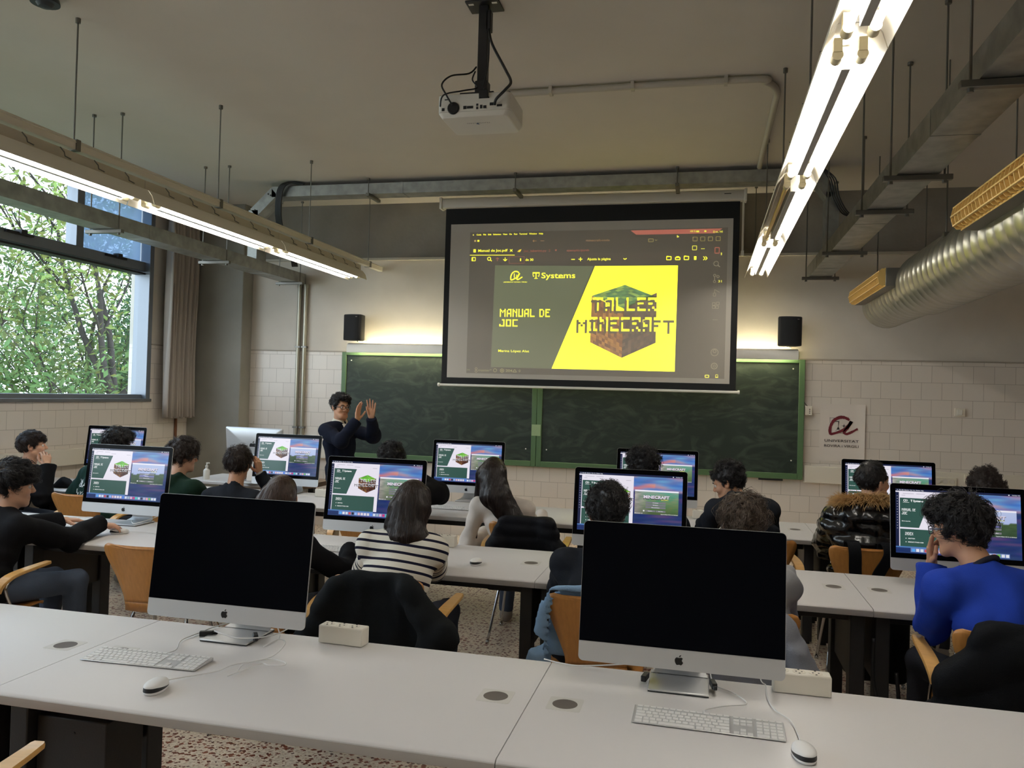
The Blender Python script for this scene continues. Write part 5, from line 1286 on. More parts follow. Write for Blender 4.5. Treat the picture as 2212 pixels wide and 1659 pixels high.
    def f_top(P):
        d = trunk(P, off)
        d = smin(d, cap(P, hip-up*.03, hip+up*.05, .105+off, .102+off, rt, kx), .05)
        if not standing: d = smax(d, A3([0, 0, 1]) @ P.T*-1+(seat_z+.03), .02)
        ar = None
        for sd in 'RL':
            e = limb(P, sd, off, top.get('cuff', .0), top.get('arm', (.052, .044, .034))); d = smin(d, e, top.get('armk', .022))
        if ocol:  # stand-up band round the neck
            b_ = cap(P, N-up*.03, nk0-up*(.02-ocol), .072+off, .064+off); d = smin(d, b_, .03); d = smax(d, -cap(P, nk0-up*(.02-ocol)-spn*.03, nk0+up*.05, .055, .07), .006)
        if extra: d = extra(P, d, dict(H=H, N=N, fw=fw, rt=rt, C=C, hl=hl, hip=hip, spn=spn, Sh=Sh, J=J))
        t_ = (P-A3(hip)) @ A3(sp); nz = vnoise(P, 7., 1.7+pel[0]*3)*.008+(.3-np.abs(vnoise(P, 9., 4.+pel[0])))*.017-.002+vnoise(P, 24., 5.1)*.0022
        fold = np.sin(t_*55+vnoise(P, 6., 9.)*4.5)*.0055*np.exp(-((t_-.12)/.15)**2)
        d = d+(nz+fold)*wr
        if quilt: d = d-.013*np.abs(np.sin(PI*(P[:, 2]+.014*vnoise(P, 7.))/quilt))+.008+vnoise(P, 30.)*.004+vnoise(P*A3([1, 1, .4]), 45.)*.003
        return np.maximum(d, -room_for(P, org))
    pts = np.array([list(x) for x in (hip-up*.1, C, N+up*.02, ShL, ShR, *J['R'], *J['L'])]); mg = .155+off+(.03 if quilt else 0)+top.get('margin', 0)
    V, Q = surface(f_top, pts.min(0)-mg, pts.max(0)+mg, top.get('h', .0095))
    at = {}
    if top.get('stripes'):
        t_ = (V-A3(hip)) @ A3(spn); st = t_.copy()
        for sd in 'RL':
            E, W = J[sd]; dt = trunk(V.astype(F32), off); dl = limb(V.astype(F32), sd, off); u1 = A3((E-Sh[sd]).normalized()); L1 = (E-Sh[sd]).length; L2 = (W-E).length; u2 = A3((W-E).normalized())
            s1 = (V-A3(Sh[sd])) @ u1; d1 = cap(V.astype(F32), Sh[sd], E, .05); d2 = cap(V.astype(F32), E, W, .04); al = np.where(d1 < d2, s1, L1+np.clip((V-A3(E)) @ u2, 0, L2)); m = (dl < dt-.012) & (s1 > .02)
            st = np.where(m, (Sh[sd]-hip).dot(spn)-al, st)
        at['stripe'] = st
    g = np_mesh(top.get('name', 'sweater'), V, Q, top['mat'], root, org, at)
    # --- trousers and shoes
    def f_leg(P):
        d = cap(P, hip-rt*.03, hip+rt*.03, .118, .118)
        for sd in 'RL': hp, kn, an = lg[sd]; d = smin(d, cap(P, hp, kn, .084, .066), .03); d = smin(d, smax(cap(P, kn, an, .064, .056), -(P[:, 2]-.07), .01), .02)
        if not standing: d = smax(d, seat_z+.006-P[:, 2]-100*((np.linalg.norm((P-A3(hip))[:, :2], axis=1) > .36)), .0)
        return np.maximum(d+vnoise(P, 9., 3.)*.005+vnoise(P, 24., 8.)*.003, -room_for(P, org))
    pts = np.array([list(y) for t_ in lg.values() for y in t_]); V, Q = surface(f_leg, pts.min(0)-.15, pts.max(0)+.15, .013)
    np_mesh('trousers', V, Q, trousers or mat('dark_denim', rgb(38, 42, 54), .85, bump=.3, bscale=300), root, org)
    b = MB(); fd = fw
    for sd in 'RL':
        an = lg[sd][2]; 
        for k in range(1): pass
        sb = MB()
        def f_shoe(P, an=an):
            d = cap(P, Vector((an.x, an.y, .042))-fd*.03, Vector((an.x, an.y, .034))+fd*.13, .042, .034); d = smin(d, cap(P, Vector((an.x, an.y, .05))-fd*.01, Vector((an.x, an.y, .09)), .042, .04), .03); return smax(d, .002-P[:, 2], .004)
        c0 = Vector((an.x, an.y, .05))+fd*.05; V, Q = surface(f_shoe, [c0.x-.2, c0.y-.2, -.01], [c0.x+.2, c0.y+.2, .15], .012); np_mesh('shoe', V, Q, shoes or mat('shoe_grey', rgb(150, 142, 134), .7), root, org)
    # --- hair
    make_hair(root, org, H, HR, hl, hair or {}, fw, up, N, C)
    if face:
        b = MB(); b.mi = 0
        for s in (-1, 1):
            b.mi = 0; c = hl((s*.031, .0785, .004)); v0 = len(b.v)
            b.lathe([(0, -.0115*HSC)]+[(.0115*HSC*math.sin(R(a)), -.0115*HSC*math.cos(R(a))) for a in range(20, 180, 20)]+[(0, .0115*HSC)], 14); b.v[v0:] = [tuple(Vector(p)+c) for p in b.v[v0:]]
            b.mi = 1; c = hl((s*.0315, .0885, .004)); v0 = len(b.v); b.lathe([(.0055, -.002), (.004, .0018), (0, .0022)], 12, (0, 0, 0), 'y')
            b.v[v0:] = [tuple(c+Vector((HR @ A3(p)).tolist())) for p in b.v[v0:]]
        o = b.build('eyes', [M_eye, M_iris], root, angle=180); o.data.transform(Matrix.Translation(-Vector(org)))
        b = MB()
        for s in (-1, 1): b.tube([hl(p) for p in ((s*.013, .0945, .024), (s*.028, .0935, .031), (s*.046, .0795, .027))], [.0042, .0048, .0026], 6, flat=.7)
        o = b.build('eyebrows', hair['mat'], root, angle=180); o.data.transform(Matrix.Translation(-Vector(org)))
    if glasses:
        gm, shape = glasses; b = MB(); gl = MB()
        for s in (-1, 1):
            pr = [(s*.033+u, v) for u, v in (rrect(.050, .040, .0195, 5) if shape == 'round' else rrect(.052, .034, .010, 5))]
            P = [hl((u, .112-.35*(abs(u)-.012)**2*9, v+.002)) for u, v in pr]; b.tube(P, .0022, 6, closed=True); gl.poly(P)
            b.tube([hl(p) for p in ((s*.058, .100, .008), (s*.078, .07, .009), (s*.0845, -.005, .006), (s*.083, -.03, -.012))], .0022, 6, flat=1.5)
        b.tube([hl(p) for p in ((-.009, .113, .006), (0, .116, .009), (.009, .113, .006))], .002, 6)
        o = b.build('glasses', gm, root, angle=180); o.data.transform(Matrix.Translation(-Vector(org)))
        o2 = gl.build('lens', glass_mat('lens_glass'), o, smooth=False); o2.data.transform(Matrix.Translation(-Vector(org)))
    PEOPLE[label] = dict(root=root, org=org, N=N, J=J, top=g, hl=hl, fw=fw, rt=rt, HR=HR, H=H, nk0=nk0, Sh=Sh, hip=hip, lg=lg)
    return root
def make_hair(root, org, H, HR, hl, hd, fw, up, N, C):
    if not hd: return
    st = hd.get('style', 'short'); m = hd['mat']; t = hd.get('t', .016); rs = np.random.RandomState(hd.get('seed', 1)); nz = hd.get('nz', .006)
    nape = hd.get('nape', -.085); fz = hd.get('front', .066)
    ly = A3([-.12, -.062, -.036, -.024, -.004, .014, .034, .046, .10]); lz = A3([nape, nape, nape*.55-.01, .006, .016, -.010, .022, fz-.004, fz])
    prims = hd.get('prims', []); world = hd.get('world', [])
    def f(P):
        Q = (P-A3(H)) @ HR/HSC
        d = ell(Q, (0, -.020, .040+t*.35), (.0755+t*.75, .096+t*.8, .090+t*.75))
        for c, r in prims: d = smin(d, ell(Q, c, r), .02)
        d = smax(d, (np.interp(Q[:, 1]+.008*vnoise(Q, 40., 7.), ly, lz).astype(F32)-Q[:, 2]+.006*vnoise(Q, 60., 1.))*.7, .008)
        d = d*HSC
        for (a, b, ra, rb, ax, k) in world: d = smin(d, cap(P, a, b, ra, rb, ax, k), hd.get('wk', .03))
        fr = hd.get('fr', 38.)
        return d+vnoise(P, fr, 2.)*nz+vnoise(P, fr*2.3, 4.)*nz*.45
    pts = [H]+[x for w in world for x in w[:2]]; mg = .19
    lo = [min(p[i] for p in pts)-mg for i in range(3)]; hi = [max(p[i] for p in pts)+mg for i in range(3)]
    V, Q = surface(f, lo, hi, hd.get('h', .0055))
    cap_o = np_mesh('hair', V, Q, m, root, org)
    n = hd.get('n', 3200)
    if not n: return
    # strands rooted on the mass, combed from the crown
    tri = V[Q]; c = tri.mean(1); nr = np.cross(tri[:, 2]-tri[:, 0], tri[:, 3]-tri[:, 1]); ar = np.linalg.norm(nr, axis=1)+1e-12; nr = nr/ar[:, None]
    cl = hd.get('clump', 12); nc = max(1, n//cl); pk = rs.choice(len(Q), nc, p=ar/ar.sum()); ci = np.arange(n) % nc; pick = pk[ci]; nn = nr[pick]
    p = c[pick]+rs.normal(0, hd.get('spread', .0055), (n, 3)); p = p-nn*((p-c[pick])*nn).sum(1)[:, None]
    crown = A3(hl(hd.get('crown', (0.0, -.06, .12)))); gv = A3([0, 0, -1])*hd.get('grav', .35)+A3(list(fw))*hd.get('fwd', .2)
    ln = hd.get('len', .035)*rs.uniform(.6, 1.25, n); cv = rs.uniform(.65, 1.3, nc)[ci]; ln = ln*cv; lift = hd.get('lift', .3)*(np.minimum(rs.gamma(2.2, .45, nc), 1.7)[ci])*rs.uniform(.75, 1.25, n); k = hd.get('k', 6); out = np.zeros((n, k, 3)); s = np.linspace(0, 1, k)
    if st == 'curly':
        fl = rs.normal(0, 1, (n, 3)); fl = fl-nn*(fl*nn).sum(1)[:, None]; fl /= np.linalg.norm(fl, axis=1)[:, None]; e1 = fl; e2 = np.cross(nn, fl); ph = rs.uniform(0, 6.28, n); rr = hd.get('coil', .007)*rs.uniform(.6, 1.3, n)
        for i, a in enumerate(s):
            an = ph+a*hd.get('turn', 7.); out[:, i] = p-nn*.003+nn*(ln*lift*math.sin(a*2.2))[:, None]*.8+e1*(np.cos(an)*rr+ln*.45*a)[:, None]+e2*(np.sin(an)*rr)[:, None]
    else:
        jit = rs.normal(0, hd.get('jit', .25), (nc, 3))[ci]+rs.normal(0, hd.get('jit', .25)*.25, (n, 3)); q = p.astype(F32).copy(); e = .004; g = nn.copy()
        for i, a in enumerate(s):
            out[:, i] = q-g*.0015+g*(ln*lift*math.sin(a*PI*.7))[:, None]
            fl = q-crown; fl /= np.linalg.norm(fl, axis=1)[:, None]+1e-9; fl = fl+gv+jit; fl = fl-g*(fl*g).sum(1)[:, None]; fl /= np.linalg.norm(fl, axis=1)[:, None]+1e-9
            q = (q+fl*(ln/(k-1))[:, None]).astype(F32); f0 = f(q); g = np.stack([f(q+A3([e if j == d_ else 0 for j in range(3)]))-f0 for d_ in range(3)], 1); g /= np.linalg.norm(g, axis=1)[:, None]+1e-9
            q = (q-g*np.clip(f0, -.012, .012)[:, None]).astype(F32)
    r = hd.get('r', .0011); strands('hair_strands', out, r*np.array([1-.75*a for a in s]), strand_mat(m), cap_o, org)
# ------------------------------------------------------------------ chairs in place
chair(-1.43, 3.72, 0, 'wooden chair under the striped sweater girl, a black jacket over its back'); chair(-.45, 3.74, 6, 'wooden chair behind the right dark computer with a light blue jacket over it', arms=False)
chair(.20, 3.72, -4, 'wooden chair of the brown haired boy, under a grey jacket', arms=False); chair(1.20, 3.70, -3, 'wooden chair of the boy in the blue sweater, under a black puffer jacket')
chair(-2.08, 3.72, 3, 'wooden chair whose pale armrest shows right of the left dark computer'); chair(-2.90, 3.98, 4, 'empty wooden chair tucked under the second row, left of the dark computer', arms=False)
chair(-3.79, 3.61, 5, 'wooden armchair of the boy in the black sweater at the left edge')
chair(-4.66, 5.50, 0, 'wooden chair behind the left computer, its bare back facing the camera'); chair(-3.98, 5.56, -6, 'wooden chair of the boy in the green hoodie'); chair(-3.36, 5.50, 0, 'wooden chair of the boy in the navy shirt')
chair(-2.40, 5.70, 0, 'wooden chair behind the computer of the striped girl'); chair(-1.17, 5.52, 2, 'wooden chair of the long haired girl, under a quilted black jacket'); chair(-.40, 5.62, 0, 'wooden chair of the curly haired boy with glasses')
chair(.33, 5.50, 8, 'wooden chair of the boy leaning left over the third row'); chair(.985, 5.46, 0, 'wooden chair with black backpack straps over its bare back', arms=False); chair(1.72, 5.56, 0, 'wooden chair hidden behind the far right computer')
chair(-5.77, 5.62, -60, 'wooden armchair of the boy in the black hoodie by the wall'); chair(-2.02, 1.70, 8, 'wooden chair in the bottom left corner, only its armrest in view')

# ------------------------------------------------------------------ things on the desks
k = keyboard(-1.83, 2.405, 2.5, 'white keyboard left of the front left computer'); cord(k, [(-1.80, 2.462, .748), (-1.80, 2.52, .744), (-1.85, 2.62, .743), (-1.845, 2.72, .743), (-1.83, 2.82, .744), (-1.78, 2.90, .75), (-1.72, 2.93, .78)])
m_ = mouse(-1.625, 2.185, 12, 'white mouse with a dark band in front of the front left keyboard'); cord(m_, [(-1.635, 2.242, .748), (-1.60, 2.30, .744), (-1.54, 2.37, .744), (-1.52, 2.45, .744), (-1.44, 2.53, .744), (-1.37, 2.51, .748), (-1.35, 2.47, .752), (-1.40, 2.46, .75), (-1.44, 2.47, .748), (-1.48, 2.35, .744), (-1.475, 2.39, .744), (-1.49, 2.46, .746), (-1.44, 2.55, .748), (-1.45, 2.66, .76), (-1.49, 2.68, .765), (-1.52, 2.63, .75), (-1.52, 2.74, .75), (-1.60, 2.86, .76)], sub=6)
k = keyboard(.035, 2.43, -1, 'white keyboard in front of the right dark computer'); cord(k, [(.03, 2.49, .748), (.03, 2.53, .744), (.09, 2.58, .744), (.155, 2.62, .744), (.12, 2.70, .744), (.06, 2.76, .745), (.045, 2.84, .77), (.05, 2.88, .80)])
m_ = mouse(.285, 2.29, 6, 'white mouse at the bottom right, beside a white keyboard'); cord(m_, [(.285, 2.348, .748), (.285, 2.42, .744), (.275, 2.52, .744), (.235, 2.60, .744), (.222, 2.70, .745), (.225, 2.79, .748), (.21, 2.80, .76), (.20, 2.86, .79)])
power(-1.285, 2.795, -3, 'white socket block right of the front left computer'); power(.335, 2.795, 0, 'white socket block beside the front right computer'); power(-2.98, 2.80, 0, 'white socket block cut by the left edge of the front row')
for lab, pts in (('white cable looping over the foot of the front left computer', [(-1.78, 2.72, .76), (-1.72, 2.66, .775), (-1.62, 2.64, .77), (-1.52, 2.70, .775), (-1.47, 2.80, .80)]), ('white cable crossing the gap between the two front desks', [(-.53, 2.84, .745), (-.46, 2.815, .745), (-.38, 2.80, .75), (-.20, 2.83, .77), (-.06, 2.90, .80)])):
    b = MB(); b.tube(smooth_path(pts, 6), .0024, 6); tag(b.build('cable', M_cord, angle=180), lab, 'cable')
for (x, y, rz, lab) in ((-1.80, 2.70, 25, 'black plug lying left of the front left computer foot'), (-1.595, 2.70, -55, 'black adapter beside the right of the front left computer foot'), (-.165, 2.72, 80, 'black clip at the left of the front right computer foot'), (.055, 2.72, -80, 'black clip at the right of the front right computer foot')):
    b = MB(); b.box((0, 0, .011), (.05, .018, .02)); b.box((.032, 0, .010), (.016, .012, .012)); o = b.build('cable_adapter', M_blackp, bevel=.003, loc=(x, y, DZ+.001 if abs(x+1.8) < .01 else DZ+.0095)); o.rotation_euler.z = R(rz); tag(o, lab, 'adapter')
k = keyboard(-2.06, 4.385, 0, 'white keyboard left of the striped sweater girl'); k = keyboard(-3.99, 4.50, 6, 'white keyboard under the black sleeved arm at the left'); k = keyboard(-1.94, 6.27, 0, 'white keyboard below the computer of the long haired girl')
keyboard(-.42, 4.44, 0, 'white keyboard of the dark haired boy behind the right dark computer'); keyboard(1.30, 4.42, 0, 'white keyboard of the boy in the blue sweater'); keyboard(-3.6, 6.24, 0, 'white keyboard in front of the boy in the navy shirt'); keyboard(1.36, 6.2, 0, 'white keyboard of the boy in the fur hooded jacket'); keyboard(-.42, 6.26, 0, 'white keyboard of the curly haired boy with glasses')
m_ = mouse(-3.555, 4.37, -60, 'white mouse under the hand of the boy in the black sweater'); cord(m_, [(-3.505, 4.40, .748), (-3.40, 4.44, .744), (-3.2, 4.42, .744), (-3.1, 4.6, .744), (-3.16, 4.78, .744), (-3.26, 4.86, .748)])
mouse(.0, 6.25, 0, 'white mouse on the third row desk right of the curly haired boy'); mouse(-1.20, 4.30, 0, 'white mouse right of the striped sweater girl'); mouse(-.08, 4.38, 0, 'white mouse right of the keyboard behind the right dark computer')
power(-1.545, 4.74, 0, 'white socket block behind the striped shoulder'); power(.03, 6.60, 4, 'white socket block on the third row below the chalkboard'); power(-3.2, 6.5, 0, 'white socket block right of the computer beside the presenter')
for lab, pts in (('white cables tangled behind the foot of the computer at the left', [(-3.70, 4.66, .77), (-3.62, 4.60, .765), (-3.55, 4.74, .80), (-3.58, 4.86, .82), (-3.46, 4.80, .75), (-3.40, 4.74, .745), (-3.30, 4.62, .745)]), ('white cable curled on the desk beside the left computer foot', [(-4.12, 4.66, .745), (-4.2, 4.74, .745), (-4.14, 4.8, .745), (-4.05, 4.76, .745), (-4.08, 4.66, .745), (-3.95, 4.64, .745)])):
    b = MB(); b.tube(smooth_path(pts, 6), .0026, 6); tag(b.build('cable', M_cord, angle=180), lab, 'cable')
b = MB(); b.box((-5.30, 6.12, .7425), (.30, .21, .005), Euler((0, 0, .2))); tag(b.build('notebook', mat('paper_white', rgb(226, 222, 214), .7)), 'white notebook on the desk beside the window wall sockets', 'notebook')
for i, (x, y) in enumerate(((-6.2, 7.2), (-6.2, 7.3), (-6.2, 7.42), (-6.2, 7.5))):
    b = MB(); b.tube(smooth_path([(LX+.09, y, .93), (LX+.16, y-.02, .90), (LX+.17, y-.05, .82), (LX+.22, y-.1, .755)], 5), .006, 6); b.box((LX+.085, y, .93), (.03, .035, .035))
    tag(b.build('cable', M_blackp if i % 2 else M_cord, angle=60), ('pale power cord, leftmost of the plugs in the window wall sockets', 'black power cord, second of the plugs in the window wall sockets', 'pale power cord, third of the plugs in the window wall sockets', 'black power cord, last of the plugs in the window wall sockets')[i], 'power cord')
# teacher table: bottle, stand, chair with a navy jacket
t = empty('bottle', (-4.86, 7.20, .74), label='small white pump bottle on the teacher table', cat='bottle')
b = MB(); b.lathe([(.03, 0), (.032, .01), (.032, .09), (.02, .105), (.012, .11), (.012, .125)], 18); b.build('bottle_body', M_white, t); b = MB(); b.lathe([(.014, .125), (.014, .14), (.005, .142), (.005, .165)], 12); b.box((.012, 0, .165), (.035, .012, .01)); b.build('pump', M_white, t)
t = empty('laptop', (-4.22, 7.15, DZ-.0005), R(200), 'thin silver laptop propped open on the teacher table', 'laptop')
b = MB(); b.box((0, .04, .008), (.28, .14, .014)); b.build('laptop_base', M_al, t, bevel=.004); b = MB(); b.box((0, -.03, .125), (.28, .008, .22), Euler((R(14), 0, 0))); b.build('lid', M_al, t, bevel=.003)
t = empty('desk_speaker', (-4.50, 7.13, DZ), label='dark upright loudspeaker at the edge of the teacher table', cat='loudspeaker')
b = MB(); b.box((0, 0, .09), (.09, .07, .18)); b.build('case', mat('speaker_grey', rgb(64, 66, 70), .5), t, bevel=.015)
b = MB(); b.cyl((0, -.036, .06), (0, -.034, .06), .03, 16); b.build('driver', M_blackp, t)
t = empty('office_chair', (-5.30, 8.25, 0), R(165), 'white backed chair behind the teacher table under a navy jacket', 'chair')
b = MB(); b.cyl((0, 0, .05), (0, 0, .43), .03, 10)
for a in range(5): b.tube([(0, 0, .09), (.27*math.cos(a*1.2566), .27*math.sin(a*1.2566), .05)], .02, 6)
b.build('base', M_blackp, t); b = MB(); b.box((0, 0, .46), (.44, .42, .06)); b.build('seat', M_white, t, bevel=.02)
b = MB(); b.prism([(-.20, .50), (.24, .50), (.20, 1.0), (.16, 1.06), (-.14, 1.06), (-.18, 1.0)], lambda u, v, s_: (u, s_-.10*(v-.5), v), -.25, -.21); b.build('backrest', M_white, t, bevel=.012)
def fn_(P):
    Q = (P-A3([-5.30, 8.25, 0])) @ rotz(R(165)); x, y, z = Q[:, 0], Q[:, 1], Q[:, 2]; yc = -.23-.10*(z-.5); w = np.interp(z, [.45, .9, 1.04], [.24, .20, .13]).astype(F32)
    d = smax(np.abs(y-yc)-.055, np.maximum(np.maximum(-x-w-.02, x-w*.62), np.maximum(z-1.10, .52-z)), .03)+vnoise(Q, 10.)*.012
    return np.maximum(d, -np.maximum(np.abs(y-yc)-.027, np.maximum(np.abs(x)-.26, np.maximum(z-1.068, .4-z))))
V, Q_ = surface(fn_, (-5.7, 8.2, .45), (-4.9, 8.75, 1.2), .014); o = np_mesh('jacket', V, Q_, mat('jacket_navy_cloth', rgb(24, 28, 44), .85, bump=.3, bscale=200, spec=.12), None, (-5.3, 8.25, 0)); o.location = (-5.3, 8.25, 0); tag(o, 'navy jacket over the white chair behind the teacher table', 'jacket')

# ------------------------------------------------------------------ jackets over chair backs
def fabric(name, c, rough=.85, gloss=0.): return mat(name, c, rough, bump=.35, bscale=260, var=.05, vscale=8, spec=.12 if not gloss else gloss)
def jacket(name, label, cx, cy, rz, m, levels, sleeves=(), quilt=None, seed=0., fold=.02, zmin=.2):
    """levels, top to bottom: (z, left half-width, right half-width, offset from the chair line, half thickness)"""
    rt = rotz(R(rz)); c = A3([cx, cy, 0]); Lv = np.array(levels[::-1], F32); line = lambda z: -.21-(z-.545)*.30
    Z = Lv[:, 0]; ip = lambda z, i: np.interp(z, Z, Lv[:, i]).astype(F32)
    def f(P):
        Q = (P-c) @ rt; x, y, z = Q[:, 0], Q[:, 1], Q[:, 2]; S = np.stack([x, z*.22, z*0+seed], 1).astype(F32)
        y0 = line(z)+ip(z, 3)-(vnoise(S, 11.)*fold+vnoise(S, 24., 3.)*fold*.4)*np.clip((levels[0][0]-z)*5+.15, 0, 1); wob = .02*vnoise(np.stack([z, z*0, z*0+seed], 1), 9.)
        d = smax(np.abs(y-y0)-ip(z, 4), np.maximum(x-ip(z, 2)-wob, -x-ip(z, 1)+wob), .05); d = smax(d, z-levels[0][0]-.012*np.cos(x*8), .05)
        for (a, b_, ra, rb) in sleeves: d = smin(d, cap(Q, a, b_, ra, rb)+vnoise(Q, 16., seed)*.012+(np.abs(vnoise(Q, 11., seed+2))-.3)*.014, .05)
        d = d+(np.abs(vnoise(Q, 9., seed+5))-.3)*fold*.45+vnoise(Q, 40., seed)*.0012
        if quilt:
            ax = z if quilt[1] == 'z' else (z+.45*np.abs(x)); d = d-quilt[2]*np.abs(np.sin(PI*(ax+.014*vnoise(Q, 8.))/quilt[0]))+quilt[2]*.5
        s = np.minimum(cap(Q, (-.19, -.2915, .83), (.19, -.2915, .83), .018), np.maximum(np.abs(y+.235+(z-.62)*.27-.028*(x/.2)**2)-.016, np.maximum(np.abs(x)-.232, np.maximum(.45-z, z-.845))))
        s = np.minimum(s, np.maximum(np.maximum(np.abs(x)-.245, np.abs(y-.01)-.23), np.abs(z-.44)-.04)); s = np.minimum(s, np.maximum(np.maximum(np.abs(x)-.2, np.abs(y+.15)-.07), np.abs(z-.47)-.06))
        for q in (-1, 1):
            for (a, b_, r) in (((.165, -.09, .385), (.216, -.235, .0), .016), ((.27, -.215, .57), (.271, -.13, .66), .04), ((.271, -.13, .656), (.272, .18, .68), .04), ((.25, -.05, .43), (.268, -.15, .60), .016)): s = np.minimum(s, cap(Q, (a[0]*q, a[1], a[2]), (b_[0]*q, b_[1], b_[2]), r))
        d = smax(d, -s, .012); d = np.maximum(d, y-line(z)-.058); return np.maximum(d, zmin-z)
    ws = max(max(l[1], l[2]) for l in levels)+.1; zt = levels[0][0]+.09
    pts = [(sx*ws, sy) for sx in (-1, 1) for sy in (-.50, .0)]+[p[:2] for s in sleeves for p in s[:2]]
    W = np.array([A3([*p, 0]) @ rt.T+c for p in pts]); V, Qd = surface(f, [W[:, 0].min()-.1, W[:, 1].min()-.1, zmin-.02], [W[:, 0].max()+.1, W[:, 1].max()+.1, zt], .0095)
    o = np_mesh(name, V, Qd, m, None, (cx, cy, 0)); o.location = (cx, cy, 0); tag(o, label, 'jacket'); return o
jacket('jacket', 'black jacket hung over the chair back of the striped sweater girl', -1.43, 3.72, 0, fabric('jacket_black_cloth', rgb(26, 28, 30)),
       [(.86, .17, .19, -.0, .034), (.80, .19, .205, -.015, .036), (.70, .23, .23, -.03, .038), (.58, .27, .25, -.035, .042), (.45, .31, .26, -.03, .046), (.2, .33, .26, .0, .05)],
       [((.17, -.33, .80), (.34, -.36, .62), .05, .065), ((.34, -.36, .62), (.25, -.36, .44), .068, .075), ((-.18, -.33, .78), (-.34, -.30, .50), .05, .065)], seed=1.)
jacket('puffer_jacket', 'black quilted puffer jacket over the chair of the boy in the blue sweater', 1.20, 3.70, -3, fabric('puffer_black_matt', rgb(24, 26, 30), .7),
       [(.87, .15, .22, -.01, .05), (.80, .20, .25, -.03, .052), (.66, .26, .28, -.04, .056), (.52, .30, .30, -.04, .056), (.38, .34, .32, -.03, .056), (.2, .36, .33, .0, .056)],
       [((.2, -.34, .8), (.36, -.38, .55), .06, .07)], quilt=(.17, 'd', .014), seed=2., fold=.010)
jacket('jacket', 'grey padded jacket slipping off the chair right of the right dark computer', .20, 3.72, -4, fabric('jacket_grey_cloth', rgb(124, 126, 134), .75),
       [(.85, .17, .17, -.01, .04), (.80, .18, .20, -.02, .042), (.66, .20, .235, -.035, .045), (.52, .22, .29, -.04, .048), (.38, .24, .36, -.03, .05), (.2, .25, .43, -.01, .05)],
       [((.18, -.35, .76), (.30, -.38, .52), .045, .06)], seed=4., fold=.032)
jacket('jacket', 'light blue jacket hung inside the chair left of the right dark computer', -.45, 3.74, 6, fabric('jacket_blue_cloth', rgb(128, 158, 190), .8),
       [(.872, .20, .17, .012, .03), (.82, .225, .18, .030, .026), (.70, .27, .19, .034, .024), (.55, .31, .20, .034, .026), (.30, .34, .2, .030, .03)], [], seed=6., fold=.005, zmin=.28)
jacket('puffer_jacket', 'black ribbed puffer jacket on the chair of the long haired girl', -1.17, 5.52, 2, fabric('puffer_black_ribbed', rgb(22, 23, 28), .6),
       [(.875, .14, .22, -.01, .045), (.80, .17, .24, -.03, .048), (.68, .2, .26, -.04, .05), (.56, .22, .27, -.04, .05), (.36, .24, .27, -.03, .05)],
       [((.18, -.33, .83), (.26, -.34, .66), .055, .06), ((-.15, -.33, .7), (-.24, -.3, .48), .05, .055)], quilt=(.075, 'z', .008), seed=8., fold=.008, zmin=.36)
jacket('jacket', 'black coat over the armchair at the left edge', -3.79, 3.61, 5, fabric('coat_black_cloth', rgb(20, 21, 24)), [(.85, .17, .16, -.01, .04), (.7, .2, .2, -.03, .042), (.55, .2, .22, -.03, .045), (.3, .2, .22, -.02, .045)], seed=9.)
t = empty('backpack', (.985, 5.18, 0), label='black backpack hanging by its straps from the bare chair back', cat='backpack'); M_bag = fabric('backpack_nylon', rgb(20, 21, 25), .6)
def fbag(P):
    q = np.abs(P-A3([1.0, 5.02, .34]))-A3([.13, .075, .19]); d = np.linalg.norm(np.maximum(q, 0), axis=1)+np.minimum(q.max(1), 0)-.035; return d+vnoise(P, 12.)*.008
V, Q_ = surface(fbag, (.78, 4.86, .06), (1.22, 5.18, .62), .012); np_mesh('bag_body', V, Q_, M_bag, t, (.985, 5.18, 0))
for x in (-.105, .085):
    b = MB(); pts = smooth_path([(x, .034, .76), (x, .016, .852), (x+.01, -.036, .862), (x+.02, -.052, .80), (x+.03*(1 if x < 0 else -1), -.012, .68), (x+.05*(1 if x < 0 else -1), -.004, .58), (x+.05*(1 if x < 0 else -1), -.03, .54)], 5); v = []; fc = []
    for i, p in enumerate(pts):
        d = (pts[min(i+1, len(pts)-1)]-pts[max(i-1, 0)]).normalized(); nn = Vector((1, 0, 0)).cross(d)*.005
        v += [p+Vector((-.035, 0, 0))-nn, p+Vector((.035, 0, 0))-nn, p+Vector((.035, 0, 0))+nn, p+Vector((-.035, 0, 0))+nn]
    for i in range(len(pts)-1):
        for j in range(4): fc.append((i*4+j, i*4+(j+1) % 4, (i+1)*4+(j+1) % 4, (i+1)*4+j))
    b.add(v, fc); b.build('strap', M_bag, t, angle=50)
for lab, pts, r in (('black cable loop hanging under the third row desk joint', [(.60, 5.98, .69), (.53, 5.95, .60), (.55, 5.95, .48), (.62, 5.95, .45), (.66, 5.96, .55), (.62, 5.97, .67)], .009), ('black cable drooping beside the second row desk leg', [(.80, 4.05, .6), (.80, 4.05, .42), (.83, 4.02, .28), (.88, 4.02, .22), (.91, 4.04, .3), (.90, 4.05, .45)], .009), ('tangle of black cable tied under the right third row desk', [(.98, 5.93, .69), (.90, 5.93, .6), (.93, 5.93, .52), (1.0, 5.93, .56), (.95, 5.93, .44), (.86, 5.93, .42)], .011)):
    b = MB(); b.tube(smooth_path(pts, 7), r, 7); tag(b.build('cable', M_blackp, angle=180), lab, 'cable')
t = sockets('desk_sockets', 'dark socket strip under the third row desk edge below the chalkboard', (-.55, Y3+.1445, .675), 'y', 2); t.scale = (1, 1, .66)
for ch in t.children:
    if not ch.name.startswith('contact'): ch.data.materials[0] = M_blackm
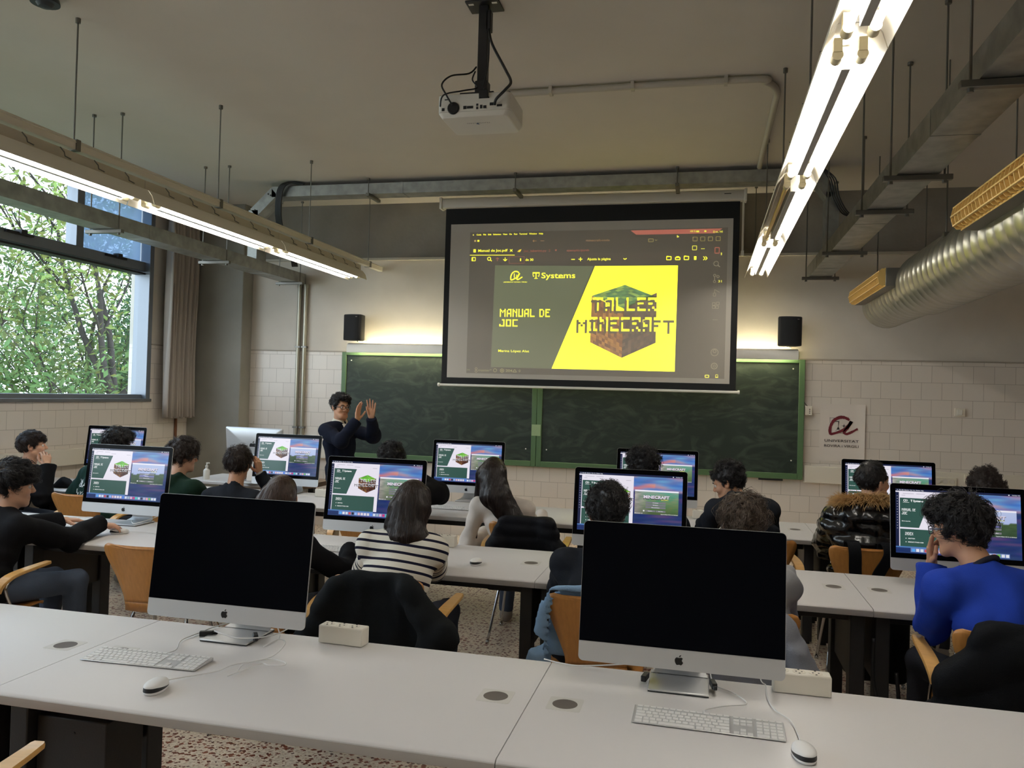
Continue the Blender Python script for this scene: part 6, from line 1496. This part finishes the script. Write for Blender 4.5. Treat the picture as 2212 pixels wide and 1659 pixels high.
# ------------------------------------------------------------------ the class and the presenter
def cloth(name, c, rough=.9, spec=.12): return mat(name, c, rough, bump=.3, bscale=320, var=.05, vscale=7, spec=spec)
HB = hair_mat('black', rgb(26, 23, 24)); HD = hair_mat('dark_brown', rgb(42, 32, 28)); HM = hair_mat('brown', rgb(66, 50, 42)); HL = hair_mat('long_dark', rgb(34, 25, 23), .36); HW = hair_mat('ash_brown', rgb(74, 62, 52), .4)
BLK = cloth('black_knit', rgb(22, 22, 25)); NAVY = cloth('navy_knit', rgb(24, 28, 42)); GRNH = cloth('green_hoodie', rgb(28, 48, 38)); GRNS = cloth('green_sweat', rgb(30, 54, 48)); BLUE = cloth('royal_blue_knit', rgb(38, 66, 168)); GREY = cloth('grey_shirt', rgb(150, 150, 152)); CREAM = cloth('cream_top', rgb(220, 210, 200)); CHAR = cloth('charcoal_shirt', rgb(36, 39, 46))
JEANS = mat('blue_denim', rgb(72, 84, 104), .85, bump=.3, bscale=300, var=.18, vscale=5); BEIGE = cloth('beige_chino', rgb(176, 160, 138))
M_puf = mat('glossy_puffer', rgb(14, 14, 17), .24, bump=.25, bscale=26, spec=.6, coat=.3)
M_gl = mat('glasses_black', rgb(20, 20, 22), .3); M_gg = mat('glasses_grey', rgb(92, 94, 110), .35)
ms = bpy.data.materials.new('striped_knit'); MATS['striped_knit'] = ms; N_, L_ = nodes_of(ms); p_ = N_['Principled BSDF']; a_ = N_.new('ShaderNodeAttribute'); a_.attribute_name = 'stripe'
mu = N_.new('ShaderNodeMath'); mu.operation = 'MULTIPLY'; mu.inputs[1].default_value = 1/.0400; fr = N_.new('ShaderNodeMath'); fr.operation = 'FRACT'; lt = N_.new('ShaderNodeMath'); lt.operation = 'LESS_THAN'; lt.inputs[1].default_value = .32
mx = N_.new('ShaderNodeMix'); mx.data_type = 'RGBA'; mx.inputs['A'].default_value = (*rgb(232, 226, 212), 1); mx.inputs['B'].default_value = (*rgb(28, 28, 48), 1)
L_.new(a_.outputs['Fac'], mu.inputs[0]); L_.new(mu.outputs[0], fr.inputs[0]); L_.new(fr.outputs[0], lt.inputs[0]); L_.new(lt.outputs[0], mx.inputs['Factor']); L_.new(mx.outputs['Result'], p_.inputs['Base Color']); p_.inputs['Roughness'].default_value = .85; p_.inputs['Specular IOR Level'].default_value = .15
def short(m, t=.020, **k): d = dict(mat=m, style='short', t=t, n=4200, len=.040, lift=.34, nz=.007, fr=42., r=.0012, jit=.30); d.update(k); return d
def curly(m, t=.030, **k): d = dict(mat=m, style='curly', t=t, n=3600, len=.028, lift=.6, nz=.013, fr=36., r=.0013, k=8, turn=8., coil=.0075, jit=.6); d.update(k); return d
def hood(r=.05, z=-.10, y=-.085, w=.085):
    def f(P, d, J):
        H = J['N']; fw, rt = J['fw'], J['rt']; a = H-fw*.075+Vector((0, 0, .0)); b1 = a-rt*w*.75+fw*.05+Vector((0, 0, .045)); b2 = a+rt*w*.75+fw*.05+Vector((0, 0, .045))
        d = smin(d, cap(P, a-rt*.045, a+rt*.045, r), .025); d = smin(d, cap(P, a-rt*.045, b1, r*.95, r*.62), .02); d = smin(d, cap(P, a+rt*.045, b2, r*.95, r*.62), .02); d = smin(d, cap(P, a-Vector((0, 0, .085)), a, r*.75, r*.9), .03); return d
    return f
# presenter
person('standing young man in a navy sweater and white collar raising both hands by the chalkboard', (-3.53, 7.52), -112, (-3.555, 7.50, 1.505), hyaw=-15, hpitch=2, standing=True, S=.95, face=True, skin='warm', slouch=.015, neck=(-3.575, 7.53, 1.335),
       arms={'R': dict(w=(-3.285, 7.30, 1.385), pole=(.25, -.75, -1), d=(.05, .06, 1), n=(.75, -.1, 0), show=True, hand=dict(curl=(6, 8, 6), splay=2., thumb=(.75, .55, .45), tcurl=8)), 'L': dict(w=(-3.205, 7.46, 1.41), pole=(.9, .25, -1), d=(-.02, 0, 1), n=(.25, -1, 0), show=True, hand=dict(curl=(4, 8, 6), splay=6., thumb=(.9, .28, .3), tcurl=5))},
       top=dict(mat=NAVY, name='sweater', off=.014, arm=(.056, .050, .036), cuff=-.0), trousers=BEIGE, hair=short(HB, .024, fwd=.3, grav=.1, len=.03, front=.080, nape=-.07, prims=[((0, .060, .112), (.060, .036, .026)), ((-.03, .066, .104), (.036, .030, .024))], n=4500), glasses=(M_gl, 'round'))
# row three, from the window
person('boy in a black hoodie by the window wall touching his chin', (-5.70, 5.64), -70, (-5.61, 5.80, 1.117), hyaw=16, hpitch=-6, legs={'R': dict(knee=(-5.28, 5.56, .52)), 'L': dict(knee=(-5.30, 5.74, .52))}, face=True, skin='fair', slouch=.02,
       arms={'R': dict(w=(-5.405, 5.735, .965), pole=(.25, -.4, -1), d=(-.25, .18, .95), n=(-.85, .5, .15), show=True, hand=dict(curl=(38, 45, 30), thumb=(.7, .6, .4), tcurl=25)), 'L': dict(w=(-5.50, 6.08, .80), pole=(-.3, .2, -1))},
       top=dict(mat=BLK, name='hoodie', off=.022, arm=(.062, .054, .042)), extra=hood(.05), hair=short(HD, .020, front=.056, nape=-.028, fwd=.9, len=.04, lift=.2, crown=(0, -.075, .10), prims=[((0, .075, .072), (.066, .026, .026))]))
person('boy in a dark green sweatshirt with white lettering behind the left computer', (-4.72, 5.47), -14, (-4.725, 5.76, 1.158), hyaw=-18, hpitch=6, face=False, skin='fair', top=dict(mat=GRNS, name='sweatshirt', off=.022, arm=(.06, .052, .04)), hair=short(HB, .030, nz=.012, fr=34., lift=.3, len=.045, fwd=.4, prims=[((0, .06, .10), (.062, .045, .034))]),
       arms={'L': dict(w=(-5.0, 6.0, .80), pole=(-1, .1, -.8)), 'R': dict(w=(-4.6, 6.05, .79))})
person('boy with black glasses in a dark green hoodie', (-3.98, 5.52), -8, (-3.99, 5.60, 1.115), hyaw=-34, legs={'R': dict(knee=(-3.80, 5.93, .52)), 'L': dict(knee=(-4.22, 5.92, .52))}, hpitch=4, face=True, skin='fair', top=dict(mat=GRNH, name='hoodie', off=.022, arm=(.06, .052, .04)), extra=hood(.042), hair=short(HD, .028, nz=.010, len=.05, fwd=.8, lift=.3, front=.050, nape=-.06, prims=[((0, .07, .085), (.066, .034, .034))]), glasses=(M_gl, 'rect'),
       arms={'R': dict(w=(-3.80, 5.99, .785)), 'L': dict(w=(-4.1, 6.05, .785))})
def polo(P, d, J):
    N = J['N']; return smin(d, smax(cap(P, N-Vector((0, 0, .01)), N+Vector((0, 0, .025)), .072, .066), -cap(P, N+Vector((0, 0, .05)), N+Vector((0, 0, .2)), .058), .005), .012)
person('boy seen from behind in a navy collared shirt, head on his right hand', (-3.44, 5.44), 0, (-3.452, 5.52, 1.082), hyaw=12, hpitch=4, skin='warm', top=dict(mat=CHAR, name='shirt', off=.014), extra=polo, hair=short(HD, .024, front=.060, nape=-.058, len=.036, fwd=.3, grav=.5), slouch=.03,
       arms={'R': dict(w=(-3.352, 5.66, 1.015), pole=(.5, .3, -1), d=(-.15, -.1, 1), n=(-1, .1, 0), show=True, hand=dict(curl=(30, 40, 30))), 'L': dict(w=(-3.6, 6.0, .785))})
person('curly haired student behind the striped girl, elbow out in a black jacket', (-2.36, 5.66), 0, (-2.33, 5.84, 1.145), skin='warm', top=dict(mat=BLK, name='jacket', off=.022, arm=(.062, .056, .044)), hair=curly(HB, .026), arms={'R': dict(w=(-2.22, 5.98, 1.03), pole=(.8, -.2, -.6)), 'L': dict(w=(-2.5, 6.05, .80))}, legs={'R': dict(knee=(-2.17, 6.05, .52)), 'L': dict(knee=(-2.62, 6.04, .52))}, trousers=mat('grey_denim', rgb(92, 96, 98), .85, bump=.3, bscale=300))
h5 = (-1.425, 5.50, 1.105)
person('girl with very long straight dark hair in a cream top', (-1.20, 5.46), 6, h5, hyaw=16, hpitch=6, hroll=-4, fem=True, skin='fair', slouch=.015, neck=(-1.375, 5.475, .945), top=dict(mat=CREAM, name='long_sleeved_top', off=.010, arm=(.046, .040, .032)),
       arms={'L': dict(w=(-1.53, 5.70, .66), pole=(-.3, -.4, -.6)), 'R': dict(w=(-1.15, 5.93, .80), pole=(.15, 0, -1))}, trousers=JEANS,
       hair=dict(mat=HL, t=.014, n=5200, len=.16, lift=.015, nz=.003, fr=30., r=.0010, jit=.05, k=9, grav=2.2, fwd=0., front=.062, nape=-.10, h=.006, wk=.04,
                 world=[((-1.42, 5.42, 1.13), (-1.37, 5.37, .98), .078, .076, (1, 0, 0), 1.3), ((-1.37, 5.37, .98), (-1.20, 5.35, .78), .070, .055, (1, 0, 0), 1.5), ((-1.20, 5.35, .78), (-1.13, 5.36, .60), .052, .025, (1, 0, 0), 1.6), ((-1.50, 5.46, 1.10), (-1.545, 5.50, .86), .036, .024, (1, 0, 0), 1.), ((-1.545, 5.50, .86), (-1.55, 5.52, .66), .022, .010, (1, 0, 0), 1.)]))
person('curly haired boy with glasses below the chalkboard', (-.40, 5.60), 12, (-.412, 5.74, 1.185), hyaw=32, hpitch=6, skin='tan', top=dict(mat=CHAR, name='sweater', off=.018), hair=curly(HB, .036, len=.036), glasses=(M_gl, 'round'), arms={'L': dict(w=(-.62, 6.1, .79)), 'R': dict(w=(-.2, 6.1, .79))})
person('dark haired boy in a black shirt leaning left and looking down', (.37, 5.46), 24, (.175, 5.62, 1.128), hyaw=51, hpitch=20, face=True, skin='warm', slouch=.05, neck=(.250, 5.55, 1.02), top=dict(mat=CHAR, name='shirt', off=.016), extra=hood(.03), hair=curly(HB, .026, len=.022, coil=.005, front=.066, nape=-.07), arms={'L': dict(w=(.02, 5.95, .79)), 'R': dict(w=(.35, 6.0, .79))})
def furhood(P, d, J):
    N, fw, rt = J['N'], J['fw'], J['rt']; a = N-fw*.10-Vector((0, 0, .02)); d = smin(d, cap(P, a-rt*.09, a+rt*.09, .075), .03); d = smin(d, cap(P, a-Vector((0, 0, .10)), a, .06, .075), .03)
    for s in (-1, 1): d = smin(d, cap(P, a+rt*s*.09, a+rt*s*.15+fw*.11+Vector((0, 0, .04)), .07, .05), .03)
    return d
person('boy in a glossy black puffer jacket with a fur trimmed hood', (.99, 5.42), -4, (1.055, 5.46, 1.198), hyaw=-55, hpitch=-8, hroll=6, face=True, skin='fair', slouch=.03, neck=(1.03, 5.40, 1.02), sh_w=.175, top=dict(mat=M_puf, name='puffer_jacket', off=.036, arm=(.078, .072, .056), quilt=.088, margin=.12, h=.0095), extra=furhood, hair=short(HB, .012, n=3000, len=.016, lift=.4, nz=.003, front=.062, nape=-.045), legs={'L': dict(knee=(.95, 5.83, .52)), 'R': dict(knee=(1.18, 5.82, .52))}, arms={'L': dict(w=(.90, 5.9, .84), pole=(-.25, -.1, -1)), 'R': dict(w=(1.15, 5.9, .84), pole=(.3, -.1, -1))})
pp_ = PEOPLE['boy in a glossy black puffer jacket with a fur trimmed hood']
def fur(pp):
    N, fw, rt = pp['N'], pp['fw'], pp['rt']; rs = np.random.RandomState(4); up = Vector((0, 0, 1)); a = N-fw*.10
    path = smooth_path([a+rt*s*.17*abs(math.sin(1))-fw*0 for s in ()]+[N+fw*.10-rt*.165+up*.02, N+fw*.0-rt*.18+up*.035, N-fw*.10-rt*.15+up*.075, N-fw*.135+up*.095, N-fw*.10+rt*.15+up*.085, N+fw*.0+rt*.20+up*.06, N+fw*.09+rt*.17+up*.04], 8)
    b = MB(); b.tube([p-Vector(pp['org']) for p in path], .026, 8); o = b.build('fur_trim', mat('fur_base', rgb(120, 88, 50), .9), pp['root'], angle=180)
    n = 4200; k = 5; out = np.zeros((n, k, 3)); L = len(path)
    for i in range(n):
        u = rs.uniform(0, L-1.001); j = int(u); p = path[j].lerp(path[j+1], u-j); c = Vector((N.x, N.y, p.z)); o_ = (p-c).normalized(); r = Vector(rs.normal(0, 1, 3)); dr = (o_*.9+r*.55+up*.5).normalized(); ln = rs.uniform(.04, .075); dp = Vector(rs.normal(0, .012, 3))
        for q in range(k): s = q/(k-1); out[i, q] = p+dp+dr*ln*s-up*.018*s*s
    strands('fur_hair', out, .0014*np.array([1, .95, .85, .6, .2]), mat('fur_hair', rgb(196, 158, 104), .7, var=.3, vscale=30), o, pp['org'])
fur(pp_)
person('student at the far right whose curly hair shows above a computer', (1.73, 5.50), 0, (1.735, 5.62, 1.150), skin='warm', top=dict(mat=BLK, name='sweater', off=.018), hair=curly(HD, .028), arms={'L': dict(w=(1.55, 6.0, .79)), 'R': dict(w=(1.95, 6.0, .79))})
# row two
person('boy in a black sweater at the left edge reaching for a mouse', (-3.80, 3.60), -12, (-3.845, 3.85, 1.075), hyaw=-34, S=1.06, hpitch=4, face=True, skin='fair', slouch=.02, neck=(-3.865, 3.80, .918), legs={'R': dict(knee=(-3.53, 3.96, .535), ankle=(-3.50, 3.94, .085)), 'L': dict(knee=(-3.72, 4.02, .52), ankle=(-3.74, 4.0, .085))}, trousers=JEANS, avoid=(((-3.555, 4.37, .7412), (.037, .060, .041)),),
       arms={'R': dict(w=(-3.635, 4.285, .81), pole=(.45, -.4, -.5), d=(.62, .6, -.16), n=(.05, .0, -1), show=True, hand=dict(curl=(22, 32, 24), thumb=(.75, .6, .35), tcurl=12)), 'L': dict(w=(-3.97, 4.36, .80), pole=(-.8, 0, -.4), d=(.5, .6, -.05), n=(0, 0, -1), show=True, hand=dict(curl=(20, 25, 20)))},
       top=dict(mat=BLK, name='sweater', off=.016, arm=(.056, .048, .036)), hair=short(HB, .032, nz=.010, len=.055, fwd=.9, lift=.25, front=.046, nape=-.062, prims=[((0, .070, .082), (.068, .036, .040)), ((0, -.07, .02), (.07, .05, .06))]))
person('girl with dark parted hair mostly hidden by the left dark computer', (-2.10, 3.68), 0, (-2.195, 3.93, 1.085), hyaw=24, fem=True, skin='fair', top=dict(mat=BLK, name='sweater', off=.016), hair=dict(mat=HM, t=.014, n=4200, len=.10, lift=.02, nz=.003, r=.0010, jit=.05, k=7, grav=2., fwd=0., world=[((-2.2, 3.88, 1.08), (-2.19, 3.83, .90), .088, .07, (1, 0, 0), 1.15)]),
       arms={'R': dict(w=(-1.93, 4.22, .785), pole=(.7, -.5, -.6)), 'L': dict(w=(-2.22, 4.34, .80), pole=(-.2, -.2, -1))})
person('girl in a cream sweater with navy stripes, seen from behind', (-1.43, 3.68), 2, (-1.392, 3.80, 1.105), hyaw=8, hpitch=8, fem=True, skin='fair', slouch=.055, sh_w=.148, neck=(-1.40, 3.72, .985), top=dict(mat=ms, name='striped_sweater', off=.018, arm=(.054, .048, .040), stripes=True, h=.007, wrinkle=.7),
       arms={'L': dict(w=(-1.70, 4.12, .80), pole=(-.35, -.4, -1)), 'R': dict(w=(-1.40, 4.18, .815), pole=(.0, .0, -1))},
       hair=dict(mat=HD, t=.018, n=5200, len=.12, lift=.02, nz=.003, r=.0010, jit=.05, k=8, grav=2., fwd=0., h=.006, crown=(.01, -.05, .13), front=.06, nape=-.10, wk=.035, world=[((-1.395, 3.74, 1.10), (-1.39, 3.68, .985), .092, .074, (1, 0, 0), 1.15), ((-1.33, 3.67, 1.0), (-1.245, 3.68, .955), .05, .022, (1, 0, 0), 1.), ((-1.46, 3.72, 1.02), (-1.47, 3.70, .94), .05, .02, (1, 0, 0), 1.)]))
person('boy with thick black hair in a black sweater behind the right dark computer', (-.46, 3.69), 4, (-.440, 3.90, 1.120), hyaw=10, hpitch=8, skin='tan', slouch=.03, top=dict(mat=CHAR, name='sweater', off=.018, arm=(.058, .05, .038)), hair=curly(HB, .030, len=.034, coil=.010, turn=4., lift=.35, nz=.012), arms={'L': dict(w=(-.62, 4.28, .80), pole=(-.35, -.2, -1)), 'R': dict(w=(-.24, 4.26, .80), pole=(.2, -.2, -1))})
person('boy with tousled brown hair in a grey shirt behind the right dark computer', (.19, 3.68), 0, (.192, 3.83, 1.115), hyaw=-10, hpitch=14, skin='fair', slouch=.03, sh_w=.165, top=dict(mat=GREY, name='shirt', off=.020, arm=(.056, .052, .044), wrinkle=1.6), hair=short(HW, .022, nz=.010, len=.055, lift=.3, fwd=.1, grav=.5, jit=.32, front=.06, nape=-.075), arms={'R': dict(w=(.33, 4.20, .80), pole=(.15, -.1, -1)), 'L': dict(w=(.09, 4.28, .80))})
person('boy with grey glasses in a royal blue sweater, hand over his mouth', (1.23, 3.64), 12, (1.072, 3.78, 1.168), hyaw=40, hpitch=10, face=True, skin='warm', slouch=.06, sh_w=.20, neck=(1.16, 3.69, 1.00), top=dict(mat=BLUE, name='sweater', off=.020, arm=(.056, .049, .038), h=.008),
       arms={'L': dict(w=(1.0, 3.90, .985), pole=(.0, .15, -1), d=(-.04, -.10, 1), n=(.85, -.55, 0), show=True, hand=dict(each=((14, 8, 6), (10, 8, 6), (42, 55, 30), (48, 60, 30)), thumb=(.7, .5, .5), tcurl=20)), 'R': dict(w=(1.50, 4.10, .80), pole=(.7, -.2, -1))},
       hair=short(HB, .023, nz=.011, fr=34., len=.050, lift=.34, fwd=.3, jit=.40, n=5600, front=.052, nape=-.075, prims=[((0, .066, .092), (.07, .042, .036)), ((0, -.075, .0), (.072, .05, .065))]), glasses=(M_gg, 'rect'))
# dark ribbed neckband of the blue sweater, white shirt collar of the presenter, lettering on the green back
def band(label, m, name, r=.066, h=.012, dz=.0, tilt=.0):
    q = PEOPLE[label]; b = MB(); ax = (q['nk0']-q['N']).normalized(); c = q['N'].lerp(q['nk0'], .30); e1 = q['rt']-ax*q['rt'].dot(ax); e1.normalize(); e2 = ax.cross(e1); b.tube([c+e1*r*math.cos(a)+e2*r*math.sin(a) for a in [2*PI*i/28 for i in range(28)]], h, 8, closed=True)
    o = b.build(name, m, q['root'], angle=180); o.data.transform(Matrix.Translation(-Vector(q['org'])))
band('boy with grey glasses in a royal blue sweater, hand over his mouth', mat('neckband_dark', rgb(28, 30, 46), .9), 'neckband', .066, .012)
q = PEOPLE['standing young man in a navy sweater and white collar raising both hands by the chalkboard']
def collar(q):
    fw, rt, N = q['fw'], q['rt'], q['N']; m = cloth('white_collar', rgb(222, 216, 202)); v = []; f = []; n = 24
    for i in range(n+1):
        a = -PI/2+.16+(2*PI-.32)*i/n; c = math.cos(a+PI/2+PI/2), math.sin(a+PI/2+PI/2)   # opens at the throat
        x, y = math.sin(a+PI/2), math.cos(a+PI/2); g = abs(i/n*2-1)**3
        for (r, z) in ((.061, .052-.022*g), (.067, .060-.022*g), (.082, .028-.02*g), (.094+.004*g, .008-.058*g)): v.append(N+rt*(r*x*.98)+fw*(r*y*1.02)+Vector((0, 0, z)))
    for i in range(n):
        for j in range(3): k = i*4+j; f.append((k, k+4, k+5, k+1))
    o = mesh_obj('shirt_collar', [p-Vector(q['org']) for p in v], f, m, q['root'], angle=180); s = o.modifiers.new('s', 'SOLIDIFY'); s.thickness = .004
    b = MB(); c = [N+fw*.088+Vector((0, 0, .0)), N+fw*.112+Vector((0, 0, -.06)), N+fw*.118+Vector((0, 0, -.10))]
    P = [N+fw*.085-rt*.045+Vector((0, 0, .005)), N+fw*.085+rt*.045+Vector((0, 0, .005)), N+fw*.125+rt*.012+Vector((0, 0, -.105)), N+fw*.125-rt*.012+Vector((0, 0, -.105))]
    b.poly([p-Vector(q['org']) for p in P]); o = b.build('shirt_front', m, q['root']); s = o.modifiers.new('s', 'SOLIDIFY'); s.thickness = .012; s.offset = 0
collar(q)
q = PEOPLE['boy in a dark green sweatshirt with white lettering behind the left computer']
def lettering(q):
    me = q['top'].data; bv = BVHTree.FromPolygons([v.co[:] for v in me.vertices], [p.vertices[:] for p in me.polygons]); b = MB(); org = Vector(q['org']); d = q['fw']; base = q['N']-org
    def fn(u, w):
        p = base+q['rt']*u+Vector((0, 0, w))-d*.6; h = bv.ray_cast(p, d); return (h[0]-d*.003) if h[0] else p+d*.45
    put_text(b, 'URBAN', fn, -.17, -.13, .045, .30, .02); put_text(b, 'New York', fn, -.19, -.20, .038, .34, .0); put_text(b, 'STREET WEAR', fn, -.16, -.245, .017, .26, .02); put_text(b, 'ESTABLISHED', fn, -.16, -.275, .017, .26, .02)
    b.build('lettering', mat('print_white', rgb(214, 216, 212), .7), q['root'], smooth=False)
lettering(q)
q = PEOPLE['boy seen from behind in a navy collared shirt, head on his right hand']
b = MB(); E_, W_ = q['J']['R']; u = (W_-E_).normalized(); b.cyl(W_-u*.01-Vector(q['org']), W_+u*.012-Vector(q['org']), .031, 16); b.build('wristwatch', mat('watch_white', rgb(214, 214, 212), .35), q['root'])

# ------------------------------------------------------------------ clean up the patterns the copies came from
def purge(o):
    for c in list(o.children): purge(c)
    bpy.data.objects.remove(o)
for o in (CH, PC_OFF, PC_A, PC_B, KB, MO, PW): purge(o)
# ------------------------------------------------------------------ daylight, camera, exposure
w = bpy.data.worlds.new('sky'); SC.world = w; N_, L_ = nodes_of(w); bg = N_['Background']
tc = N_.new('ShaderNodeTexCoord'); sp = N_.new('ShaderNodeSeparateXYZ'); L_.new(tc.outputs['Generated'], sp.inputs[0]); rp = N_.new('ShaderNodeValToRGB'); e = rp.color_ramp.elements
e[0].position = .0; e[1].position = .6; e[0].color = (.92, .96, 1., 1); e[1].color = (.62, .78, 1., 1); L_.new(sp.outputs['Z'], rp.inputs['Fac']); L_.new(rp.outputs['Color'], bg.inputs['Color']); bg.inputs['Strength'].default_value = SKY
cam = bpy.data.cameras.new('camera'); co = bpy.data.objects.new('camera', cam); COL.objects.link(co)
yaw_, pit_, rol_ = .2339, .0124, .0284
f_ = Vector((-math.sin(yaw_)*math.cos(pit_), math.cos(yaw_)*math.cos(pit_), math.sin(pit_))); r_ = Vector((math.cos(yaw_), math.sin(yaw_), 0)); u_ = r_.cross(f_)
r2 = r_*math.cos(rol_)+u_*math.sin(rol_); u2 = u_*math.cos(rol_)-r_*math.sin(rol_)
Mx = Matrix((( r2.x, u2.x, -f_.x), (r2.y, u2.y, -f_.y), (r2.z, u2.z, -f_.z))).to_4x4(); Mx.translation = (0, 0, 1.689); co.matrix_world = Mx
cam.sensor_fit = 'HORIZONTAL'; cam.sensor_width = 36.; cam.lens = 36.*1736.25/2212; cam.clip_start = .05; cam.clip_end = 200
SC.camera = co
v = SC.view_settings; v.view_transform = 'Standard'; v.look = 'None'; v.gamma = 1.; v.exposure = EXPO; v.use_curve_mapping = False
cy = SC.cycles; cy.use_denoising = True; cy.max_bounces = 8; cy.diffuse_bounces = 5; cy.glossy_bounces = 3; cy.transparent_max_bounces = 8; cy.sample_clamp_indirect = 8.; cy.caustics_reflective = False; cy.caustics_refractive = False
